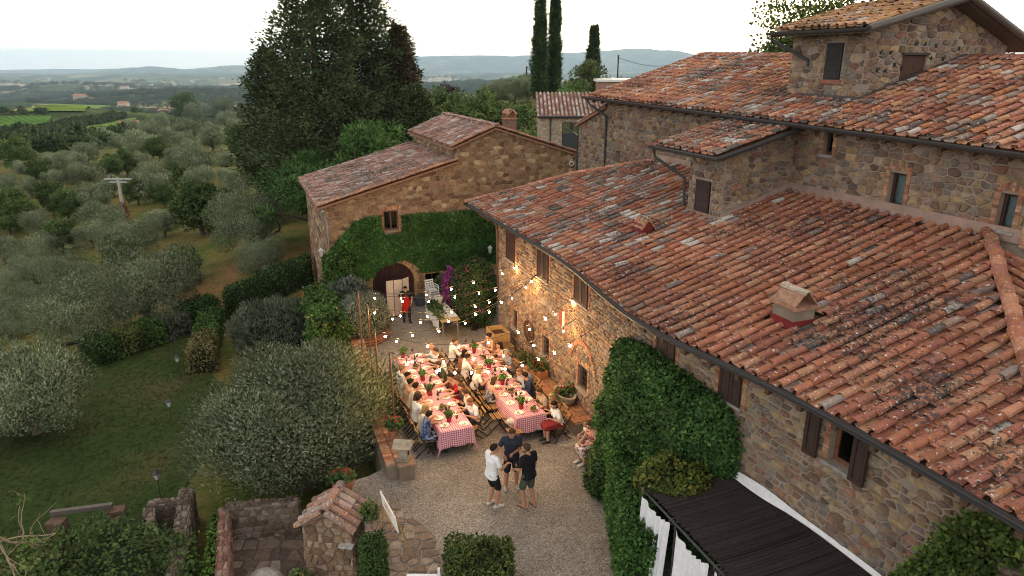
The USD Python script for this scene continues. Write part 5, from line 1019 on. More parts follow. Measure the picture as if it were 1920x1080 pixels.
rg = np.random.default_rng(8); N_ = 420; th = rg.uniform(-.62, .3, N_); rr = rg.uniform(3200, 9000, N_); cl = meshkit.noise(np.column_stack([th * 9, rr / 1500., np.zeros(N_)]), 5); k = cl > .5; th, rr = th[k], rr[k]; xy = np.column_stack([rr * np.sin(th), rr * np.cos(th)])
mb = MB(); V0 = BOXC
tw = MB()
for (x, y), s in zip(xy, rg.uniform(12, 34, len(xy))): z = float(T(x, y)); tw.box((x, y, z + 4), (s, s * .6, 14), jit((.6, .52, .44), .2), rg.uniform(0, 3)); tw.box((x, y, z + 11.6), (s * 1.05, s * .66, 1.2), jit((.42, .24, .18), .2), rg.uniform(0, .1))
tw.build('far_town', 'plaster', None, kind='stuff', label='scattered pale buildings of far towns in the haze', cat='town')
# ---------------------------------------------------------------- hedges, climbers and bushes round the yard
IVY, IVY2 = (0.05, 0.105, 0.026), (0.095, 0.17, 0.04)
def scatter_tri(V, Fc, n, rg):
    a = V[Fc[:, 1]] - V[Fc[:, 0]]; b = V[Fc[:, 2]] - V[Fc[:, 0]]; c = np.cross(a, b); ar = np.linalg.norm(c, axis=1); k = rg.choice(len(Fc), n, p=ar / ar.sum()); u, v = rg.random(n), rg.random(n); f = u + v > 1; u[f], v[f] = 1 - u[f], 1 - v[f]
    return V[Fc[k, 0]] + a[k] * u[:, None] + b[k] * v[:, None], unit(c[k])
def leafy(root, V, Fc, n, L, Wd, base, alt, frac, seed, depth=.08, bump=.06, bs=2.2, core=(0.02, 0.028, 0.012), m='leaf', flowers=None, droop=-.25, name='foliage'):
    """leaves over a closed surface, with the dark twigs inside as a part"""
    rg = np.random.default_rng(seed); V = np.asarray(V, float); Fc = np.asarray(Fc)
    P, N = scatter_tri(V, Fc, n, rg); o = (meshkit.fbm(P * bs, 3, seed) - .5) * 2 * bump * 2.2
    P = P + N * (o + rg.uniform(-depth, depth * .4, n))[:, None]; R = rg.normal(size=(n, 3)); D = unit(N * .45 + R * .7 + [0, 0, droop]); NN = unit(N * .8 + rg.normal(size=(n, 3)) * .45 + [0, 0, .25])
    t = tints(n, base, .25, alt, frac); parts = [leaves(P, D, NN, L * rg.uniform(.6, 1.3, n), Wd * rg.uniform(.6, 1.3, n), t)]
    put_leaves(name, parts, m, root)
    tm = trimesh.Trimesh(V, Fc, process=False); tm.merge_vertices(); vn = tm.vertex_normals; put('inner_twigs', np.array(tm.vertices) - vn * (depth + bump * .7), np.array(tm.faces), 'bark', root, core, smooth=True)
    if flowers:
        fc_, fn, fl = flowers; k = rg.choice(n, fn); d = rdir(fn); put_leaves('blossoms', [leaves(P[k] + NN[k] * .03, unit(d + NN[k] * .4), NN[k], fl, fl * .8, tints(fn, fc_, .25))], 'leaf', root)
def rbox(path, w, h, z0=None, step=.35):
    """a hedge body along a path of (x, y): rounded box, closed"""
    p = LineString(path); n = max(3, int(p.length / step) + 1); q = np.array([p.interpolate(t, True).coords[0] for t in np.linspace(0, 1, n)]); tan = unit(np.gradient(q, axis=0)); nr = np.column_stack([-tan[:, 1], tan[:, 0]])
    prof = np.array([(-.5, 0), (-.5, .45), (-.49, .85), (-.4, .98), (-.15, 1), (.15, 1), (.4, .98), (.49, .85), (.5, .45), (.5, 0)]); m = len(prof); V = []
    for i in range(n):
        g = float(T(*q[i])) if z0 is None else z0
        for a, b in prof: V.append([*(q[i] + nr[i] * a * w), g - .05 + b * (h + .05)])
    V = np.array(V); Q = []
    for i in range(n - 1):
        for j in range(m - 1): k = i * m + j; Q.append([k, k + m, k + m + 1]); Q.append([k, k + m + 1, k + 1])
    for e, fl in ((0, 0), ((n - 1) * m, 1)):
        for j in range(1, m - 1): f = [e, e + j, e + j + 1]; Q.append(f if not fl else f[::-1])
    Fc = np.array(Q); tmp = trimesh.Trimesh(V, Fc, process=False)
    if tmp.volume < 0: Fc = Fc[:, ::-1]
    return V, Fc
def hedge(label, path, w, h, n, seed, z0=None, base=IVY, alt=IVY2, frac=.3, L=.09, Wd=.06, cat='hedge', name='hedge', group=None, **k):
    t = thing(name, label, cat, group=group); V, Fc = rbox(path, w, h, z0); leafy(t, V, Fc, n, L, Wd, base, alt, frac, seed, **k); return t
def gpx(pts): return [hit(*q)[:2] for q in pts]
YEL, YEL2 = (0.20, 0.19, 0.06), (0.30, 0.25, 0.12)
HG = 'clipped hedges round the lawn'
hedge('long clipped hedge along the far edge of the lawn, its left dark green stretch', gpx([(168, 684), (216, 668)]), 1.4, 1.15, 3200, 1, group=HG, L=.13, Wd=.08)
hedge('yellow-tipped stretch in the middle of the long lawn hedge', gpx([(217, 668), (262, 652)]), 1.4, 1.1, 2600, 2, base=YEL, alt=IVY2, frac=.5, group=HG, L=.12, Wd=.07)
hedge('dark green stretch of the long lawn hedge right of the yellow one', gpx([(263, 652), (300, 640)]), 1.4, 1.1, 2400, 3, group=HG, L=.13, Wd=.08)
hedge('low grey lavender-like hedge at the right end of the long lawn hedge', gpx([(300, 640), (343, 622)]), 1.3, 1.0, 2400, 4, base=(.16, .17, .13), alt=(.24, .25, .19), frac=.4, L=.2, Wd=.03, droop=.7, group=HG)
hedge('short green hedge left of the little gate gap', gpx([(338, 614), (404, 592)]), 1.3, 1.1, 3000, 5, base=(.05, .13, .025), group=HG, L=.12, Wd=.08)
hedge('dark hedge right of the gap running to the cellar wall', gpx([(428, 588), (500, 560), (583, 528)]), 1.5, 1.3, 6000, 6, base=(.04, .085, .022), group=HG, L=.13, Wd=.08)
hedge('bright green hedge running down beside the lawn from the gap', gpx([(400, 612), (390, 655)]), 1.0, 1.0, 2600, 7, base=(.06, .14, .03), group=HG, L=.11, Wd=.08)
hedge('yellow-flowered block of hedge at the lower end beside the lawn', gpx([(388, 660), (380, 702)]), 1.0, 1.05, 2600, 8, base=YEL, alt=YEL2, frac=.5, group=HG, L=.11, Wd=.07)
# ivy on the cellar wall
def ivy_wall(label, px, n, seed, base, alt, frac, depth0=.05, depth1=.28, L=.12, Wd=.11, holes=(), name='ivy', al=CA):
    from shapely import contains_xy
    rg = np.random.default_rng(seed); P = np.array([abz(on_alpha(x, y, al)) for x, y in px]); pl = Polygon(P[:, 1:]).buffer(0)
    for h_ in holes: pl = pl.difference(h_)
    x0, y0, x1, y1 = pl.bounds; pts = np.zeros((0, 2))
    while len(pts) < n:
        q = rg.uniform((x0, y0), (x1, y1), (n, 2)); q = q + (rg.normal(size=q.shape) * .05); pts = np.vstack([pts, q[contains_xy(pl, q[:, 0], q[:, 1])]])
    pts = pts[:n]; nz = meshkit.fbm(np.column_stack([pts * 1.5, np.zeros(n)]), 3, seed); dp = depth0 + (depth1 - depth0) * nz * rg.uniform(.5, 1.2, n)
    V = WW(np.column_stack([al - dp, pts])); out = -A3; e = 1e-1
    nx = meshkit.fbm(np.column_stack([(pts + [e, 0]) * 1.5, np.zeros(n)]), 3, seed) - nz; ny = meshkit.fbm(np.column_stack([(pts + [0, e]) * 1.5, np.zeros(n)]), 3, seed) - nz
    N = unit(out - N3 * (nx * 3)[:, None] - np.array([0, 0, 1.]) * (ny * 3)[:, None] + rg.normal(size=(n, 3)) * .35 + [0, 0, .2]); D = unit(np.array([0, 0, -1.]) + rg.normal(size=(n, 3)) * .6 + out * .35)
    t = thing(name, label, 'ivy'); put_leaves('foliage', [leaves(V, D, N, L * rg.uniform(.6, 1.3, n), Wd * rg.uniform(.6, 1.3, n), tints(n, base, .25, alt, frac))], 'leaf', t, kind='stuff'); return t
ivy_wall('dense dark green ivy spread over the cellar gable round the brown window', [(604, 480), (640, 440), (662, 412), (716, 400), (752, 402), (770, 398), (830, 396), (860, 392), (905, 390), (932, 410), (932, 492), (900, 486), (895, 495), (870, 490), (840, 503), (790, 508), (772, 488), (755, 484), (735, 490), (712, 506), (690, 520), (665, 533), (640, 560), (604, 590)], 15000, 1, (.036, .10, .022), (.07, .16, .035), .3, holes=[sbox(cwin[0] - .12, cwin[2] - .12, cwin[1] + .12, cwin[3] + .2), arch.buffer(.08)])
V, Fc = rbox([W(3.5, -5.5)[:2], W(1.0, -5.6)[:2], W(-1.2, -5.7)[:2]], 1.3, 2.0, -.6, .3)
t = thing('ivy', 'thick leafy creeper with orange-tipped leaves tumbling down the left corner of the cellar', 'ivy'); leafy(t, V, Fc, 8000, .14, .1, (.06, .125, .03), (.10, .19, .04), .35, 3, .15, .22, flowers=((.42, .22, .12), 260, .1))
V, Fc = rbox([W(3.4, -4.2)[:2], W(3.3, -5.2)[:2]], .6, 2.9, -.3, .3); leafy(t, V, Fc, 4500, .14, .1, (.06, .125, .03), (.11, .2, .045), .35, 4, .12, .15, name='upper_foliage')
# the big ivy on the farmhouse wall beside the pergola
prof = np.array([abz(on_beta(x, y, -.1)) for x, y in [(1110, 760), (1113, 690), (1122, 645), (1145, 625), (1170, 616), (1215, 626), (1262, 676), (1300, 710), (1342, 742), (1364, 800), (1368, 850)]])
po = np.argsort(-prof[:, 0]); pa, pz_ = prof[po, 0], np.minimum(prof[po, 2], 3.9)
na, ns = 30, 16; aa = np.linspace(pa[0] - .3, pa[-1] + .35, na); V = []
for a in aa:
    hh_ = np.interp(-a, -pa, pz_); e = min(1, (pa[0] - .3 - a) / .8 + .25, (a - pa[-1] - .3) / .8 + .2)
    for s in np.linspace(0, 1, ns): th = s * math.pi / 2; d = .9 * e * math.cos(th) ** .75 * (1 if a > -13 else .95); V.append([a, .7 + float(bow(a)) - d, (-.05 + hh_ * math.sin(th) ** .8) * (1 if e >= 1 else .75 + .25 * e)])
V = np.array(V); i, j = np.meshgrid(np.arange(na - 1), np.arange(ns - 1), indexing='ij'); k = (i * ns + j).ravel(); Q = np.vstack([np.column_stack([k, k + 1, k + ns + 1]), np.column_stack([k, k + ns + 1, k + ns])])
caps = [[0, j + 1, j] for j in range(1, ns - 1)] + [[(na - 1) * ns, (na - 1) * ns + j, (na - 1) * ns + j + 1] for j in range(1, ns - 1)]
Q = np.vstack([Q, caps]); Vw = WW(V); fn = np.cross(Vw[Q[:, 1]] - Vw[Q[:, 0]], Vw[Q[:, 2]] - Vw[Q[:, 0]]); cc = Vw.mean(0); 
if (fn * (Vw[Q].mean(1) - cc)).sum() < 0: Q = Q[:, ::-1]
t = thing('ivy', 'huge rounded mass of ivy climbing the farmhouse wall left of the pergola', 'ivy'); leafy(t, Vw, Q, 30000, .095, .075, (.045, .105, .028), (.085, .17, .04), .3, 9, .1, .13, 1.6)
def sphere_body(c, r, seed=1, flat=0.0):
    m = trimesh.creation.icosphere(3, 1.0); V = np.array(m.vertices) * np.asarray(r); return V + np.asarray(c), np.array(m.faces)
def bush(label, c, r, n, seed, base=GREEN, alt=GREEN2, frac=.35, L=.09, Wd=.06, cat='bush', name='bush', **k):
    t = thing(name, label, cat); V, Fc = sphere_body(c, r); V[:, 2] = np.maximum(V[:, 2], c[2] - r[2] * .8); leafy(t, V, Fc, n, L, Wd, base, alt, frac, seed, **k); return t
p = W(-12.5, -.45); bush('rounded dark green shrub at the foot of the big ivy', (*p[:2], .5), (.62, .62, .72), 3200, 11, (.04, .09, .025), IVY2, .25, .1, .05)
hedge('tall clipped ivy-green hedge in front of the pergola curtains', [W(-12.95, -.45)[:2], W(-14.6, -1.15)[:2], W(-16.0, -1.75)[:2]], .75, 1.66, 13000, 12, 0.0, (.045, .115, .026), (.085, .18, .04), .35, .085, .065, bump=.05)
p = W(-15.6, -.7); t = thing('creeper', 'yellowing creeper spilling onto the corner of the reed pergola roof', 'creeper'); V, Fc = sphere_body((*W(-15.35, -.75)[:2], 2.32), (.75, .62, .22)); leafy(t, V, Fc, 2600, .1, .075, (.085, .13, .03), (.2, .2, .04), .4, 13, .1, .15)
q = PZ(898, 1052, .75); hedge('round-cornered clipped bush with yellow-green tips at the bottom of the picture', [(q[0] - .62, q[1] + .05), (q[0] + .62, q[1] + .05)], 1.25, .95, 5200, 14, 0.0, (.06, .115, .028), (.16, .18, .045), .45, .085, .055, cat='bush', name='clipped_bush', bump=.07)
q = PZ(790, 1078, .6); t = thing('white_planter', 'white box with a raised rim at the bottom edge left of the clipped bush', 'planter', (q[0] + .05, q[1] - .2, 0)); mb = MB(); mb.box((0, 0, .28), (.62, .4, .56), (.72, .72, .74)); mb.build('box', 'paint', t); mb = MB(); mb.box((0, 0, .58), (.68, .46, .04), (.75, .75, .77)); mb.box((.3, .2, .66), (.05, .05, .2), (.75, .75, .77)); mb.build('rim', 'paint', t)
# bougainvillea in the corner
p = W(-.2, .15); bush('tall rounded bougainvillea in the corner between cellar and farmhouse', (p[0], p[1], 1.35), (.95, .8, 1.55), 7000, 15, (.045, .085, .03), (.07, .12, .035), .3, .1, .07, name='bougainvillea', flowers=((.45, .05, .2), 200, .09))
p = W(.9, -.55); t = thing('bougainvillea', 'purple-flowered edge of the bougainvillea, left of its green mass', 'flowering plant'); V, Fc = sphere_body((p[0], p[1], 1.25), (.24, .3, 1.15)); leafy(t, V, Fc, 1500, .1, .075, (.2, .035, .17), (.3, .06, .25), .5, 16, .1, .12)
p = W(3.2, -.1); bush('low green plant between the side door and the square shutter', (p[0], p[1], .75), (.5, .3, .55), 1300, 17, (.09, .13, .04), GREEN2)
GREY, GREY2 = (.21, .235, .165), (.31, .335, .245)
for k, (al, be, r, rz_, g1, g2, n, lab) in enumerate(((2.3, -4.45, .95, .95, (.13, .16, .125), (.2, .23, .18), 5200, 'dark grey-green rounded shrub in front of the cellar, behind the paler one'), (.1, -4.35, 1.05, .95, GREY, GREY2, 6800, 'pale grey-green rounded rosemary-like shrub behind the rusty posts'))):
    p = W(al, be); bush(lab, (p[0], p[1], .75), (r, r, rz_), n, 18 + k, g1, g2, .4, .2, .035, 'shrub', 'grey_shrub', droop=.9, depth=.14, bump=.16)
p = W(.1, -4.35); t = thing('round_planter', 'low ringed terracotta basin under the pale grey-green shrub', 'planter', (p[0], p[1], 0)); mb = MB(); mb.lathe([(0, 0), (.95, 0), (1.02, .08), (.98, .12), (1.05, .2), (1.0, .25), (1.06, .32), (.9, .34), (0, .3)], (0, 0, 0), (.25, .12, .08), 26); mb.build('basin', 'plaster', t, smooth=40)
q = hit(520, 685); d = (q - CAM) @ FW; bush('wide dark grey-green shrub below the dark hedge, behind the big olive', (q[0], q[1] + .5, q[2] + 55 * d / F), (80 * d / F, 70 * d / F, 62 * d / F), 12000, 21, (.10, .13, .085), (.16, .19, .125), .35, .22, .05, 'shrub', 'grey_shrub', droop=.7, depth=.2, bump=.25)
# the big olive in the foreground and the olive with dark trunks by the lawn
q = hit(575, 915); d = (q - CAM) @ FW; wd = 415 * d / F
olive_tree('very large silver-green olive in the foreground, left of the tables', 91, q, .6, (wd, wd * .8, wd * .76), 210, 620, .021, .0065, tall=1.0, trunks=8)
q = hit(70, 815); d = (q - CAM) @ FW; wd = 215 * d / F
olive_tree('large olive with dark split trunks at the left edge of the lawn', 92, q, .2, (wd, wd, wd * .95), 100, 420, .034, .010, tall=1.02, trunks=6)
# shrubs along the outside of the low wall
PL = ((-1.6, -5.9, .55, (.07, .12, .03), GREEN2, (.5, .2, .1)), (-2.6, -6.0, .6, (.12, .15, .08), (.2, .22, .12), None), (-3.6, -6.1, .65, (.06, .11, .03), GREEN2, None), (-4.6, -6.1, .6, (.13, .16, .1), GREY, (.5, .12, .08)), (-5.7, -6.2, .7, (.09, .13, .05), (.17, .2, .11), None), (-6.9, -6.1, .6, (.1, .14, .04), (.22, .2, .06), (.45, .25, .06)))
for k, (al, be, r, c1, c2, fl_c) in enumerate(PL):
    p = W(al, be); bush('leafy shrub on the outer side of the low brick wall, ' + ordinal(k) + ' from the cellar', (p[0], p[1], .05), (r, r, .8), 1700, 30 + k, c1, c2, .4, .11, .06, 'shrub', 'shrub', flowers=(fl_c, 60, .08) if fl_c else None, bump=.15)
# bottom left: bushes, bare tree, ruined posts
q = PZ(205, 1050, -.6); bush('sprawling green bush in the bottom left corner', (q[0], q[1], -.9), (2.1, 1.3, 1.0), 7000, 41, (.06, .11, .03), (.12, .18, .05), .4, .12, .07, bump=.35, depth=.3, bs=1.2)
q = PZ(40, 1070, -.6); bush('yellow-green bush under the bare branches at the left bottom edge', (q[0], q[1], -1.0), (1.3, 1.0, .9), 3600, 42, (.10, .15, .04), (.16, .2, .06), .4, .12, .07, bump=.35, depth=.3, bs=1.2)
q = PZ(2, 1060, -.8); t = thing('bare_tree', 'nearly leafless pale-barked tree reaching in from the bottom left corner', 'tree', q); rg = np.random.default_rng(5); mb = MB(); tips = []
def grow(p, d, L_, r, lev):
    pts = [p]; dd = d.copy()
    for _ in range(4): dd = unit(dd + rg.normal(size=3) * .22 + [0, 0, .04]); pts.append(pts[-1] + dd * L_ / 4)
    mb.tube(pts, np.linspace(r, r * .6, 5), (.30, .23, .15), 5, caps=False)
    if lev == 0: tips.append(pts[-1]); return
    for _ in range(3 if lev > 1 else 2): grow(np.array(pts[rg.integers(2, 5)]), unit(dd + rg.normal(size=3) * .75), L_ * rg.uniform(.55, .8), r * .55, lev - 1)
grow(np.array([-.1, 0, -1.]), unit(np.array([.2, .15, 1.])), 1.9, .06, 4); mb.build('branches', 'bark', t, smooth=60)
tp_ = np.array(tips)[::5]; put_leaves('leaf_tufts', [clump_crown(tp_, np.full(len(tp_), .13), 14, .11, .07, (.10, .17, .04), (.16, .22, .06), .4, tp_.mean(0), -.2)], 'leaf', t, kind='stuff')
BRK = (.14, .08, .06)
for k, (px_, py_, lab) in enumerate(((118, 985, 'leaning reddish stone gatepost in the bushes, left one'), (208, 965, 'leaning reddish stone gatepost in the bushes, right one'))):
    q = PZ(px_, py_, -.6); t = thing('gatepost', lab, 'post', (q[0], q[1], -1.7), .3 * k, 'old gateposts in the bushes'); mb = MB()
    for i in range(8): mb.box((.02 * i * (1 if k else -1), 0, .08 + .155 * i), (.36 + .03 * (i % 2), .3 + .03 * ((i + 1) % 2), .15), jit(BRK, .2), .05 * rg.normal())
    mb.build('masonry', 'stone', t)
q0, q1 = PZ(110, 962, -.35), PZ(196, 947, -.35); t = thing('wooden_beam', 'weathered grey beam lying across the old gateposts', 'beam', q0); mb = MB(); mb.bar((-.2, 0, 0), q1 - q0 + [.2, 0, 0], .12, .1, (.13, .11, .095)); mb.build('timber', 'wood', t)
# ---------------------------------------------------------------- lower terrace walls, paving, shrine
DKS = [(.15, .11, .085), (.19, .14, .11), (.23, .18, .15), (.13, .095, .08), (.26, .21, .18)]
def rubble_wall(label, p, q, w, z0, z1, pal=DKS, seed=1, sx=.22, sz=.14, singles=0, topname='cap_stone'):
    p, q = np.asarray(p, float)[:2], np.asarray(q, float)[:2]; d = q - p; L_ = np.linalg.norm(d); d /= L_; nr = np.array([d[1], -d[0]]); t = thing('rubble_wall', label, 'wall')
    def fm(side):
        def f(V): V = np.asarray(V, float); xy = p + V[:, :1] * d + (nr * side) * (w / 2 + V[:, 2:3]); return np.column_stack([xy, V[:, 1]])
        return f
    mb = MB(); c = [(*(p + d * a + nr * b), z) for a in (0, L_) for b in (-w / 2, w / 2) for z in (z0, z1)]; mb.hexa(c, (.2, .155, .12)); body = mb.build('wall_core', 'plaster', t)
    for s in (-1, 1): stone_wall(body, sbox(0, z0, L_, z1), fm(s), pal, sx, sz, seed + s, gap=.012, proud=.03)
    def top(V): V = np.asarray(V, float); xy = p + V[:, :1] * d + nr * V[:, 1:2]; return np.column_stack([xy, z1 + V[:, 2]])
    stone_wall(body, sbox(0, -w / 2, L_, w / 2), top, pal, sx * .9, sx * .7, seed + 7, singles=singles, gap=.01, proud=.05, name=topname, stuff='cap_stones')
    for e, (a, sg) in enumerate(((0, -1), (L_, 1))):
        def endf(V, a=a, sg=sg): V = np.asarray(V, float); xy = p + d * (a + sg * V[:, 2:3]) + nr * V[:, :1]; return np.column_stack([xy, V[:, 1]])
        stone_wall(body, sbox(-w / 2, z0, w / 2, z1), endf, pal, sx, sz, seed + 11 + e, gap=.012, proud=.03, stuff='end_stones')
    return t
zt = -.75
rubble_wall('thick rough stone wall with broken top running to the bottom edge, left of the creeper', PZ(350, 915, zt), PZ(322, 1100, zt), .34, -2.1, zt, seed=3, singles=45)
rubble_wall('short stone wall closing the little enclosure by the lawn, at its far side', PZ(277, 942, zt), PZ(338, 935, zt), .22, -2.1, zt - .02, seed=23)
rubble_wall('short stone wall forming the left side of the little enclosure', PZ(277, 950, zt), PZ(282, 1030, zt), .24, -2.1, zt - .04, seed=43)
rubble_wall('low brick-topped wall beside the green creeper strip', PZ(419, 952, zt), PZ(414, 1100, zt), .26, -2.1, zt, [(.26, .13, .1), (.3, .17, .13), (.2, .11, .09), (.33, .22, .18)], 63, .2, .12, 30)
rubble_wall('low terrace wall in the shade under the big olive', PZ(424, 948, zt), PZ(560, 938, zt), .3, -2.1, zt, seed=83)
q0, q1 = PZ(402, 965, zt), PZ(388, 1100, zt); hedge('narrow strip of bright green creeper along the brick-topped wall', [q0[:2], q1[:2]], .26, 1.1, 2600, 85, -1.75, (.09, .17, .03), (.16, .26, .05), .4, .07, .055, cat='creeper', name='creeper_strip', bump=.05, depth=.06)
zp = -1.72; t = thing('terrace_paving', 'dark irregular flagstones of the sunken terrace beside the shrine', 'paving')
fp = Polygon([PZ(*q_, zp)[:2] for q_ in [(425, 975), (560, 960), (600, 1010), (600, 1110), (420, 1110)]]).buffer(0)
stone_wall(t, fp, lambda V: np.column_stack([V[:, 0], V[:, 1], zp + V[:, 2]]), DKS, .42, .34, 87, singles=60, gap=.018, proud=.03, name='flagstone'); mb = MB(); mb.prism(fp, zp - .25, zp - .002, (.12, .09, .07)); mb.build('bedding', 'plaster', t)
q = PZ(500, 1090, -1.5); t = thing('boulder', 'rounded grey stone trough end at the bottom edge of the terrace', 'stone', q); m = trimesh.creation.icosphere(3, 1.0); V = np.array(m.vertices) * [.42, .3, .32]; V *= (1 + .12 * (meshkit.fbm(V * 4, 3, 2) - .5)[:, None] * 2); put('rock', V, np.array(m.faces), 'stone', t, (.36, .33, .3), smooth=True)
# shrine
zt_ = .42; fa = PZ(608, 962, zt_); t = thing('stone_shrine', 'small gabled stone shrine with a mossy tiled roof at the bottom left of the yard', 'shrine', (fa[0], fa[1], 0), -.16)
hw, dp, ze_ = .6, .95, zt_ - .36
def local(f): return f
SHP = [(.30, .2, .13), (.36, .26, .175), (.25, .155, .10), (.33, .24, .18), (.22, .135, .095)]
mb = MB(); poly = Polygon([(-hw, -1.8), (hw, -1.8), (hw, ze_ - .02), (0, zt_ - .04), (-hw, ze_ - .02)]); m = trimesh.creation.extrude_polygon(poly, dp, engine='earcut'); v = np.array(m.vertices); mb.add(np.column_stack([v[:, 0], .03 + dp - v[:, 2], v[:, 1]])[:, [0, 1, 2]], m.faces[:, ::-1] if False else m.faces, (.2, .15, .1)); body = mb.build('core', 'plaster', t)
stone_wall(body, poly, lambda V: np.column_stack([V[:, 0], .03 - V[:, 2], V[:, 1]]), SHP, .24, .19, 91, singles=60, gap=.012, proud=.045, name='block')
for s in (-1, 1): stone_wall(body, sbox(0, -1.8, dp, ze_ - .03), lambda V, s=s: np.column_stack([s * (hw + V[:, 2]), V[:, 0] + .03, V[:, 1]]), SHP, .24, .19, 93 + s, gap=.012, proud=.04)
mb = MB(); mb.box((.5, -.08, ze_ - .42), (.34, .16, .04), (.5, .48, .46)); mb.build('stone_shelf', 'stone', t)
SHT = [(.36, .26, .23), (.3, .2, .18), (.42, .32, .29), (.27, .16, .13), (.38, .22, .17)]; rg = np.random.default_rng(4)
mb = MB()
for s in (-1, 1):
    sl = math.atan2(.36, hw); D = np.array([s * math.cos(sl), 0, -math.sin(sl)]); U = np.array([0, 1., 0]); Z = np.cross(D, U) * (1 if np.cross(D, U)[2] > 0 else -1)
    mb.box(np.array([s * hw * .56, dp / 2, (zt_ + ze_) / 2 - .01]), (.84, dp + .2, .05), (.2, .13, .1), R=np.column_stack([D, U, Z]))
rb = mb.build('roof', 'wood', t)
for s in (-1, 1):
    sl = math.atan2(.36, hw); D = np.array([s * math.cos(sl), 0, -math.sin(sl)]); U = np.array([0, 1., 0]); Z = np.cross(D, U) * (1 if np.cross(D, U)[2] > 0 else -1)
    for i, y in enumerate(np.arange(-.02, dp + .1, .235)):
        for k in range(2):
            V, Fc = cover_tile(.46, .105, .09, .03); o = np.array([0, y + rg.normal(0, .012), zt_ + .04]) + D * (.36 * k + .02) + Z * (-.01 - .0 * k + .03 * (1 - k)); put('roof_tile', o + V[:, :1] * (D + U * rg.normal(0, .04)) + V[:, 1:2] * U + V[:, 2:] * Z, Fc, 'tile', rb, jit(SHT[rg.integers(5)], .2), smooth=35)
for k in range(3): V, Fc = cover_tile(.44, .13, .11, .03); put('ridge_tile', np.column_stack([V[:, 1], -.08 + .34 * k + V[:, 0] * 1.0, zt_ + .09 + .02 * (k % 2) + V[:, 2]]), Fc, 'tile', rb, jit(SHT[rg.integers(5)], .15), smooth=35)
q = PZ(560, 1075, -.9); bush('small wild plant growing against the shrine', (q[0], q[1], -1.2), (.28, .22, .4), 420, 95, (.07, .12, .03), GREEN2, .4, .09, .06, flowers=((.5, .3, .1), 10, .06))
q0, q1 = PZ(697, 1000, .25), PZ(702, 1090, .1); hedge('clipped box hedge right of the stone shrine', [q0[:2], (q1[0], q1[1])], .55, 1.15, 5200, 96, -.85, (.05, .115, .028), (.09, .17, .04), .35, .065, .05, bump=.03, depth=.06)
q = PZ(692, 968, .0); bush('tiny green shrub behind the box hedge', (q[0], q[1], .1), (.22, .22, .3), 500, 97, GREEN2, ACA2, .4, .08, .05)
# ---------------------------------------------------------------- low brick-topped wall on the left of the yard
t = thing('low_yard_wall', 'low plastered wall with a brick top along the left side of the yard', 'wall')
lw = [(-1.2, -4.75), (-3.8, -4.95), (-6.9, -5.2), (-9.9, -5.25)]
for (a0, b0), (a1, b1) in zip(lw[:-1], lw[1:]): mb = MB(); mb.hexa(WW([(a, (b0 if a == a0 else b1) + s, z) for a in (a0, a1) for s in (-.24, .2) for z in (-1.9, .40)]), (.24, .19, .145)); mb.build('wall_section', 'plaster', t)
ls = LineString(lw)
for s in np.arange(0, ls.length - .05, .135):
    a, b = ls.interpolate(s).coords[0]; p = W(a, b - .02, .43)
    for k in (-1, 1): mb = MB(); mb.box(p + N3 * k * .125, (.125, .235, .06), jit(BRICK[RNG.integers(4)], .25) * .8, AANG + RNG.normal(0, .02)); mb.build('brick', 'stone', t)
mb = MB(); mb.box(W(-9.85, -5.02, .2), (.44, .4, .4), (.24, .185, .14), AANG); mb.build('end_pier', 'plaster', t); mb = MB(); mb.box(W(-9.85, -5.02, .43), (.5, .46, .05), (.28, .18, .125), AANG); mb.build('pier_cap', 'stone', t)
p = W(-9.75, -5.02, .46); t = thing('model_house', 'tiny stone house with a gabled roof standing on the end pier of the low wall', 'garden ornament', p, AANG - .5); mb = MB(); mb.box((0, 0, .2), (.24, .24, .4), (.33, .29, .22)); mb.box((0, -.125, .2), (.08, .02, .14), (.04, .03, .03)); mb.box((0, 0, .02), (.34, .32, .04), (.3, .26, .2)); mb.build('body', 'stone', t)
mb = MB(); mb.prism(Polygon([(-.23, 0), (.23, 0), (0, .17)]), -.24, .24, (.4, .33, .24)); mb.map(lambda v: np.column_stack([v[:, 0], v[:, 2], v[:, 1] + .4])); mb.build('roof', 'stone', t)
# bench ledge along the farmhouse wall
t = thing('wall_bench', 'long low ledge with terracotta paving along the foot of the farmhouse wall', 'bench')
mb = MB(); mb.hexa(WW([(a, b, z) for a in (-9.55, -4.6) for b in (.02, .68) for z in (-.02, .3)]), (.32, .25, .18)); mb.build('masonry', 'plaster', t)
for k, a in enumerate(np.arange(-9.5, -4.6, .31)):
    for b in (.17, .5): mb = MB(); mb.box(W(a + .15, b, .315), (.295, .31, .03), jit((.36, .18, .1), .2), AANG); mb.build('terracotta_slab', 'stone', t)
mb = MB(); mb.hexa(WW([(a, b, z) for a in (-11.3, -10.45) for b in (-.35, .35) for z in (-.02, .4)]), (.3, .24, .18)); mb.build('stone_block', 'stone', t)
t = thing('manhole_cover', 'round pale stone disc set in the gravel near the bench', 'manhole cover', W(-9.8, -.35, .004)); mb = MB(); mb.lathe([(0, .02), (.3, .02), (.32, .0), (.32, -.05)], (0, 0, 0), (.42, .36, .29), 30); mb.build('disc', 'stone', t); mb = MB(); mb.lathe([(0, .026), (.035, .026), (.035, .015)], (0, 0, 0), (.2, .16, .13), 10); mb.build('hole', 'stone', t)
for k, (a, b, s) in enumerate(((-11.6, -.35, .3), (-12.1, -.55, .26), (-11.9, .0, .34))): t = thing('flat_stone', ordinal(k) + ' flat stone set in the gravel beside the ivy', 'stone', W(a, b, 0)); m = trimesh.creation.icosphere(2, 1.0); put('slab', np.array(m.vertices) * [s, s * .7, .05], np.array(m.faces), 'stone', t, (.36, .29, .21), smooth=True)

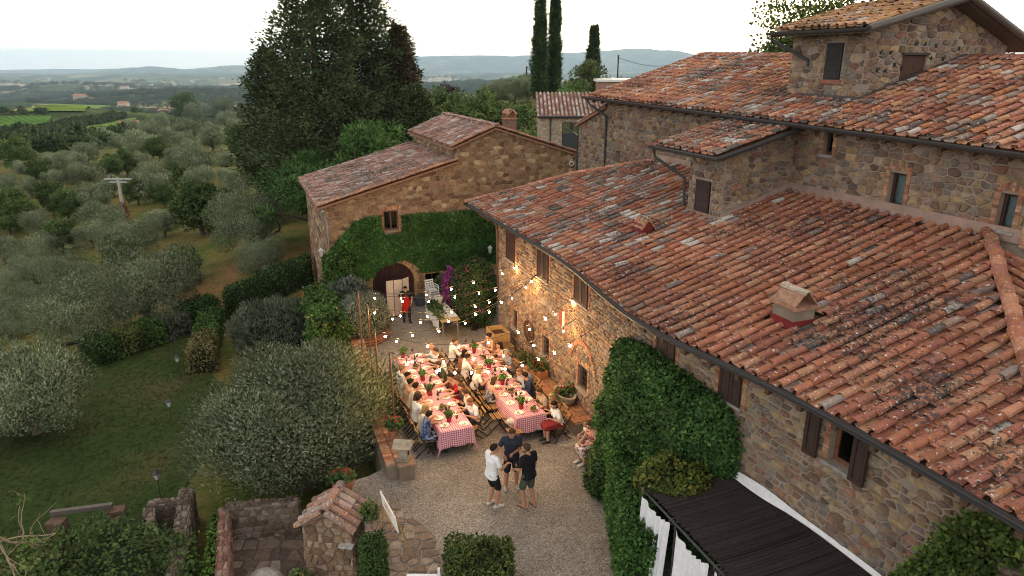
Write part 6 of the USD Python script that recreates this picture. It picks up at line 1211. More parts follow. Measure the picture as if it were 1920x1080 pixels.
# grass tufts over the lawn
lp = Polygon([hit(*q)[:2] for q in lawn_px]).buffer(-.2); rg = np.random.default_rng(6); from shapely import contains_xy as cxy
x0, y0, x1, y1 = lp.bounds; q = rg.uniform((x0, y0), (x1, y1), (26000, 2)); q = q[cxy(lp, q[:, 0], q[:, 1])]; q = q[:14000]; n = len(q)
def tuft(seed):
    k = 14; d = rdir(k) * [.7, .7, 0] + [0, 0, 1]; P = np.column_stack([RNG.normal(0, .05, (k, 2)), np.zeros(k)]); return leaves(P, d, unit(rdir(k) * .5 + [0, 0, 1]), RNG.uniform(.05, .1, k), np.full(k, .012), tints(k, (.05, .08, .02), .3, (.1, .09, .035), .2))
instancer('lawn_grass', [tuft(1), tuft(2)], np.column_stack([q, T(q[:, 0], q[:, 1]) + .04]), np.repeat(rg.uniform(.35, .8, (n, 1)), 3, 1), rg.integers(0, 2, n), 'leaf', 'tufts of short grass over the lawn', 'grass')
# ---------------------------------------------------------------- posts and string lights
POLES = [(-2.54, -4.83), (-3.99, -4.77), (-6.37, -4.99), (-8.08, -4.91)]
tops = []
for k, (a, b) in enumerate(POLES):
    p = W(a, b, .4); t = thing('rusty_post', 'slim rusty metal post holding string lights, ' + ['farthest from the camera', 'second farthest', 'second nearest', 'nearest to the camera'][k], 'post', p, 0, 'rusty posts on the low wall'); mb = MB()
    mb.tube([(0, 0, -.3), (.01, 0, 1.2), (0, 0, 2.38)], .028, (.16, .07, .04), 8); mb.build('shaft', 'metal', t, smooth=50); mb = MB(); mb.tube([(0, 0, 2.33), (.06, .03, 2.36), (.1, .05, 2.33)], .008, (.1, .05, .03), 5); mb.build('hook', 'metal', t); tops.append(p + [0, 0, 2.36])
hk = [on_beta(x, y, WALLB - .06) for x, y in [(968, 493), (1007, 515), (1075, 558), (1080, 598), (1163, 582)]]
STR = [(0, 0, [(703, 562), (752, 561), (799, 553), (846, 541), (888, 521), (942, 517), (965, 503)], 'farthest string light, from the farthest post to the wall below the first shutter'),
       (0, 1, [(755, 571), (804, 569), (853, 558), (898, 541), (929, 535)], 'string light from the farthest post to the wall by the second shutter'),
       (1, 1, [(703, 591), (736, 600), (788, 605), (841, 601), (892, 588), (940, 566), (960, 559), (986, 539), (997, 527)], 'string light with nine bulbs from the second post to the second shutter'),
       (1, 1, [(751, 599), (801, 598), (847, 585), (891, 564), (917, 565)], 'string light with five bulbs from the second post to the second shutter'),
       (2, 1, [(722, 631), (773, 629), (823, 620), (872, 606), (917, 585)], 'string light crossing diagonally from the third post towards the second shutter'),
       (2, 2, [(744, 640), (801, 649), (860, 649), (916, 640), (972, 622), (993, 620), (1023, 598), (1041, 589), (1073, 566)], 'string light from the third post to the wall below the third shutter'),
       (3, 3, [(773, 681), (831, 676), (887, 663), (944, 670), (1001, 648), (1056, 621)], 'string light from the nearest post to the small iron hook on the wall'),
       (3, 4, [(763, 685), (819, 697), (824, 688), (853, 699), (884, 699), (915, 697), (947, 691), (979, 685), (1010, 674), (1040, 660), (1069, 647)], 'nearest string light, from the nearest post up to the brick niche')]
for pi_, hi, px, lab in STR:
    p, q = tops[pi_], hk[hi]; d = (q - p)[:2]; L_ = np.linalg.norm(d); d = d / L_; nn = np.array([d[1], -d[0], 0]); t = thing('string_light', lab, 'string light', group='string lights across the yard')
    pts = sorted([PP(*w, nn, nn @ p) for w in px], key=lambda v: (v[:2] - p[:2]) @ d); s = np.array([(v[:2] - p[:2]) @ d for v in pts]); z = np.array([v[2] for v in pts])
    cf = np.polyfit(np.r_[0, s, L_], np.r_[p[2], z + .09, q[2]], 2, w=np.r_[3, np.ones(len(s)), 3]); u = np.linspace(0, L_, 40); zz = np.polyval(cf, u); zz += np.linspace(p[2] - zz[0], q[2] - zz[-1], 40)
    mb = MB(); mb.tube(np.column_stack([p[0] + d[0] * u, p[1] + d[1] * u, zz]), .009, (.025, .022, .02), 5); mb.build('cable', 'metal', t)
    for si, zi in zip(s, z):
        zc = float(np.interp(si, u, zz)); b = np.array([p[0] + d[0] * si, p[1] + d[1] * si, min(zc - .09, max(zi, zc - .16))])
        mb = MB(); mb.tube([b + [0, 0, .035], (b[0], b[1], zc)], [.018, .014], (.03, .03, .03), 6); so = mb.build('socket', 'metal', t)
        m = trimesh.creation.icosphere(1, .034); put('bulb', np.array(m.vertices) * [1, 1, 1.15] + b, np.array(m.faces), 'bulb_glow', so, smooth=True)
# ---------------------------------------------------------------- tables, cloths, chairs
mat('gingham', {'a': ('attribute', {'attribute': 'tint'}), 'sep': ('separate_color', {}), 'fu': ('math', {'math_type': 'pingpong', 'value2': 0.03}), 'fv': ('math', {'math_type': 'pingpong', 'value2': 0.03}),
    'cu': ('math', {'math_type': 'greater_than', 'value2': 0.015}), 'cv': ('math', {'math_type': 'greater_than', 'value2': 0.015}), 'ad': ('math', {'math_type': 'add'}), 'hf': ('math', {'math_type': 'multiply', 'value2': 0.5}),
    'r': ('rgb_ramp', {'ramp': [(0, (0.76, 0.70, 0.70)), (0.5, (0.62, 0.27, 0.34)), (1, (0.44, 0.04, 0.12))]}), 'p': ('principled_bsdf', {'roughness': 0.9, 'specular_ior_level': 0.1})},
    [('a.color', 'sep.color'), ('sep.r', 'fu.value1'), ('sep.g', 'fv.value1'), ('fu.value', 'cu.value1'), ('fv.value', 'cv.value1'), ('cu.value', 'ad.value1'), ('cv.value', 'ad.value2'), ('ad.value', 'hf.value1'), ('hf.value', 'r.fac'), ('r.color', 'p.base_color')])
TOP = .75
def table(label, a0, a1, b0, b1):
    t = thing('trestle_table', label, 'table', W((a0 + a1) / 2, (b0 + b1) / 2), AANG); L_, w = a1 - a0, b1 - b0; mb = MB(); mb.box((0, 0, TOP - .02), (L_, w, .035), (.3, .2, .12)); mb.build('tabletop', 'wood', t)
    for x in np.linspace(-L_ / 2 + .2, L_ / 2 - .2, 6):
        for y in (-w / 2 + .1, w / 2 - .1): mb = MB(); mb.bar((x, y, 0), (x, y * .9, TOP - .04), .04, .04, (.12, .1, .09), (1, 0, 0)); mb.build('leg', 'metal', t)
    return t
def tablecloth(label, a0, a1, b0, b1, drop, seed):
    rg = np.random.default_rng(seed); L_, w = a1 - a0, b1 - b0; st = .045
    u = np.arange(-drop - .0, L_ + drop + st, st); v = np.arange(-drop, w + drop + st, st); U, Vv = np.meshgrid(u, v, indexing='ij')
    ex = np.maximum(np.maximum(-U, U - L_), 0); ey = np.maximum(np.maximum(-Vv, Vv - w), 0); e = np.hypot(ex, ey); cxp, cyp = np.clip(U, 0, L_), np.clip(Vv, 0, w)
    sx, sy = np.where(U < 0, -1, np.where(U > L_, 1, 0)), np.where(Vv < 0, -1, np.where(Vv > w, 1, 0))
    along = np.where(ey > 0, U, Vv); wave = (np.sin(along * 13 + seed) * .5 + np.sin(along * 29 + 2 * seed) * .3) * .05 * np.clip(e / drop, 0, 1.4)
    out = .02 + e * .1 + wave + .06 * ((ex > 0) & (ey > 0)) * np.minimum(ex, ey) / drop; ang = np.arctan2(ey, ex + 1e-9); corner = (ex > 0) & (ey > 0)
    dx = np.where(corner, np.cos(ang), (ex > 0) * 1.0); dy = np.where(corner, np.sin(ang), (ey > 0) * 1.0); on = e > 0
    X = cxp + on * sx * dx * out; Y = cyp + on * sy * dy * out; Z = TOP + .006 - np.clip(e - .012, 0, None) * .985 + .004 * np.sin(U * 7 + Vv * 9) * (~on)
    P = np.stack([a0 + X, b0 + Y, np.maximum(Z, .03)], -1).reshape(-1, 3); i, j = np.meshgrid(np.arange(len(u) - 1), np.arange(len(v) - 1), indexing='ij'); k = i * len(v) + j
    uv = np.stack([U + 5, Vv + 5, 0 * U], -1).reshape(-1, 3)
    return put('tablecloth', WW(P), np.stack([k, k + 1, k + len(v) + 1, k + len(v)], -1).reshape(-1, 4)[:, ::-1], 'gingham', tint=uv, smooth=True, label=label, cat='tablecloth', group=None)
table('long table with the men in white at its near end, left row', -9.25, -3.95, -3.88, -3.02); table('long table nearer the farmhouse wall, right row', -9.3, -3.75, -1.68, -.86)
tablecloth('red and white checked cloth over the left long table', -9.3, -3.9, -3.9, -3.0, .5, 1); tablecloth('red and white checked cloth over the far part of the right long table', -7.9, -3.7, -1.70, -.84, .46, 2)
TOP += .006; tablecloth('red and white checked cloth over the near part of the right long table', -9.35, -7.85, -1.71, -.83, .5, 3); TOP -= .006
BLK, SLT = (.018, .017, .018), (.36, .2, .085)
def folding_chair(label, loc, rz, group):
    t = thing('folding_chair', label, 'chair', loc, rz, group)
    for s in (-1, 1):
        x = .2 * s
        mb = MB(); mb.bar((x, -.27, .84), (x, .24, 0), .03, .014, BLK, (1, 0, 0)); mb.build('leg', 'metal', t); x = .17 * s
        mb = MB(); mb.bar((x, .2, .45), (x, -.3, 0), .03, .014, BLK, (1, 0, 0)); mb.build('leg', 'metal', t)
        mb = MB(); mb.bar((x, -.16, .44), (x, .22, .45), .02, .025, BLK); mb.build('seat_rail', 'metal', t)
    for y in np.linspace(-.13, .19, 6): mb = MB(); mb.box((0, y, .462), (.4, .045, .014), jit(SLT, .15)); mb.build('seat_slat', 'wood', t)
    for z in (.68, .79): mb = MB(); mb.box((0, -.17 - (z - .68) * .55, z), (.41, .016, .055), jit(SLT, .15), R=trimesh.transformations.rotation_matrix(.55, [1, 0, 0])[:3, :3]); mb.build('back_slat', 'wood', t)
    mb = MB(); mb.bar((-.2, .16, .085), (.2, .16, .085), .015, .015, BLK); mb.bar((-.17, -.2, .08), (.17, -.2, .08), .015, .015, BLK); mb.build('crossbar', 'metal', t); return t
RIN = math.atan2(N2[1], N2[0]) - math.pi / 2          # facing the house
ROUT = RIN + math.pi; RNEAR = AANG + math.pi - math.pi / 2; RFAR = AANG - math.pi / 2
_chair = []
def chair(label, a, b, rz, group='black folding chairs at the tables'):
    p = W(a, b); rz = rz + RNG.normal(0, .06)
    if not _chair: _chair.append(folding_chair(label, p, rz, group)); return _chair[0]
    return copy(_chair[0], p, rz, 1.0, label, group)
# ---------------------------------------------------------------- people
def rot(ax, a): return trimesh.transformations.rotation_matrix(a, ax)[:3, :3]
_SP = {}
def sph(c, r, k=10):
    if k not in _SP: _SP[k] = manifold3d.Manifold.sphere(1.0, k)
    s = _SP[k]; r = [r] * 3 if np.ndim(r) == 0 else list(map(float, r)); return s.scale(r).translate(list(map(float, c)))
def hull(*cr, k=10): return manifold3d.Manifold.batch_hull([sph(c, r, k) for c, r in cr])
def chain(pts, rad, k=10): return [hull((pts[i], rad[i]), (pts[i + 1], rad[i + 1]), k=k) for i in range(len(pts) - 1)]
def soft(parts, res, it=8, lam=.5):
    m = manifold3d.Manifold.batch_boolean(parts, manifold3d.OpType.Add)
    if res: m = m.refine_to_length(res)
    q = m.to_mesh(); t = trimesh.Trimesh(np.array(q.vert_properties[:, :3], float), np.array(q.tri_verts), process=True)
    if it: trimesh.smoothing.filter_taubin(t, lam, lam + .03, it)
    return t
def ik(a, c, l1, l2, pole):
    a, c = np.asarray(a, float), np.asarray(c, float); d = c - a; L_ = np.linalg.norm(d); mx = (l1 + l2) * .995
    if L_ > mx: c = a + d / L_ * mx; d = c - a; L_ = mx
    x = (l1 ** 2 - l2 ** 2 + L_ ** 2) / (2 * L_); h = math.sqrt(max(l1 ** 2 - x * x, 0)); u = d / L_; pl = np.asarray(pole, float); pl = pl - u * (pl @ u); pl /= np.linalg.norm(pl) + 1e-9
    return a + u * x + pl * h, c
def hand(w, d, up, grip, k=7):
    """palm, four unequal fingers of two bones each and a thumb off the side of the palm"""
    d = unit(np.asarray(d, float)); up = np.asarray(up, float); up = unit(up - d * (up @ d)); s = np.cross(d, up); P = [hull((w, .019), (w + d * .045 + s * .03, .014), (w + d * .045 - s * .03, .014), (w + d * .085 + s * .032, .011), (w + d * .085 - s * .03, .011), k=k)]
    for i, (o, l) in enumerate(((.031, .068), (.011, .078), (-.010, .072), (-.030, .056))):
        b = w + d * .085 + s * o; c1 = b + unit(d - up * grip * .8) * l * .5; c2 = c1 + unit(d * (1 - grip) - up * grip * 1.5 + d * .2) * l * .5; P += chain([b, c1, c2], [.0098, .009, .0078], k)
    b = w + d * .03 + s * .03; c1 = b + unit(s * .9 + d * .6 - up * .3) * .035; c2 = c1 + unit(d * .8 + s * .15 - up * .5 * (.4 + grip)) * .032; return P + chain([b, c1, c2], [.013, .0105, .009], k)
SKIN = (.52, .29, .19); SKIN2 = (.44, .225, .14)
HAIRC = dict(dark=(.022, .015, .012), brown=(.07, .04, .025), light=(.17, .11, .06), blond=(.36, .24, .11), grey=(.3, .29, .28), red=(.2, .08, .03))
def person(label, loc, rz, seated=True, lean=.12, side=0.0, yaw=0.0, nod=.15, hands=((-.17, .42, .80), (.17, .42, .80)), hair='dark', cut='short', top=((.75, .75, .74), 'short'), low=((.03, .03, .035), 'trousers'), shoes=(.06, .05, .045), sc=1.0, skin=SKIN, feet=None, grip=(.5, .5), res=.032, female=False, apron=None, cat='person', beard=False, prints=None, group=None, hip=None, twist=0.0, slip=False):
    t = thing('person', label, cat, loc, rz, group, sc)
    hz = hip if hip is not None else (.52 if seated else .90); H0 = np.array([0, 0, hz]); sp = unit(np.array([math.sin(side), math.sin(lean), math.cos(lean)])); R = np.column_stack([[1, 0, 0], np.cross(sp, [1, 0, 0]), sp]); R = R @ rot([0, 0, 1], twist)
    B = lambda x, y, z: H0 + R @ np.array([x, y, z]); swd = .165 if female else .19
    ch, nk = B(0, .0, .30), B(0, .005, .515); shs = [B(s * swd, -.005, .455) for s in (-1, 1)]
    RH = rot([0, 0, 1], yaw) @ rot([1, 0, 0], -nod); hc = nk + np.array([0, .02, 0]) + RH @ np.array([0, .012, .125]); Hd = lambda x, y, z: hc + RH @ np.array([x, y, z])
    el, wr, ar = [], [], []
    for i, s in enumerate((-1, 1)):
        e, w = ik(shs[i], hands[i], .285, .255, (s * .55, -.55, -.65)); el.append(e); wr.append(w)
    hipj = [B(s * .085, 0, 0) * [1, 1, 1] for s in (-1, 1)]; kn, an, toe = [], [], []
    if feet is None: feet = [(s * .10, .40, .075) if seated else (s * .11, 0, .075) for s in (-1, 1)]
    for i, s in enumerate((-1, 1)):
        f = np.asarray(feet[i][:3], float); fa = feet[i][3] if len(feet[i]) > 3 else 0.0; k_, a_ = ik(hipj[i], f, .43, .42, (s * .12, 1, .8 if seated else .05)); kn.append(k_); an.append(a_); toe.append(np.array([math.sin(fa), math.cos(fa), 0]))
    q = 10 if res < .03 else 8; body = []
    body += [hull((B(-.075, -.01, .0), (.10, .105, .10)), (B(.075, -.01, .0), (.10, .105, .10)), (B(-.06, 0, .16), (.085, .09, .08)), (B(.06, 0, .16), (.085, .09, .08)), k=q),
             hull((B(-.06, 0, .16), .085), (B(.06, 0, .16), .085), (B(-.085, .0, .34), (.095, .105, .09)), (B(.085, 0, .34), (.095, .105, .09)), k=q), hull((B(-.085, 0, .34), (.095, .1, .09)), (B(.085, 0, .34), (.095, .1, .09)), (shs[0], .052), (shs[1], .052), (B(0, -.01, .47), .06), k=q), hull((B(0, -.01, .46), .06), (nk, .05), (hc + RH @ np.array([0, -.01, -.07]), .047), k=q)]
    body += [hull((Hd(0, -.012, .025), (.076, .095, .092)), (Hd(0, .03, -.03), (.058, .06, .06)), k=12), hull((Hd(0, .03, -.03), (.058, .06, .055)), (Hd(0, .05, -.088), (.028, .026, .022)), (Hd(0, -.02, -.05), .055), k=10), hull((Hd(0, .088, .012), .008), (Hd(0, .106, -.028), (.014, .013, .011)), (Hd(0, .085, -.03), .016), k=7), hull((Hd(-.03, .082, .03), .014), (Hd(.03, .082, .03), .014), k=7), hull((Hd(-.018, .084, -.055), .010), (Hd(.018, .084, -.055), .010), k=7)]
    for s in (-1, 1): body.append(sph(Hd(s * .077, -.008, -.008), (.012, .024, .032), 8))
    for i, s in enumerate((-1, 1)):
        body += chain([shs[i], (shs[i] + el[i]) / 2, el[i]], [.05, .046, .036], q) + chain([el[i], el[i] * .6 + wr[i] * .4, wr[i]], [.037, .038, .025], q)
        dirn = wr[i] - el[i]; dirn = dirn / np.linalg.norm(dirn); body += hand(wr[i], dirn + np.array([0, 0, -.1 if seated else 0]), np.array([-s * .3, -.2, 1.0]) if abs(dirn[2]) < .8 else np.array([s, 0, .2]), grip[i])
        body += chain([hipj[i], hipj[i] * .5 + kn[i] * .5, kn[i]], [.092, .078, .056], q) + chain([kn[i], kn[i] * .65 + an[i] * .35, an[i]], [.056, .056, .038], q)
        f = an[i] + [0, 0, -.02]; body.append(hull((f, .038), (f + toe[i] * -.04 + [0, 0, -.025], .03), (f + toe[i] * .15 + [0, 0, -.035], (.04, .04, .02)), k=8))
    m = soft(body, res, 5, .45); put('body', np.array(m.vertices), np.array(m.faces), 'skin', t, skin, smooth=True)
    for s in (-1, 1):
        e = MB(); e.tm(trimesh.creation.icosphere(1, .0095), (.03, .02, .015)); e.map(lambda v: v * [1.3, .7, .8] + Hd(s * .031, .0915, .012)); e.build('eye', 'paint', t)
        e = MB(); e.bar(Hd(s * .014, .098, .03), Hd(s * .048, .088, .032), .006, .007, np.asarray(HAIRC[hair]) * .8); e.build('eyebrow', 'paint', t)
    # hair
    hcol = HAIRC[hair]
    if cut != 'bald':
        hp_ = [sph(Hd(0, -.022, .032), (.088, .102, .098), 14)]; cutb = manifold3d.Manifold.cube([.4, .3, .4], True).rotate([12, 0, 0]).translate([0, .178, -.125])
        cm = np.eye(4)[:3]; cm = np.column_stack([RH, hc]); capm = hp_[0] - cutb.transform(cm)
        parts = [capm]
        parts.append(hull((Hd(-.04, .045, .095), .022), (Hd(.04, .045, .095), .022), (Hd(0, -.02, .1), .04), k=8)); parts += [hull((Hd(s * .072, .0, .03), .018), (Hd(s * .07, .012, .075), .02), k=7) for s in (-1, 1)]
        if cut == 'long': parts += [hull((Hd(-.055, -.045, .0), .05), (Hd(.055, -.045, .0), .05), (Hd(-.06, -.06, -.13), .04), (Hd(.06, -.06, -.13), .04), (Hd(0, -.085, -.22), .05), k=9), hull((Hd(-.07, -.01, .02), .03), (Hd(-.075, -.01, -.12), .026), k=8), hull((Hd(.07, -.01, .02), .03), (Hd(.075, -.01, -.12), .026), k=8)]
        if cut == 'bob': parts += [hull((Hd(-.065, -.03, .0), .04), (Hd(.065, -.03, .0), .04), (Hd(-.07, -.03, -.1), .033), (Hd(.07, -.03, -.1), .033), (Hd(0, -.08, -.1), .04), k=9)]
        if cut == 'bun': parts += [sph(Hd(0, -.11, .05), .045, 9)]
        hm = soft(parts, .03, 3, .4); v = np.array(hm.vertices); v += np.array(hm.vertex_normals) * ((meshkit.noise(v * 60, 3) - .5) * .012)[:, None]; put('hair', v, np.array(hm.faces), 'cloth', t, hcol, smooth=True)
    else: hm = soft([hull((Hd(-.072, -.03, -.01), .022), (Hd(-.05, -.085, -.01), .025), k=8), hull((Hd(.072, -.03, -.01), .022), (Hd(.05, -.085, -.01), .025), k=8), hull((Hd(-.05, -.085, -.01), .025), (Hd(.05, -.085, -.01), .025), k=8)], 0, 0); put('hair', np.array(hm.vertices), np.array(hm.faces), 'cloth', t, hcol, smooth=True)
    if beard: hm = soft([hull((Hd(0, .055, -.088), .032), (Hd(-.05, .02, -.06), .026), (Hd(.05, .02, -.06), .026), k=9)], 0, 0); put('beard', np.array(hm.vertices), np.array(hm.faces), 'cloth', t, hcol, smooth=True)
    # clothes
    g = .014; tc, sl = top; lowz = -.06 if not seated else -.0
    T_ = [hull((B(-.08, -.01, lowz), (.105 + g, .112 + g, .07)), (B(.08, -.01, lowz), (.105 + g, .112 + g, .07)), (B(-.06, 0, .16), .092 + g), (B(.06, 0, .16), .092 + g), k=q), hull((B(-.06, 0, .16), .092 + g), (B(.06, 0, .16), .092 + g), (B(-.085, .005, .34), (.097 + g, .108 + g, .09)), (B(.085, .005, .34), (.097 + g, .108 + g, .09)), k=q)]
    if female: T_ += [sph(B(s * .075, .085, .31), .07, 9) for s in (-1, 1)]
    if sl == 'straps': T_ += [hull((B(s * .09, .05, .36), .05 + g), (B(s * .09, -.03, .44), .022), k=8) for s in (-1, 1)]
    else:
        T_.append(hull((B(-.085, 0, .34), (.096 + g, .104 + g, .09)), (B(.085, 0, .34), (.096 + g, .104 + g, .09)), (shs[0], .054 + g), (shs[1], .054 + g), (B(0, -.015, .465), .062), k=q))
        for i in range(2):
            if sl == 'short': T_.append(hull((shs[i], .054 + g), (shs[i] * .42 + el[i] * .58, .055 + g), k=q))
            elif sl == 'long': T_ += [hull((shs[i], .053 + g), (el[i], .043 + g), k=q), hull((el[i], .043 + g), (wr[i] * .88 + el[i] * .12, .031 + g), k=q)]
    tmq = soft(T_, res, 4, .45); v = np.array(tmq.vertices); col = np.tile(np.asarray(tc, float), (len(v), 1))
    v = v + np.array(tmq.vertex_normals) * ((meshkit.fbm(v * 9, 2, 5) - .5) * .022)[:, None]
    if prints: k_ = meshkit.noise(v * 22, 4) > .55; col[k_] = prints
    put('shirt' if sl != 'straps' else 'top', v, np.array(tmq.faces), 'cloth', t, col, smooth=True)
    lc, lt = low; P_ = []
    if lt in ('trousers', 'shorts'):
        P_ = [hull((B(-.08, -.012, -.0), (.107, .112, .10)), (B(.08, -.012, 0), (.107, .112, .10)), (B(0, -.01, .08), (.13, .1, .03)), k=q)]
        for i in range(2):
            if lt == 'shorts': e_ = hipj[i] * .14 + kn[i] * .86; P_ += [hull((hipj[i], .106), (hipj[i] * .5 + kn[i] * .5, .097), k=q), hull((hipj[i] * .5 + kn[i] * .5, .097), (e_, .085), k=q)]
            else: P_ += [hull((hipj[i], .104), (kn[i], .07), k=q), hull((kn[i], .07), (an[i] + [0, 0, .03], .056), k=q)]
    else:
        kk = [kn[i] + [0, .03, -.01] for i in range(2)]; P_ = [hull((B(-.08, -.02, 0), .115), (B(.08, -.02, 0), .115), (kk[0], .085), (kk[1], .085), k=q)]
        if lt == 'long_skirt': P_.append(hull((kk[0], .085), (kk[1], .085), (an[0] + [0, 0, .16], .07), (an[1] + [0, 0, .16], .07), k=q))
    tmq = soft(P_, res, 4, .45); v = np.array(tmq.vertices); v = v + np.array(tmq.vertex_normals) * ((meshkit.fbm(v * 8, 2, 8) - .5) * .02)[:, None]; col = np.tile(np.asarray(lc, float), (len(v), 1))
    if prints: k_ = meshkit.noise(v * 22, 4) > .55; col[k_] = prints
    put(lt if 'skirt' not in lt else 'skirt', v, np.array(tmq.faces), 'cloth', t, col, smooth=True)
    for i in range(2):
        f = an[i] + [0, 0, -.02]
        if slip: pp = [hull((f + toe[i] * -.06 + [0, 0, -.05], .016), (f + toe[i] * .17 + [0, 0, -.05], (.048, .048, .014)), k=8), hull((f + toe[i] * .10 + [.045, 0, -.035], .014), (f + toe[i] * .10 + [0, 0, -.005], .016), (f + toe[i] * .10 + [-.045, 0, -.035], .014), k=7)]
        else: pp = [hull((f + [0, 0, .0], .046), (f + toe[i] * -.045 + [0, 0, -.025], .036), (f + toe[i] * .155 + [0, 0, -.032], (.047, .047, .028)), k=9)]
        tmq = soft(pp, 0, 0); put('sandal' if slip else 'shoe', np.array(tmq.vertices), np.array(tmq.faces), 'cloth', t, shoes, smooth=40)
    if apron is not None:
        th = np.linspace(-1.25, 1.25, 13); rows_ = [(.36, .125, .6), (.2, .13, .95), (.02, .15, 1.0), (-.2, .165, 1.0), (-.42, .175, 1.0)]; V = np.array([[B(math.sin(a * f_) * (r + .035), math.cos(a * f_) * (r + .005), z) for a in th] for z, r, f_ in rows_]).reshape(-1, 3); i, j = np.meshgrid(np.arange(4), np.arange(12), indexing='ij'); k = i * 13 + j
        put('apron', V, np.stack([k, k + 1, k + 14, k + 13], -1).reshape(-1, 4), 'cloth', t, apron, smooth=True)
    return t
WHT, CRM = (.74, .74, .73), (.62, .54, .42); RED_ = (.42, .025, .03); NVY = (.03, .04, .075)
L_SIDE, R_SIDE = 'left', 'right'
def diner(label, px, side, be, hairc, cut, top, low=((.03, .03, .04), 'trousers'), reach=0, **k):
    """a guest seated at a table: the head's place in the photograph fixes the seat along the table"""
    a, b, _ = abz(PZ(px[0], px[1], 1.24)); rz = RIN if side == 'in' else ROUT
    lean = k.pop('lean', .16); kid = k.pop('sc', 1.0)
    y1 = .34 + RNG.uniform(-.03, .05); hs = [(-.16 + RNG.normal(0, .03), y1, .80), (.16 + RNG.normal(0, .03), y1 + RNG.uniform(-.04, .06), .80)]
    if reach: hs[0 if reach < 0 else 1] = (.2 * np.sign(reach), .58, .82)
    if k.pop('sip', False): hs[1] = (.06, .2, 1.16)
    return person(label, W(a, be), rz + RNG.normal(0, .08), True, lean, k.pop('side', RNG.normal(0, .04)), k.pop('yaw', RNG.normal(0, .35)), k.pop('nod', RNG.uniform(.1, .35)), hs, hairc, cut, top, low, sc=kid, **k)
BL, BR, CL, CR = -4.25, -2.66, -2.05, -.50     # how far in the seats of both rows stand
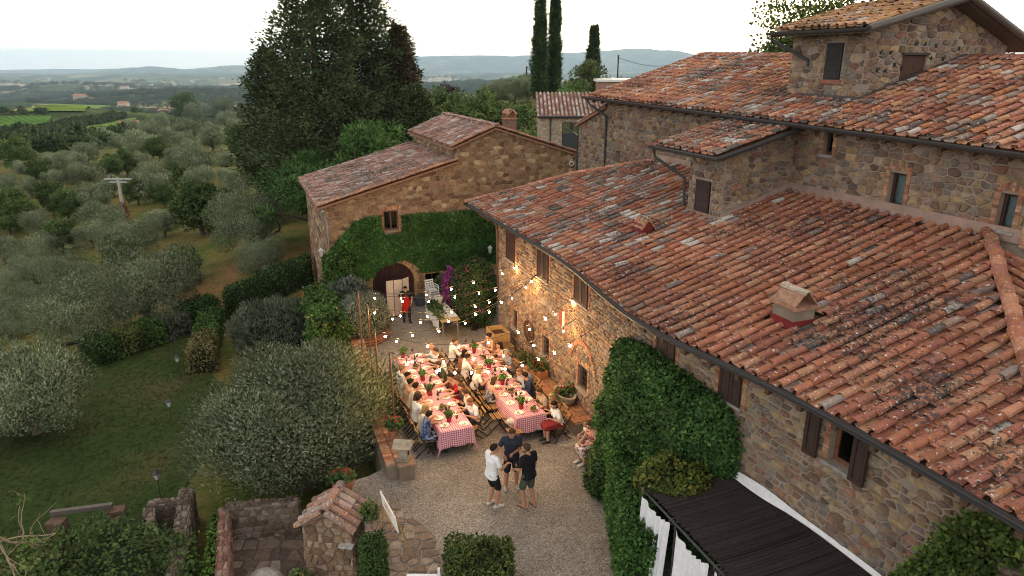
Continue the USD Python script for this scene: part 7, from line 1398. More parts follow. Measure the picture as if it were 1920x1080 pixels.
people = [
 ('older man in a grey shirt at the far left corner of the left table', (746, 663), 'in', BL, 'grey', 'short', ((.16, .18, .2), 'short'), {}),
 ('man in a loose white shirt behind the nearest post, left table', (753, 687), 'in', BL, 'light', 'short', (WHT, 'long'), {}),
 ('dark-haired guest in a pale shirt leaning in behind the pole of the left table', (762, 699), 'in', BL, 'dark', 'short', ((.55, .5, .47), 'short'), dict(lean=.25)),
 ('dark-haired woman with bare shoulders on the left of the left table', (759, 713), 'in', BL, 'dark', 'bun', ((.45, .3, .22), 'straps'), dict(female=True)),
 ('dark-haired guest in a cream top, left side of the left table', (774, 719), 'in', BL + .05, 'dark', 'short', (CRM, 'short'), dict(lean=.28)),
 ('woman with long brown hair and bare arms, left side of the left table', (767, 739), 'in', BL, 'brown', 'long', ((.42, .28, .2), 'straps'), dict(female=True)),
 ('dark-haired man in a white shirt, third from the near end on the left', (783, 742), 'in', BL, 'dark', 'short', (WHT, 'long'), {}),
 ('blond woman in a cream top, second from the near end on the left', (799, 759), 'in', BL, 'blond', 'long', (CRM, 'short'), dict(female=True)),
 ('dark-haired person in a blue patterned shirt, near left corner of the left table', (810, 772), 'in', BL, 'dark', 'short', ((.045, .075, .2), 'short'), dict(prints=(.25, .3, .42), sip=True)),
 ('bald man in a white shirt at the far right corner of the left table', (790, 648), 'out', BR, 'grey', 'bald', (WHT, 'long'), dict(skin=(.56, .28, .18))),
 ('guest in white with short brown hair next to the bald man', (802, 657), 'out', BR, 'brown', 'short', (WHT, 'short'), {}),
 ('brown-haired woman in white, third on the right of the left table', (814, 668), 'out', BR, 'brown', 'bob', (WHT, 'short'), dict(female=True)),
 ('dark-haired guest in dark green on the right of the left table', (805, 680), 'out', BR - .1, 'brown', 'short', ((.06, .065, .04), 'short'), dict(lean=.3)),
 ('dark-haired guest reaching across the left table in a dark top', (825, 703), 'out', BR, 'dark', 'short', ((.2, .03, .03), 'straps'), dict(female=True, reach=1, lean=.3)),
 ('woman in a bright red dress with her arms on the left table', (842, 710), 'out', BR, 'brown', 'bun', (RED_, 'short'), dict(female=True, low=(RED_, 'skirt'), reach=-1)),
 ('man in a dark tee shirt behind the man in the pale shirt', (853, 721), 'out', BR, 'brown', 'short', ((.05, .045, .05), 'short'), {}),
 ('man with short brown hair in a pale cream shirt, right side of the left table', (858, 733), 'out', BR + .02, 'brown', 'short', ((.66, .62, .52), 'short'), {}),
 ('reddish balding man in a white polo at the near right of the left table', (855, 750), 'out', BR, 'red', 'short', (WHT, 'short'), dict(lean=.22, skin=(.52, .24, .15))),
 ('brown-haired man in a white shirt at the far left of the right table', (849, 636), 'in', CL, 'brown', 'short', (WHT, 'long'), {}),
 ('woman with long dark hair, second on the left of the right table', (865, 657), 'in', CL, 'dark', 'long', ((.3, .12, .08), 'short'), dict(female=True)),
 ('dark-haired man in a white shirt on the left of the right table', (876, 665), 'in', CL, 'dark', 'short', (WHT, 'short'), {}),
 ('fair guest in white sitting low on the left of the right table', (886, 687), 'in', CL, 'blond', 'long', (WHT, 'short'), dict(female=True, lean=.3)),
 ('brown-haired woman in a patterned top and long dark skirt at the right table', (924, 708), 'in', CL + .12, 'brown', 'bob', ((.12, .12, .15), 'straps'), dict(female=True, prints=(.4, .38, .4), low=((.02, .02, .025), 'long_skirt'), lean=.3)),
 ('dark-haired woman in a pink strap top at the far end of the right table', (902, 628), 'out', CR - .05, 'dark', 'bun', ((.55, .3, .26), 'straps'), dict(female=True, reach=1)),
 ('woman with long dark hair in a pink dress, wall side of the right table', (921, 645), 'out', CR, 'dark', 'long', ((.55, .28, .24), 'straps'), dict(female=True, low=((.5, .25, .22), 'skirt'))),
 ('grey-haired man in a grey shirt on the wall side of the right table', (939, 658), 'out', CR, 'grey', 'short', ((.22, .24, .28), 'short'), {}),
 ('man in a light shirt leaning over the right table', (958, 694), 'out', CR - .05, 'light', 'short', ((.42, .42, .46), 'long'), dict(lean=.35)),
 ('man in a blue shirt leaning back by the wall', (980, 690), 'out', CR + .1, 'light', 'short', ((.14, .19, .3), 'long'), {}),
 ('dark-haired man in a navy jacket on the wall side of the right table', (965, 703), 'out', CR - .04, 'dark', 'short', (NVY, 'long'), dict(lean=.25)),
 ('man in a beige shirt bending forward near the stone trough', (993, 731), 'out', CR, 'brown', 'short', ((.42, .33, .25), 'short'), dict(lean=.35)),
 ('blond woman in an ochre top beside the man in beige', (1023, 741), 'out', CR + .12, 'blond', 'long', ((.5, .3, .13), 'straps'), dict(female=True, lean=.25)),
 ('dark-haired woman in a white tee and dark red skirt at the near right corner', (1011, 757), 'out', CR, 'dark', 'bob', (WHT, 'short'), dict(female=True, low=((.22, .03, .03), 'skirt'), lean=.3))]
seat_n = {}
for lab, px, sd, be, hc_, cut, top, kw in people:
    diner(lab, px, sd, be, hc_, cut, top, **kw); a = abz(PZ(px[0], px[1], 1.24))[0]; row = ('left' if be < -2.4 else 'right', 'left' if sd == 'in' else 'right'); seat_n[row] = seat_n.get(row, -1) + 1; chair(f'black folding chair, {ordinal(seat_n[row])} from the far end, {row[1]} side of the {row[0]} table', a, be + (-.02 if sd == 'in' else .02), RIN if sd == 'in' else ROUT)
for k, (x, y) in enumerate([(893, 722), (902, 733), (909, 746), (920, 762), (930, 780), (962, 808)]):
    a, b = AB(PZ(x, y, .46)); chair('empty slatted folding chair left of the right table, ' + ordinal(k) + ' from the far end', a, b, RIN)
for x, y, lab, r_ in ((884, 800, 'empty folding chair turned away at the near right corner of the left table', ROUT + .5), (818, 815, 'empty folding chair at the near left corner of the left table', RIN - .1)): a, b = AB(PZ(x, y, .46)); chair(lab, a, b, r_)
# three men standing in the yard
FY = math.pi / 2
p = PZ(923, 949); person('man in white tee and black shorts, left of the three standing men', p, -1.0, False, .05, 0, -.5, .1, ((-.24, .10, .80), (.13, .33, 1.10)), 'dark', 'short', ((.8, .8, .82), 'short'), ((.015, .015, .017), 'shorts'), (.6, .56, .52), 1.02, SKIN2, [(-.10, -.02, .075, -.1), (.11, .05, .075, .15)], (.9, .9), .02)
p = PZ(959, 912); person('man in navy tee facing the camera, middle of the three standing men', p, math.pi + .1, False, .06, 0, .15, .3, ((-.02, .27, 1.10), (.20, .22, 1.02)), 'brown', 'short', ((.035, .04, .06), 'short'), ((.018, .02, .028), 'shorts'), (.4, .36, .33), 1.03, SKIN2, [(-.12, .02, .075, -.2), (.14, .06, .075, .2)], (.9, .6), .02)
p = PZ(991, 950); person('bearded man in black tee and olive shorts, right of the three standing men', p, .75, False, .06, 0, .45, .15, ((-.20, .26, .98), (.25, .08, .78)), 'brown', 'short', ((.014, .014, .016), 'short'), ((.075, .085, .065), 'shorts'), (.03, .022, .02), 1.03, SKIN2, [(-.11, .02, .075, -.1), (.12, -.08, .075, .25)], (.5, .4), .02, beard=True, slip=True)
for lab, xyz in (('clear plastic cup held by the man in white', (940, 876, 1.12)), ('clear plastic cup held by the man in black', (968, 872, 1.13))):
    q = PZ(*xyz); t = thing('cup', lab, 'cup', q); mb = MB(); mb.lathe([(.028, 0), (.038, .12), (.035, .12), (.026, .01), (0, .01)], (0, 0, -.05), (.75, .72, .65), 12); mb.build('cup_body', 'drinking_glass', t, smooth=40); mb = MB(); mb.lathe([(0, 0), (.027, 0), (.032, .06), (0, .06)], (0, 0, -.045), (.5, .3, .08), 12); mb.build('drink', 'paint', t)
# waiters
p = PZ(763, 603); person('waiter in a long red apron facing the camera by the folding screen', p, math.pi + .25, False, .02, 0, -.2, .25, ((-.22, .05, .86), (.22, .1, .9)), 'dark', 'short', ((.02, .02, .022), 'short'), ((.03, .03, .032), 'trousers'), (.03, .02, .018), .95, SKIN, [(-.12, .1, .075, -.2), (.1, -.06, .075, .2)], (.5, .5), .022, apron=(.42, .02, .015))
p = W(1.2, -.5); person('waiter with dark curly hair and a red apron behind the buffet table', p, math.pi - .5, False, .25, 0, 0, .4, ((-.15, .38, .95), (.15, .38, .95)), 'dark', 'short', ((.03, .025, .025), 'short'), ((.03, .03, .03), 'trousers'), (.03, .02, .02), .95, SKIN2, None, (.6, .6), .03, apron=(.42, .02, .015))
p = PZ(893, 618); person('waiter in black seen from behind at the side of the buffet table', p, 1.35, False, .2, 0, .2, .3, ((-.18, .36, .95), (.16, .34, .98)), 'dark', 'short', ((.014, .014, .016), 'long'), ((.014, .014, .016), 'trousers'), (.02, .02, .02), .98, SKIN2, None, (.6, .6), .03)
# woman and child on the stone block
person('woman in a flower-print dress sitting on the stone block by the ivy', W(-10.95, -.1, 0), ROUT + .15, True, .2, 0, .25, .35, ((-.12, .36, .62), (.1, .38, .60)), 'brown', 'bun', ((.62, .3, .22), 'straps'), ((.62, .58, .54), 'long_skirt'), (.55, .5, .45), 1.0, SKIN, None, (.5, .5), .026, female=True, prints=(.25, .05, .06), hip=.48)
person('blond small child in a white shirt sitting beside the woman on the stone block', W(-10.55, -.05, .12), ROUT - .1, True, .2, 0, .3, .3, ((-.13, .34, .66), (.12, .36, .64)), 'blond', 'short', (WHT, 'short'), ((.2, .2, .24), 'shorts'), (.5, .48, .45), .66, SKIN, None, (.5, .5), .03, hip=.5)
# ---------------------------------------------------------------- things on the tables
_pr = {}
def inst(key, make, loc, rz, label, group):
    if key not in _pr: _pr[key] = make(label, loc, rz, group); return _pr[key]
    return copy(_pr[key], loc, rz, 1.0, label, group)
def mk_plate(label, loc, rz, group):
    t = thing('plate', label, 'plate', loc, rz, group); mb = MB(); mb.lathe([(0, .004), (.085, .004), (.125, .018), (.135, .022), (.135, .016), (.09, 0), (0, 0)], (0, 0, 0), (.78, .77, .74), 20); mb.build('dish', 'paint', t, smooth=50)
    mb = MB(); rg = np.random.default_rng(3)
    for k in range(5): mb.tm(trimesh.creation.icosphere(1, .02), (0, 0, 0)); mb.V[-1] = mb.V[-1] * [1.2, 1, .5] + [rg.uniform(-.06, .06), rg.uniform(-.06, .06), .012]; mb.T[-1] = np.tile([(.4, .2, .08), (.12, .2, .05), (.5, .35, .15), (.45, .08, .04), (.6, .5, .3)][k], (len(mb.V[-1]), 1))
    mb.build('food', 'paint', t, kind='stuff'); return t
def mk_glass(label, loc, rz, group):
    t = thing('wine_glass', label, 'glass', loc, rz, group); mb = MB(); mb.lathe([(.034, 0), (.034, .004), (.005, .008), (.005, .075), (.03, .1), (.037, .14), (.03, .19), (.028, .19), (.034, .14), (.0, .1)], (0, 0, 0), (.8, .8, .8), 12); mb.build('glass_body', 'drinking_glass', t, smooth=50); mb = MB(); mb.lathe([(0, .1), (.027, .102), (.033, .135), (0, .135)], (0, 0, 0), (.16, .01, .02), 10); mb.build('wine', 'paint', t); return t
def mk_bottle(label, loc, rz, group):
    t = thing('wine_bottle', label, 'bottle', loc, rz, group); mb = MB(); mb.lathe([(0, 0), (.037, 0), (.037, .19), (.03, .22), (.014, .25), (.014, .31), (.0, .31)], (0, 0, 0), (.012, .02, .012), 14); mb.build('bottle_body', 'metal', t, smooth=40); mb = MB(); mb.lathe([(.0378, .06), (.0378, .14)], (0, 0, 0), (.6, .55, .45), 14); mb.build('paper_label', 'paint', t); return t
def mk_pot(label, loc, rz, group):
    t = thing('herb_pot', label, 'potted plant', loc, rz, group); mb = MB(); mb.lathe([(0, 0), (.06, 0), (.075, .12), (.082, .12), (.082, .14), (.07, .14), (.0, .12)], (0, 0, 0), (.36, .02, .04), 14); mb.build('pot', 'paint', t, smooth=40)
    put_leaves('herbs', [clump_crown(np.array([[0, 0, .2], [.05, .02, .24], [-.05, -.02, .23], [.0, .05, .27], [.0, -.05, .26]]), np.full(5, .07), 40, .07, .045, (.07, .15, .035), (.12, .2, .05), .4, (0, 0, .15), .4)], 'leaf', t); return t
def mk_bowl(label, loc, rz, group):
    t = thing('salad_bowl', label, 'bowl', loc, rz, group); mb = MB(); mb.lathe([(0, 0), (.06, 0), (.12, .06), (.13, .075), (.122, .075), (.06, .015), (0, .015)], (0, 0, 0), (.6, .5, .38), 18); mb.build('bowl', 'paint', t, smooth=50); put_leaves('salad', [clump_crown(np.array([[0, 0, .06], [.04, .03, .06], [-.04, -.03, .06]]), np.full(3, .05), 30, .06, .045, (.09, .17, .04), (.35, .1, .04), .25, (0, 0, 0), .4)], 'leaf', t, kind='stuff'); return t
zt2 = TOP + .012
rg = np.random.default_rng(21); npl = {}
for tb, (a0, a1, b0, b1, nm) in enumerate(((-9.1, -4.1, -3.9, -3.0, 'left'), (-9.1, -3.9, -1.70, -.84, 'right'))):
    n = 10
    for s, side in ((-1, 'left'), (1, 'right')):
        for i in range(n):
            a = a1 - (a1 - a0) * i / (n - 1) + rg.normal(0, .07); b = (b0 + b1) / 2 + s * (.27 + rg.normal(0, .02)); zz = zt2 + (.006 if tb and a < -7.85 else 0)
            inst('plate', mk_plate, W(a, b, zz), rg.uniform(0, 6), f'white plate with food, {ordinal(i)} from the far end, {side} half of the {nm} table', 'plates on the long tables')
            if i % 4 != 3: inst('glass', mk_glass, W(a + .2, b - s * .14, zz), 0, f'stemmed glass of red wine, {ordinal(i)} from the far end, {side} half of the {nm} table', 'wine glasses on the long tables')
    for i, a in enumerate(np.linspace(a1 - .5, a0 + .7, 5)): inst('bottle', mk_bottle, W(a + rg.normal(0, .08), (b0 + b1) / 2 + rg.normal(0, .05), zt2 + (.006 if tb and a < -7.85 else 0)), 0, f'dark wine bottle, {ordinal(i)} from the far end along the middle of the {nm} table', 'wine bottles on the long tables')
for i, (x, y, tb) in enumerate([(756, 665, 'left'), (792, 708, 'left'), (805, 735, 'left'), (842, 784, 'left'), (889, 655, 'right'), (917, 686, 'right'), (942, 715, 'right'), (977, 760, 'right')]):
    q = PZ(x, y, zt2 + .1); inst('pot', mk_pot, (q[0], q[1], zt2 + (.006 if i == 7 else 0)), i, f'green herbs in a red pot, {ordinal(i % 4)} from the far end of the {tb} table', 'herb pots on the long tables')
for i, (x, y, tb) in enumerate([(780, 690, 'left'), (829, 766, 'left'), (905, 672, 'right'), (958, 735, 'right'), (1000, 770, 'right')]): q = PZ(x, y, zt2); inst('bowl', mk_bowl, (q[0], q[1], zt2 + (.006 if i > 3 else 0)), i, f'salad bowl on the {tb} table, {ordinal(i if i < 2 else i - 2)} from the far end', 'salad bowls on the long tables')
q = PZ(957, 795, .48); t = thing('handbag', 'white handbag lying on an empty chair beside the right table', 'bag', (q[0] + .05, q[1], .47)); m = trimesh.creation.icosphere(2, 1.0); put('bag_body', np.array(m.vertices) * [.17, .12, .1] + [0, 0, .09], np.array(m.faces), 'cloth', t, (.62, .58, .5), smooth=True); mb = MB(); mb.tube([(-.1, 0, .16), (-.06, 0, .25), (.06, 0, .25), (.1, 0, .16)], .008, (.4, .35, .28), 5); mb.build('strap', 'cloth', t)
q = PZ(909, 772, 0); t = thing('backpack', 'black backpack on the gravel under the empty chairs', 'bag', q); m = trimesh.creation.icosphere(2, 1.0); put('bag_body', np.array(m.vertices) * [.2, .15, .18] + [0, 0, .17], np.array(m.faces), 'cloth', t, (.02, .02, .022), smooth=True); mb = MB(); mb.tube([(-.05, 0, .33), (0, 0, .39), (.05, 0, .33)], .01, (.03, .03, .03), 5); mb.build('handle', 'cloth', t)
# ---------------------------------------------------------------- buffet and the far end of the yard
t = thing('buffet_table', 'buffet table with a wooden board at its near end', 'table', W(-.2, -1.2), AANG); mb = MB(); mb.box((0, 0, .78), (2.3, .75, .04), (.5, .33, .15)); mb.build('tabletop', 'wood', t)
for x in (-1.05, 1.05):
    for y in (-.3, .3): mb = MB(); mb.tube([(x, y, 0), (x, y, .76)], .016, (.3, .29, .28), 6); mb.build('leg', 'metal', t)
tcb = MB(); TOPB = .805
def plain_cloth(label, a0, a1, b0, b1, top, drop, c):
    n = 40; e = np.linspace(0, 1, n); ring = np.array([(a0 + (a1 - a0) * x, b0) for x in e] + [(a1, b0 + (b1 - b0) * x) for x in e[1:]] + [(a1 + (a0 - a1) * x, b1) for x in e[1:]]); cen = ring.mean(0); w_ = .03 * np.sin(np.arange(len(ring)) * .9) ; low = ring + unit(ring - cen) * (.03 + w_)[:, None]
    V = np.vstack([np.column_stack([ring, np.full(len(ring), top)]), np.column_stack([low, top - drop + .05 * np.sin(np.arange(len(ring)) * .35)])]); k = len(ring); i = np.arange(k - 1); F_ = np.vstack([np.column_stack([i, i + 1, i + k + 1]), np.column_stack([i, i + k + 1, i + k])]); Vt_ = np.vstack([V, [[*cen, top]]]); F2 = np.vstack([F_, np.column_stack([i, np.full(k - 1, 2 * k), i + 1]), [[k - 1, 2 * k, 0]]])
    return put('tablecloth', WW(Vt_), F2, 'cloth', tint=c, smooth=50, label=label, cat='tablecloth')
plain_cloth('white cloth hanging over the buffet table', -1.0, .97, -1.59, -.81, TOPB + .002, .5, (.76, .74, .7))
p = W(-.35, -1.55, TOPB + .01); t = thing('flower_arrangement', 'large leafy flower arrangement along the left side of the buffet', 'flowers', p, AANG); put_leaves('greenery', [clump_crown(np.array([[x, RNG.normal(0, .05), .1 + .12 * math.cos(x * 2)] for x in np.linspace(-.6, .7, 9)]), np.full(9, .19), 70, .14, .06, (.06, .12, .035), (.13, .18, .07), .35, (0, 0, -.1), .3)], 'leaf', t); put_leaves('flowers', [clump_crown(np.array([[x, 0, .2] for x in (-.4, -.1, .2, .5)]), np.full(4, .12), 16, .06, .06, (.6, .5, .36), (.55, .3, .25), .4, (0, 0, 0), .4)], 'leaf', t, kind='stuff')
mb = MB(); mb.lathe([(0, 0), (.1, 0), (.12, .1), (0, .1)], (0, 0, 0), (.3, .25, .2), 12); mb.build('vase', 'paint', t)
for k, (a, b, h, c, lab) in enumerate(((.8, -1.1, .28, (.7, .68, .64), 'white crate on the far end of the buffet'), (.55, -1.42, .2, (.5, .36, .2), 'wooden box beside the white crate on the buffet'))):
    t = thing('box', lab, 'box', W(a, b, TOPB + .004), AANG + .2); mb = MB()
    for x, y, sx, sy in ((-.14, 0, .02, .3), (.14, 0, .02, .3), (0, -.14, .26, .02), (0, .14, .26, .02)): mb.box((x, y, h / 2), (sx, sy, h), c)
    mb.box((0, 0, .012), (.26, .26, .016), c); mb.build('sides', 'paint', t)
for k, (a, b) in enumerate(((.3, -1.05), (.1, -.95), (-.1, -1.2), (.45, -.98))): inst('bottle', mk_bottle, W(a, b, TOPB + .004), 0, 'dark bottle standing on the white buffet cloth, ' + ordinal(k) + ' of four', 'bottles on the buffet')
for k, (a, b) in enumerate(((-.5, -1.1), (-.75, -1.2), (-.2, -1.0))): inst('plate', mk_plate, W(a, b, TOPB + .004), k, 'white plate of food on the buffet cloth, ' + ordinal(k) + ' from the far end', 'plates on the buffet')
# folding screen
t = thing('folding_screen', 'pale three-panel folding screen standing before the arched door', 'screen'); sc_ = [PZ(727, 596), PZ(741, 594), PZ(757, 592), PZ(769, 586)]
for k in range(3):
    p, q = sc_[k], sc_[k + 1]; d = q - p; p = p + d * .03; q = q - d * .03; mb = MB(); mb.bar((p + q) / 2 + [0, 0, .06], (p + q) / 2 + [0, 0, 1.62], .02, np.linalg.norm(q - p), (.62, .5, .42), (q - p)); mb.build('screen_panel', 'cloth', t)
for p in sc_: mb = MB(); mb.tube([p, p + [0, 0, 1.66]], .02, (.04, .02, .018), 6); mb.build('frame_post', 'wood', t)
# stacked white chairs
def mk_white(label, loc, rz, group, tip=0):
    t = thing('plastic_chair', label, 'chair', loc, rz, group); mb = MB(); P_ = (.72, .72, .71)
    mb.box((0, 0, .43), (.44, .42, .025), P_); mb.build('seat', 'paint', t); mb = MB(); V = [];
    for i in range(7):
        x = -.2 + .4 * i / 6
        if i % 2 == 0: mb.bar((x, -.2, .43), (x * .9, -.32, .84 - .05 * abs(i - 3) / 3), .035, .016, P_, (1, 0, 0))
    mb.bar((-.2, -.31, .8), (.2, -.31, .8), .02, .06, P_); mb.build('backrest', 'paint', t)
    for sx in (-1, 1):
        for y0, y1 in ((-.18, -.26), (.18, .24)): mb = MB(); mb.bar((sx * .2, y0, .42), (sx * .23, y1, 0), .04, .03, P_, (1, 0, 0)); mb.build('leg', 'paint', t)
        mb = MB(); mb.bar((sx * .23, -.24, .63), (sx * .23, .16, .62), .04, .02, P_); mb.bar((sx * .23, .16, .62), (sx * .21, .19, .43), .03, .02, P_, (1, 0, 0)); mb.build('armrest', 'paint', t)
    return t
p0 = abz(PZ(812, 578)); 
for k in range(5): inst('white', mk_white, W(p0[0], p0[1], .105 * k), RNEAR + .2, 'white plastic chair, ' + ordinal(k) + ' from the bottom of the stack by the side door', 'stacked white plastic chairs')
p = PZ(788, 572); t = thing('grey_tub', 'dark grey tub on the gravel right of the folding screen', 'tub', p); mb = MB(); mb.lathe([(0, 0), (.2, 0), (.26, .36), (.27, .36), (.27, .39), (.24, .39), (.19, .03), (0, .03)], (0, 0, 0), (.07, .08, .1), 20); mb.build('tub_body', 'paint', t, smooth=40); mb = MB(); mb.tube([(-.27, 0, .33), (-.31, 0, .28), (-.27, .0, .24)], .012, (.05, .055, .07), 5); mb.build('handle', 'paint', t)
p = PZ(716, 592); t = thing('drinks_stand', 'small drinks stand with a metal tray left of the folding screen', 'stand', p); mb = MB(); mb.box((0, 0, .7), (.5, .4, .04), (.3, .3, .31)); mb.build('tray', 'metal', t)
for x in (-.2, .2):
    for y in (-.15, .15): mb = MB(); mb.tube([(x, y, 0), (x, y, .69)], .012, (.1, .1, .1), 5); mb.build('leg', 'metal', t)
inst('bottle', mk_bottle, (p[0] + .05, p[1], .722), 0, 'bottle standing on the small drinks stand', 'bottles by the screen')
p = PZ(643, 600, .35); t = thing('white_canister', 'white plastic canister on a stake beside the pale grey-green shrub', 'canister', (p[0], p[1], 0)); mb = MB(); mb.tube([(0, 0, -.3), (0, 0, .55)], .03, (.3, .15, .1), 6); mb.build('stake', 'wood', t); mb = MB(); mb.lathe([(0, .55), (.12, .55), (.2, .65), (.21, .95), (.18, 1.02), (.06, 1.05), (.05, 1.1), (0, 1.1)], (0, 0, 0), (.75, .77, .76), 16); mb.build('canister_body', 'paint', t, smooth=45)
# wooden cabinet and slatted crate by the wall
p = PZ(934, 660); t = thing('wooden_cabinet', 'open-topped wooden bar cabinet near the bougainvillea', 'cabinet', p, AANG); C1 = (.42, .27, .12)
for x, y, sx, sy, nm in ((-.42, 0, .03, .62, 'side_panel'), (.42, 0, .03, .62, 'side_panel'), (0, -.3, .81, .03, 'front_panel'), (0, .3, .81, .03, 'back_panel')): mb = MB(); mb.box((x, y, .45), (sx, sy, .9), jit(C1, .1)); mb.build(nm, 'wood', t)
mb = MB(); mb.box((0, 0, .72), (.8, .57, .02), (.06, .03, .02)); mb.build('inner_shelf', 'wood', t)
p = PZ(949, 676); t = thing('slatted_crate', 'slatted wooden crate in front of the bar cabinet', 'crate', p, AANG)
for k in range(7): mb = MB(); mb.box((-.24 + .08 * k, -.2, .32), (.06, .018, .64), jit((.3, .19, .09), .2)); mb.build('slat', 'wood', t)
for x in (-.26, .26): mb = MB(); mb.box((x, 0, .32), (.02, .38, .64), (.28, .18, .09)); mb.build('side_panel', 'wood', t)
# wheel, iron rod, planters on the farmhouse wall
def wall_pt(x, y, d=.08):
    p = on_beta(x, y, WALLB)
    a = AB(p)[0]; p = on_beta(x, y, WALLB + float(bow(a)) - d); return p
p = wall_pt(991, 622, .06); t = thing('wagon_wheel', 'old iron-rimmed wagon wheel hanging on the farmhouse wall', 'wheel', p, AANG); R_ = .4; mb = MB(); th = np.linspace(0, 2 * math.pi, 28); mb.tube(np.column_stack([R_ * np.cos(th), 0 * th, R_ * np.sin(th)]), .03, (.1, .05, .035), 7, caps=False); mb.build('rim', 'wood', t, smooth=60)
for k in range(10): a = k * math.pi / 5; mb = MB(); mb.bar((.05 * math.cos(a), 0, .05 * math.sin(a)), (R_ * math.cos(a), 0, R_ * math.sin(a)), .03, .03, (.09, .045, .03), (0, 1, 0)); mb.build('spoke', 'wood', t)
mb = MB(); mb.tube([(0, -.07, 0), (0, .05, 0)], .07, (.1, .06, .045), 10); mb.build('hub', 'wood', t)
p0, p1 = wall_pt(999, 588), wall_pt(998, 682); t = thing('iron_rod', 'tall thin rusty iron rod standing against the wall beside the wagon wheel', 'rod', (p1[0], p1[1], p1[2])); mb = MB(); mb.tube([(0, 0, 0), (0, 0, p0[2] - p1[2])], .016, (.12, .05, .035), 6); mb.build('shaft', 'metal', t); mb = MB(); mb.tube([(0, 0, p0[2] - p1[2]), (.04, -.03, p0[2] - p1[2] + .05), (.08, -.04, p0[2] - p1[2])], .01, (.12, .05, .035), 5); mb.build('hook', 'metal', t)
p = wall_pt(1055, 597, .05); t = thing('wall_notice', 'small white notice on a red wooden board on the farmhouse wall', 'sign', p, AANG); mb = MB(); mb.box((.08, 0, 0), (.3, .03, .5), (.26, .06, .04)); mb.build('board', 'wood', t); mb = MB(); mb.box((-.06, -.0, 0), (.07, .05, .5), (.75, .75, .76)); mb.build('white_edge', 'paint', t)
def geranium(label, loc, n, w, seed, fl=(.5, .03, .05)):
    t = thing('geranium', label, 'flowers', loc); rg = np.random.default_rng(seed); C = np.column_stack([rg.uniform(-w, w, 7), rg.uniform(-w * .5, w * .5, 7), rg.uniform(.05, .3, 7)]); put_leaves('foliage', [clump_crown(C, np.full(7, .14), n, .09, .075, (.06, .12, .03), (.1, .17, .05), .3, (0, 0, -.1), .3)], 'leaf', t); C2 = C[:5] + [0, 0, .1]; put_leaves('blossoms', [clump_crown(C2, np.full(5, .07), 14, .05, .05, fl, None, 0, (0, 0, 0), .3)], 'leaf', t, kind='stuff'); return t
p = W(-8.15, .38, .33); t = thing('stone_trough', 'rounded grey stone trough on the ledge by the wall', 'trough', p, AANG); mb = MB(); prof = [(0, 0), (.3, 0), (.42, .12), (.46, .3), (.4, .3), (.36, .14), (0, .12)]; mb.lathe(prof, (0, 0, 0), (.34, .31, .25), 22); mb.map(lambda v: v * [1.15, .62, 1]); mb.build('basin', 'stone', t, smooth=45); geranium('red geraniums growing in the stone trough', p + [0, 0, .2], 60, .32, 1, (.55, .05, .08))
p = W(-6.1, .42, .33); t = thing('terracotta_planter', 'long terracotta planter on the ledge below the grilled window', 'planter', p, AANG); mb = MB()
for x, y, sx, sy in ((0, -.13, .8, .03), (0, .13, .8, .03), (-.39, 0, .03, .24), (.39, 0, .03, .24)): mb.box((x, y, .12), (sx, sy, .24), (.4, .17, .09))
mb.box((0, 0, .1), (.74, .22, .18), (.06, .04, .03)); mb.build('trough', 'stone', t); geranium('red geranium in the long terracotta planter', p + [0, 0, .15], 45, .3, 2); geranium('leafy plant with few flowers on the ledge behind the grey-shirted man', W(-5.1, .4, .33), 50, .3, 3, (.4, .1, .1))
p = W(-8.6, -5.05, .47); t = thing('flower_pot', 'terracotta pot on the low wall beside the nearest rusty post', 'pot', p); mb = MB(); mb.lathe([(0, 0), (.09, 0), (.13, .2), (.145, .2), (.145, .24), (.12, .24), (0, .21)], (0, 0, 0), (.4, .18, .1), 16); mb.build('pot_body', 'stone', t, smooth=40); geranium('pink-red geranium in the pot on the low wall', p + [0, 0, .18], 34, .14, 4, (.5, .04, .1))
p = PZ(646, 930); t = thing('flower_pot', 'large terracotta pot at the edge of the yard by the big olive', 'pot', p); mb = MB(); mb.lathe([(0, 0), (.17, 0), (.24, .36), (.27, .36), (.27, .43), (.23, .43), (0, .38)], (0, 0, 0), (.38, .15, .09), 20); mb.build('pot_body', 'stone', t, smooth=40); geranium('tall red geranium in the large terracotta pot', p + [0, 0, .4], 60, .28, 5)
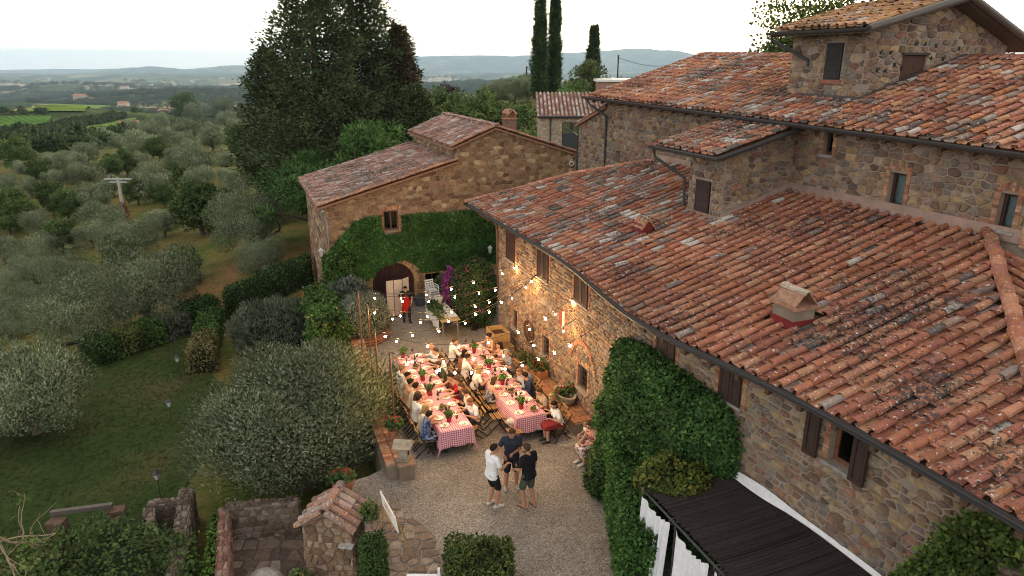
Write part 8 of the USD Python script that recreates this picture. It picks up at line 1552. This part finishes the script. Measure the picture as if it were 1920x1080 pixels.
# wall lanterns, garden lamps
def lantern(label, p, cat='lamp'):
    t = thing('wall_lantern', label, cat, p); mb = MB(); mb.tube([(0, .12, .1), (0, .0, .2), (0, -.12, .16)], .014, (.06, .06, .06), 5); mb.build('bracket', 'metal', t); mb = MB(); mb.lathe([(0, -.16), (.05, -.15), (.1, .08), (.12, .09), (.03, .2), (0, .21)], (0, -.14, 0), (.42, .42, .4), 6); mb.build('lantern_body', 'paint', t); return t
lantern('grey lantern on the ivy wall in the corner by the farmhouse', on_alpha(919, 467, CA - .15)); lantern('grey lantern on the left corner of the cellar', on_alpha(604, 472, CA - .12))
for k, (x, y, lab) in enumerate(((303, 943, 'nearest lawn lamp by the stone enclosure'), (324, 800, 'lawn lamp left of the big olive'), (338, 712, 'lawn lamp by the yellow hedge block'))):
    q = hit(x, y); t = thing('garden_lamp', lab, 'lamp', q, 0, 'garden lamps on the lawn'); mb = MB(); mb.tube([(0, 0, -.1), (0, 0, .78)], .014, (.05, .05, .05), 6); mb.build('post', 'metal', t); mb = MB(); mb.lathe([(0, .76), (.04, .78), (.1, .98), (.0, 1.02)], (0, 0, 0), (.5, .52, .55), 6); mb.build('glass', 'paint', t); mb = MB(); mb.lathe([(.12, .97), (.05, 1.05), (.02, 1.1), (0, 1.1)], (0, 0, 0), (.04, .04, .045), 6); mb.build('cap', 'metal', t)
# sign on its easel
zt1 = 1.42; A0, A1 = PZ(713, 920, zt1), PZ(741, 970, zt1); t = thing('sign_board', 'white sign board on a wooden easel at the edge of the gravel', 'sign'); d = unit(A1 - A0); nrm = np.array([d[1], -d[0], 0]); dn_ = unit(np.array([nrm[0] * -.12, nrm[1] * -.12, -1.0])); Hh = .40
mb = MB(); mb.hexa([A0 + d * x * np.linalg.norm(A1 - A0) + dn_ * z * Hh + nrm * y for x in (0, 1) for y in (-.012, .012) for z in (1, 0)], (.78, .76, .73)); mb.build('board', 'paint', t)
mb = MB(); Lb = np.linalg.norm(A1 - A0); rg = np.random.default_rng(2)
for s in (-1, 1):
    for i in range(9): x0 = rg.uniform(.15, .6); z = .12 + .08 * i; mb.bar(A0 + d * Lb * x0 + dn_ * z * Hh + nrm * s * .0145, A0 + d * Lb * (x0 + rg.uniform(.08, .3)) + dn_ * z * Hh + nrm * s * .0145, .004, .012, (.55, .3, .22), nrm)
mb.build('printed_lines', 'paint', t, kind='stuff')
EZ = (.42, .25, .09); m0 = A0 + d * Lb * .12; m1 = A0 + d * Lb * .88; midt = A0 + d * Lb * .5
for a_, b_ in ((m0 + [0, 0, .06] - nrm * .02, PZ(717, 990)), (m1 + [0, 0, .06] - nrm * .02, PZ(772, 1046)), (midt + [0, 0, .05] - nrm * .03, PZ(762, 1012))): mb = MB(); mb.bar(a_, b_, .035, .025, EZ, nrm); mb.build('easel_leg', 'wood', t)
mb = MB(); mb.bar(m0 + dn_ * Hh + nrm * .02, m1 + dn_ * Hh + nrm * .02, .04, .03, EZ); mb.build('easel_ledge', 'wood', t)
# climbing plant at the bottom right and hose pipe bits
from shapely import contains_xy
pl = Polygon([(abz(on_beta(x, y, WALLB - .1))[0], abz(on_beta(x, y, WALLB - .1))[2]) for x, y in [(1765, 1010), (1800, 960), (1850, 955), (1920, 990), (2000, 1080), (2000, 1200), (1700, 1200), (1660, 1085), (1715, 1050)]]).buffer(0); n = 9000; x0, y0, x1, y1 = pl.bounds; q = RNG.uniform((x0, y0), (x1, y1), (n * 3, 2)); q = q[contains_xy(pl, q[:, 0], q[:, 1])][:n]; n = len(q); nz = meshkit.fbm(np.column_stack([q * 2.2, np.zeros(n)]), 3, 4); k_ = nz > .36; q, nz = q[k_], nz[k_]; n = len(q)
V = WW(np.column_stack([q[:, 0], WALLB - .03 - .5 * nz * RNG.uniform(.2, 1.2, n), q[:, 1]])); N = unit(-N3 + RNG.normal(size=(n, 3)) * .55 + [0, 0, .3]); t = thing('climbing_plant', 'loose yellow-green climbing plant on the wall in the bottom right corner', 'climber'); put_leaves('foliage', [leaves(V, unit(RNG.normal(size=(n, 3)) + [0, 0, -.5]), N, RNG.uniform(.06, .12, n), RNG.uniform(.04, .07, n), tints(n, (.06, .115, .025), .25, (.14, .19, .04), .35))], 'leaf', t, kind='stuff')
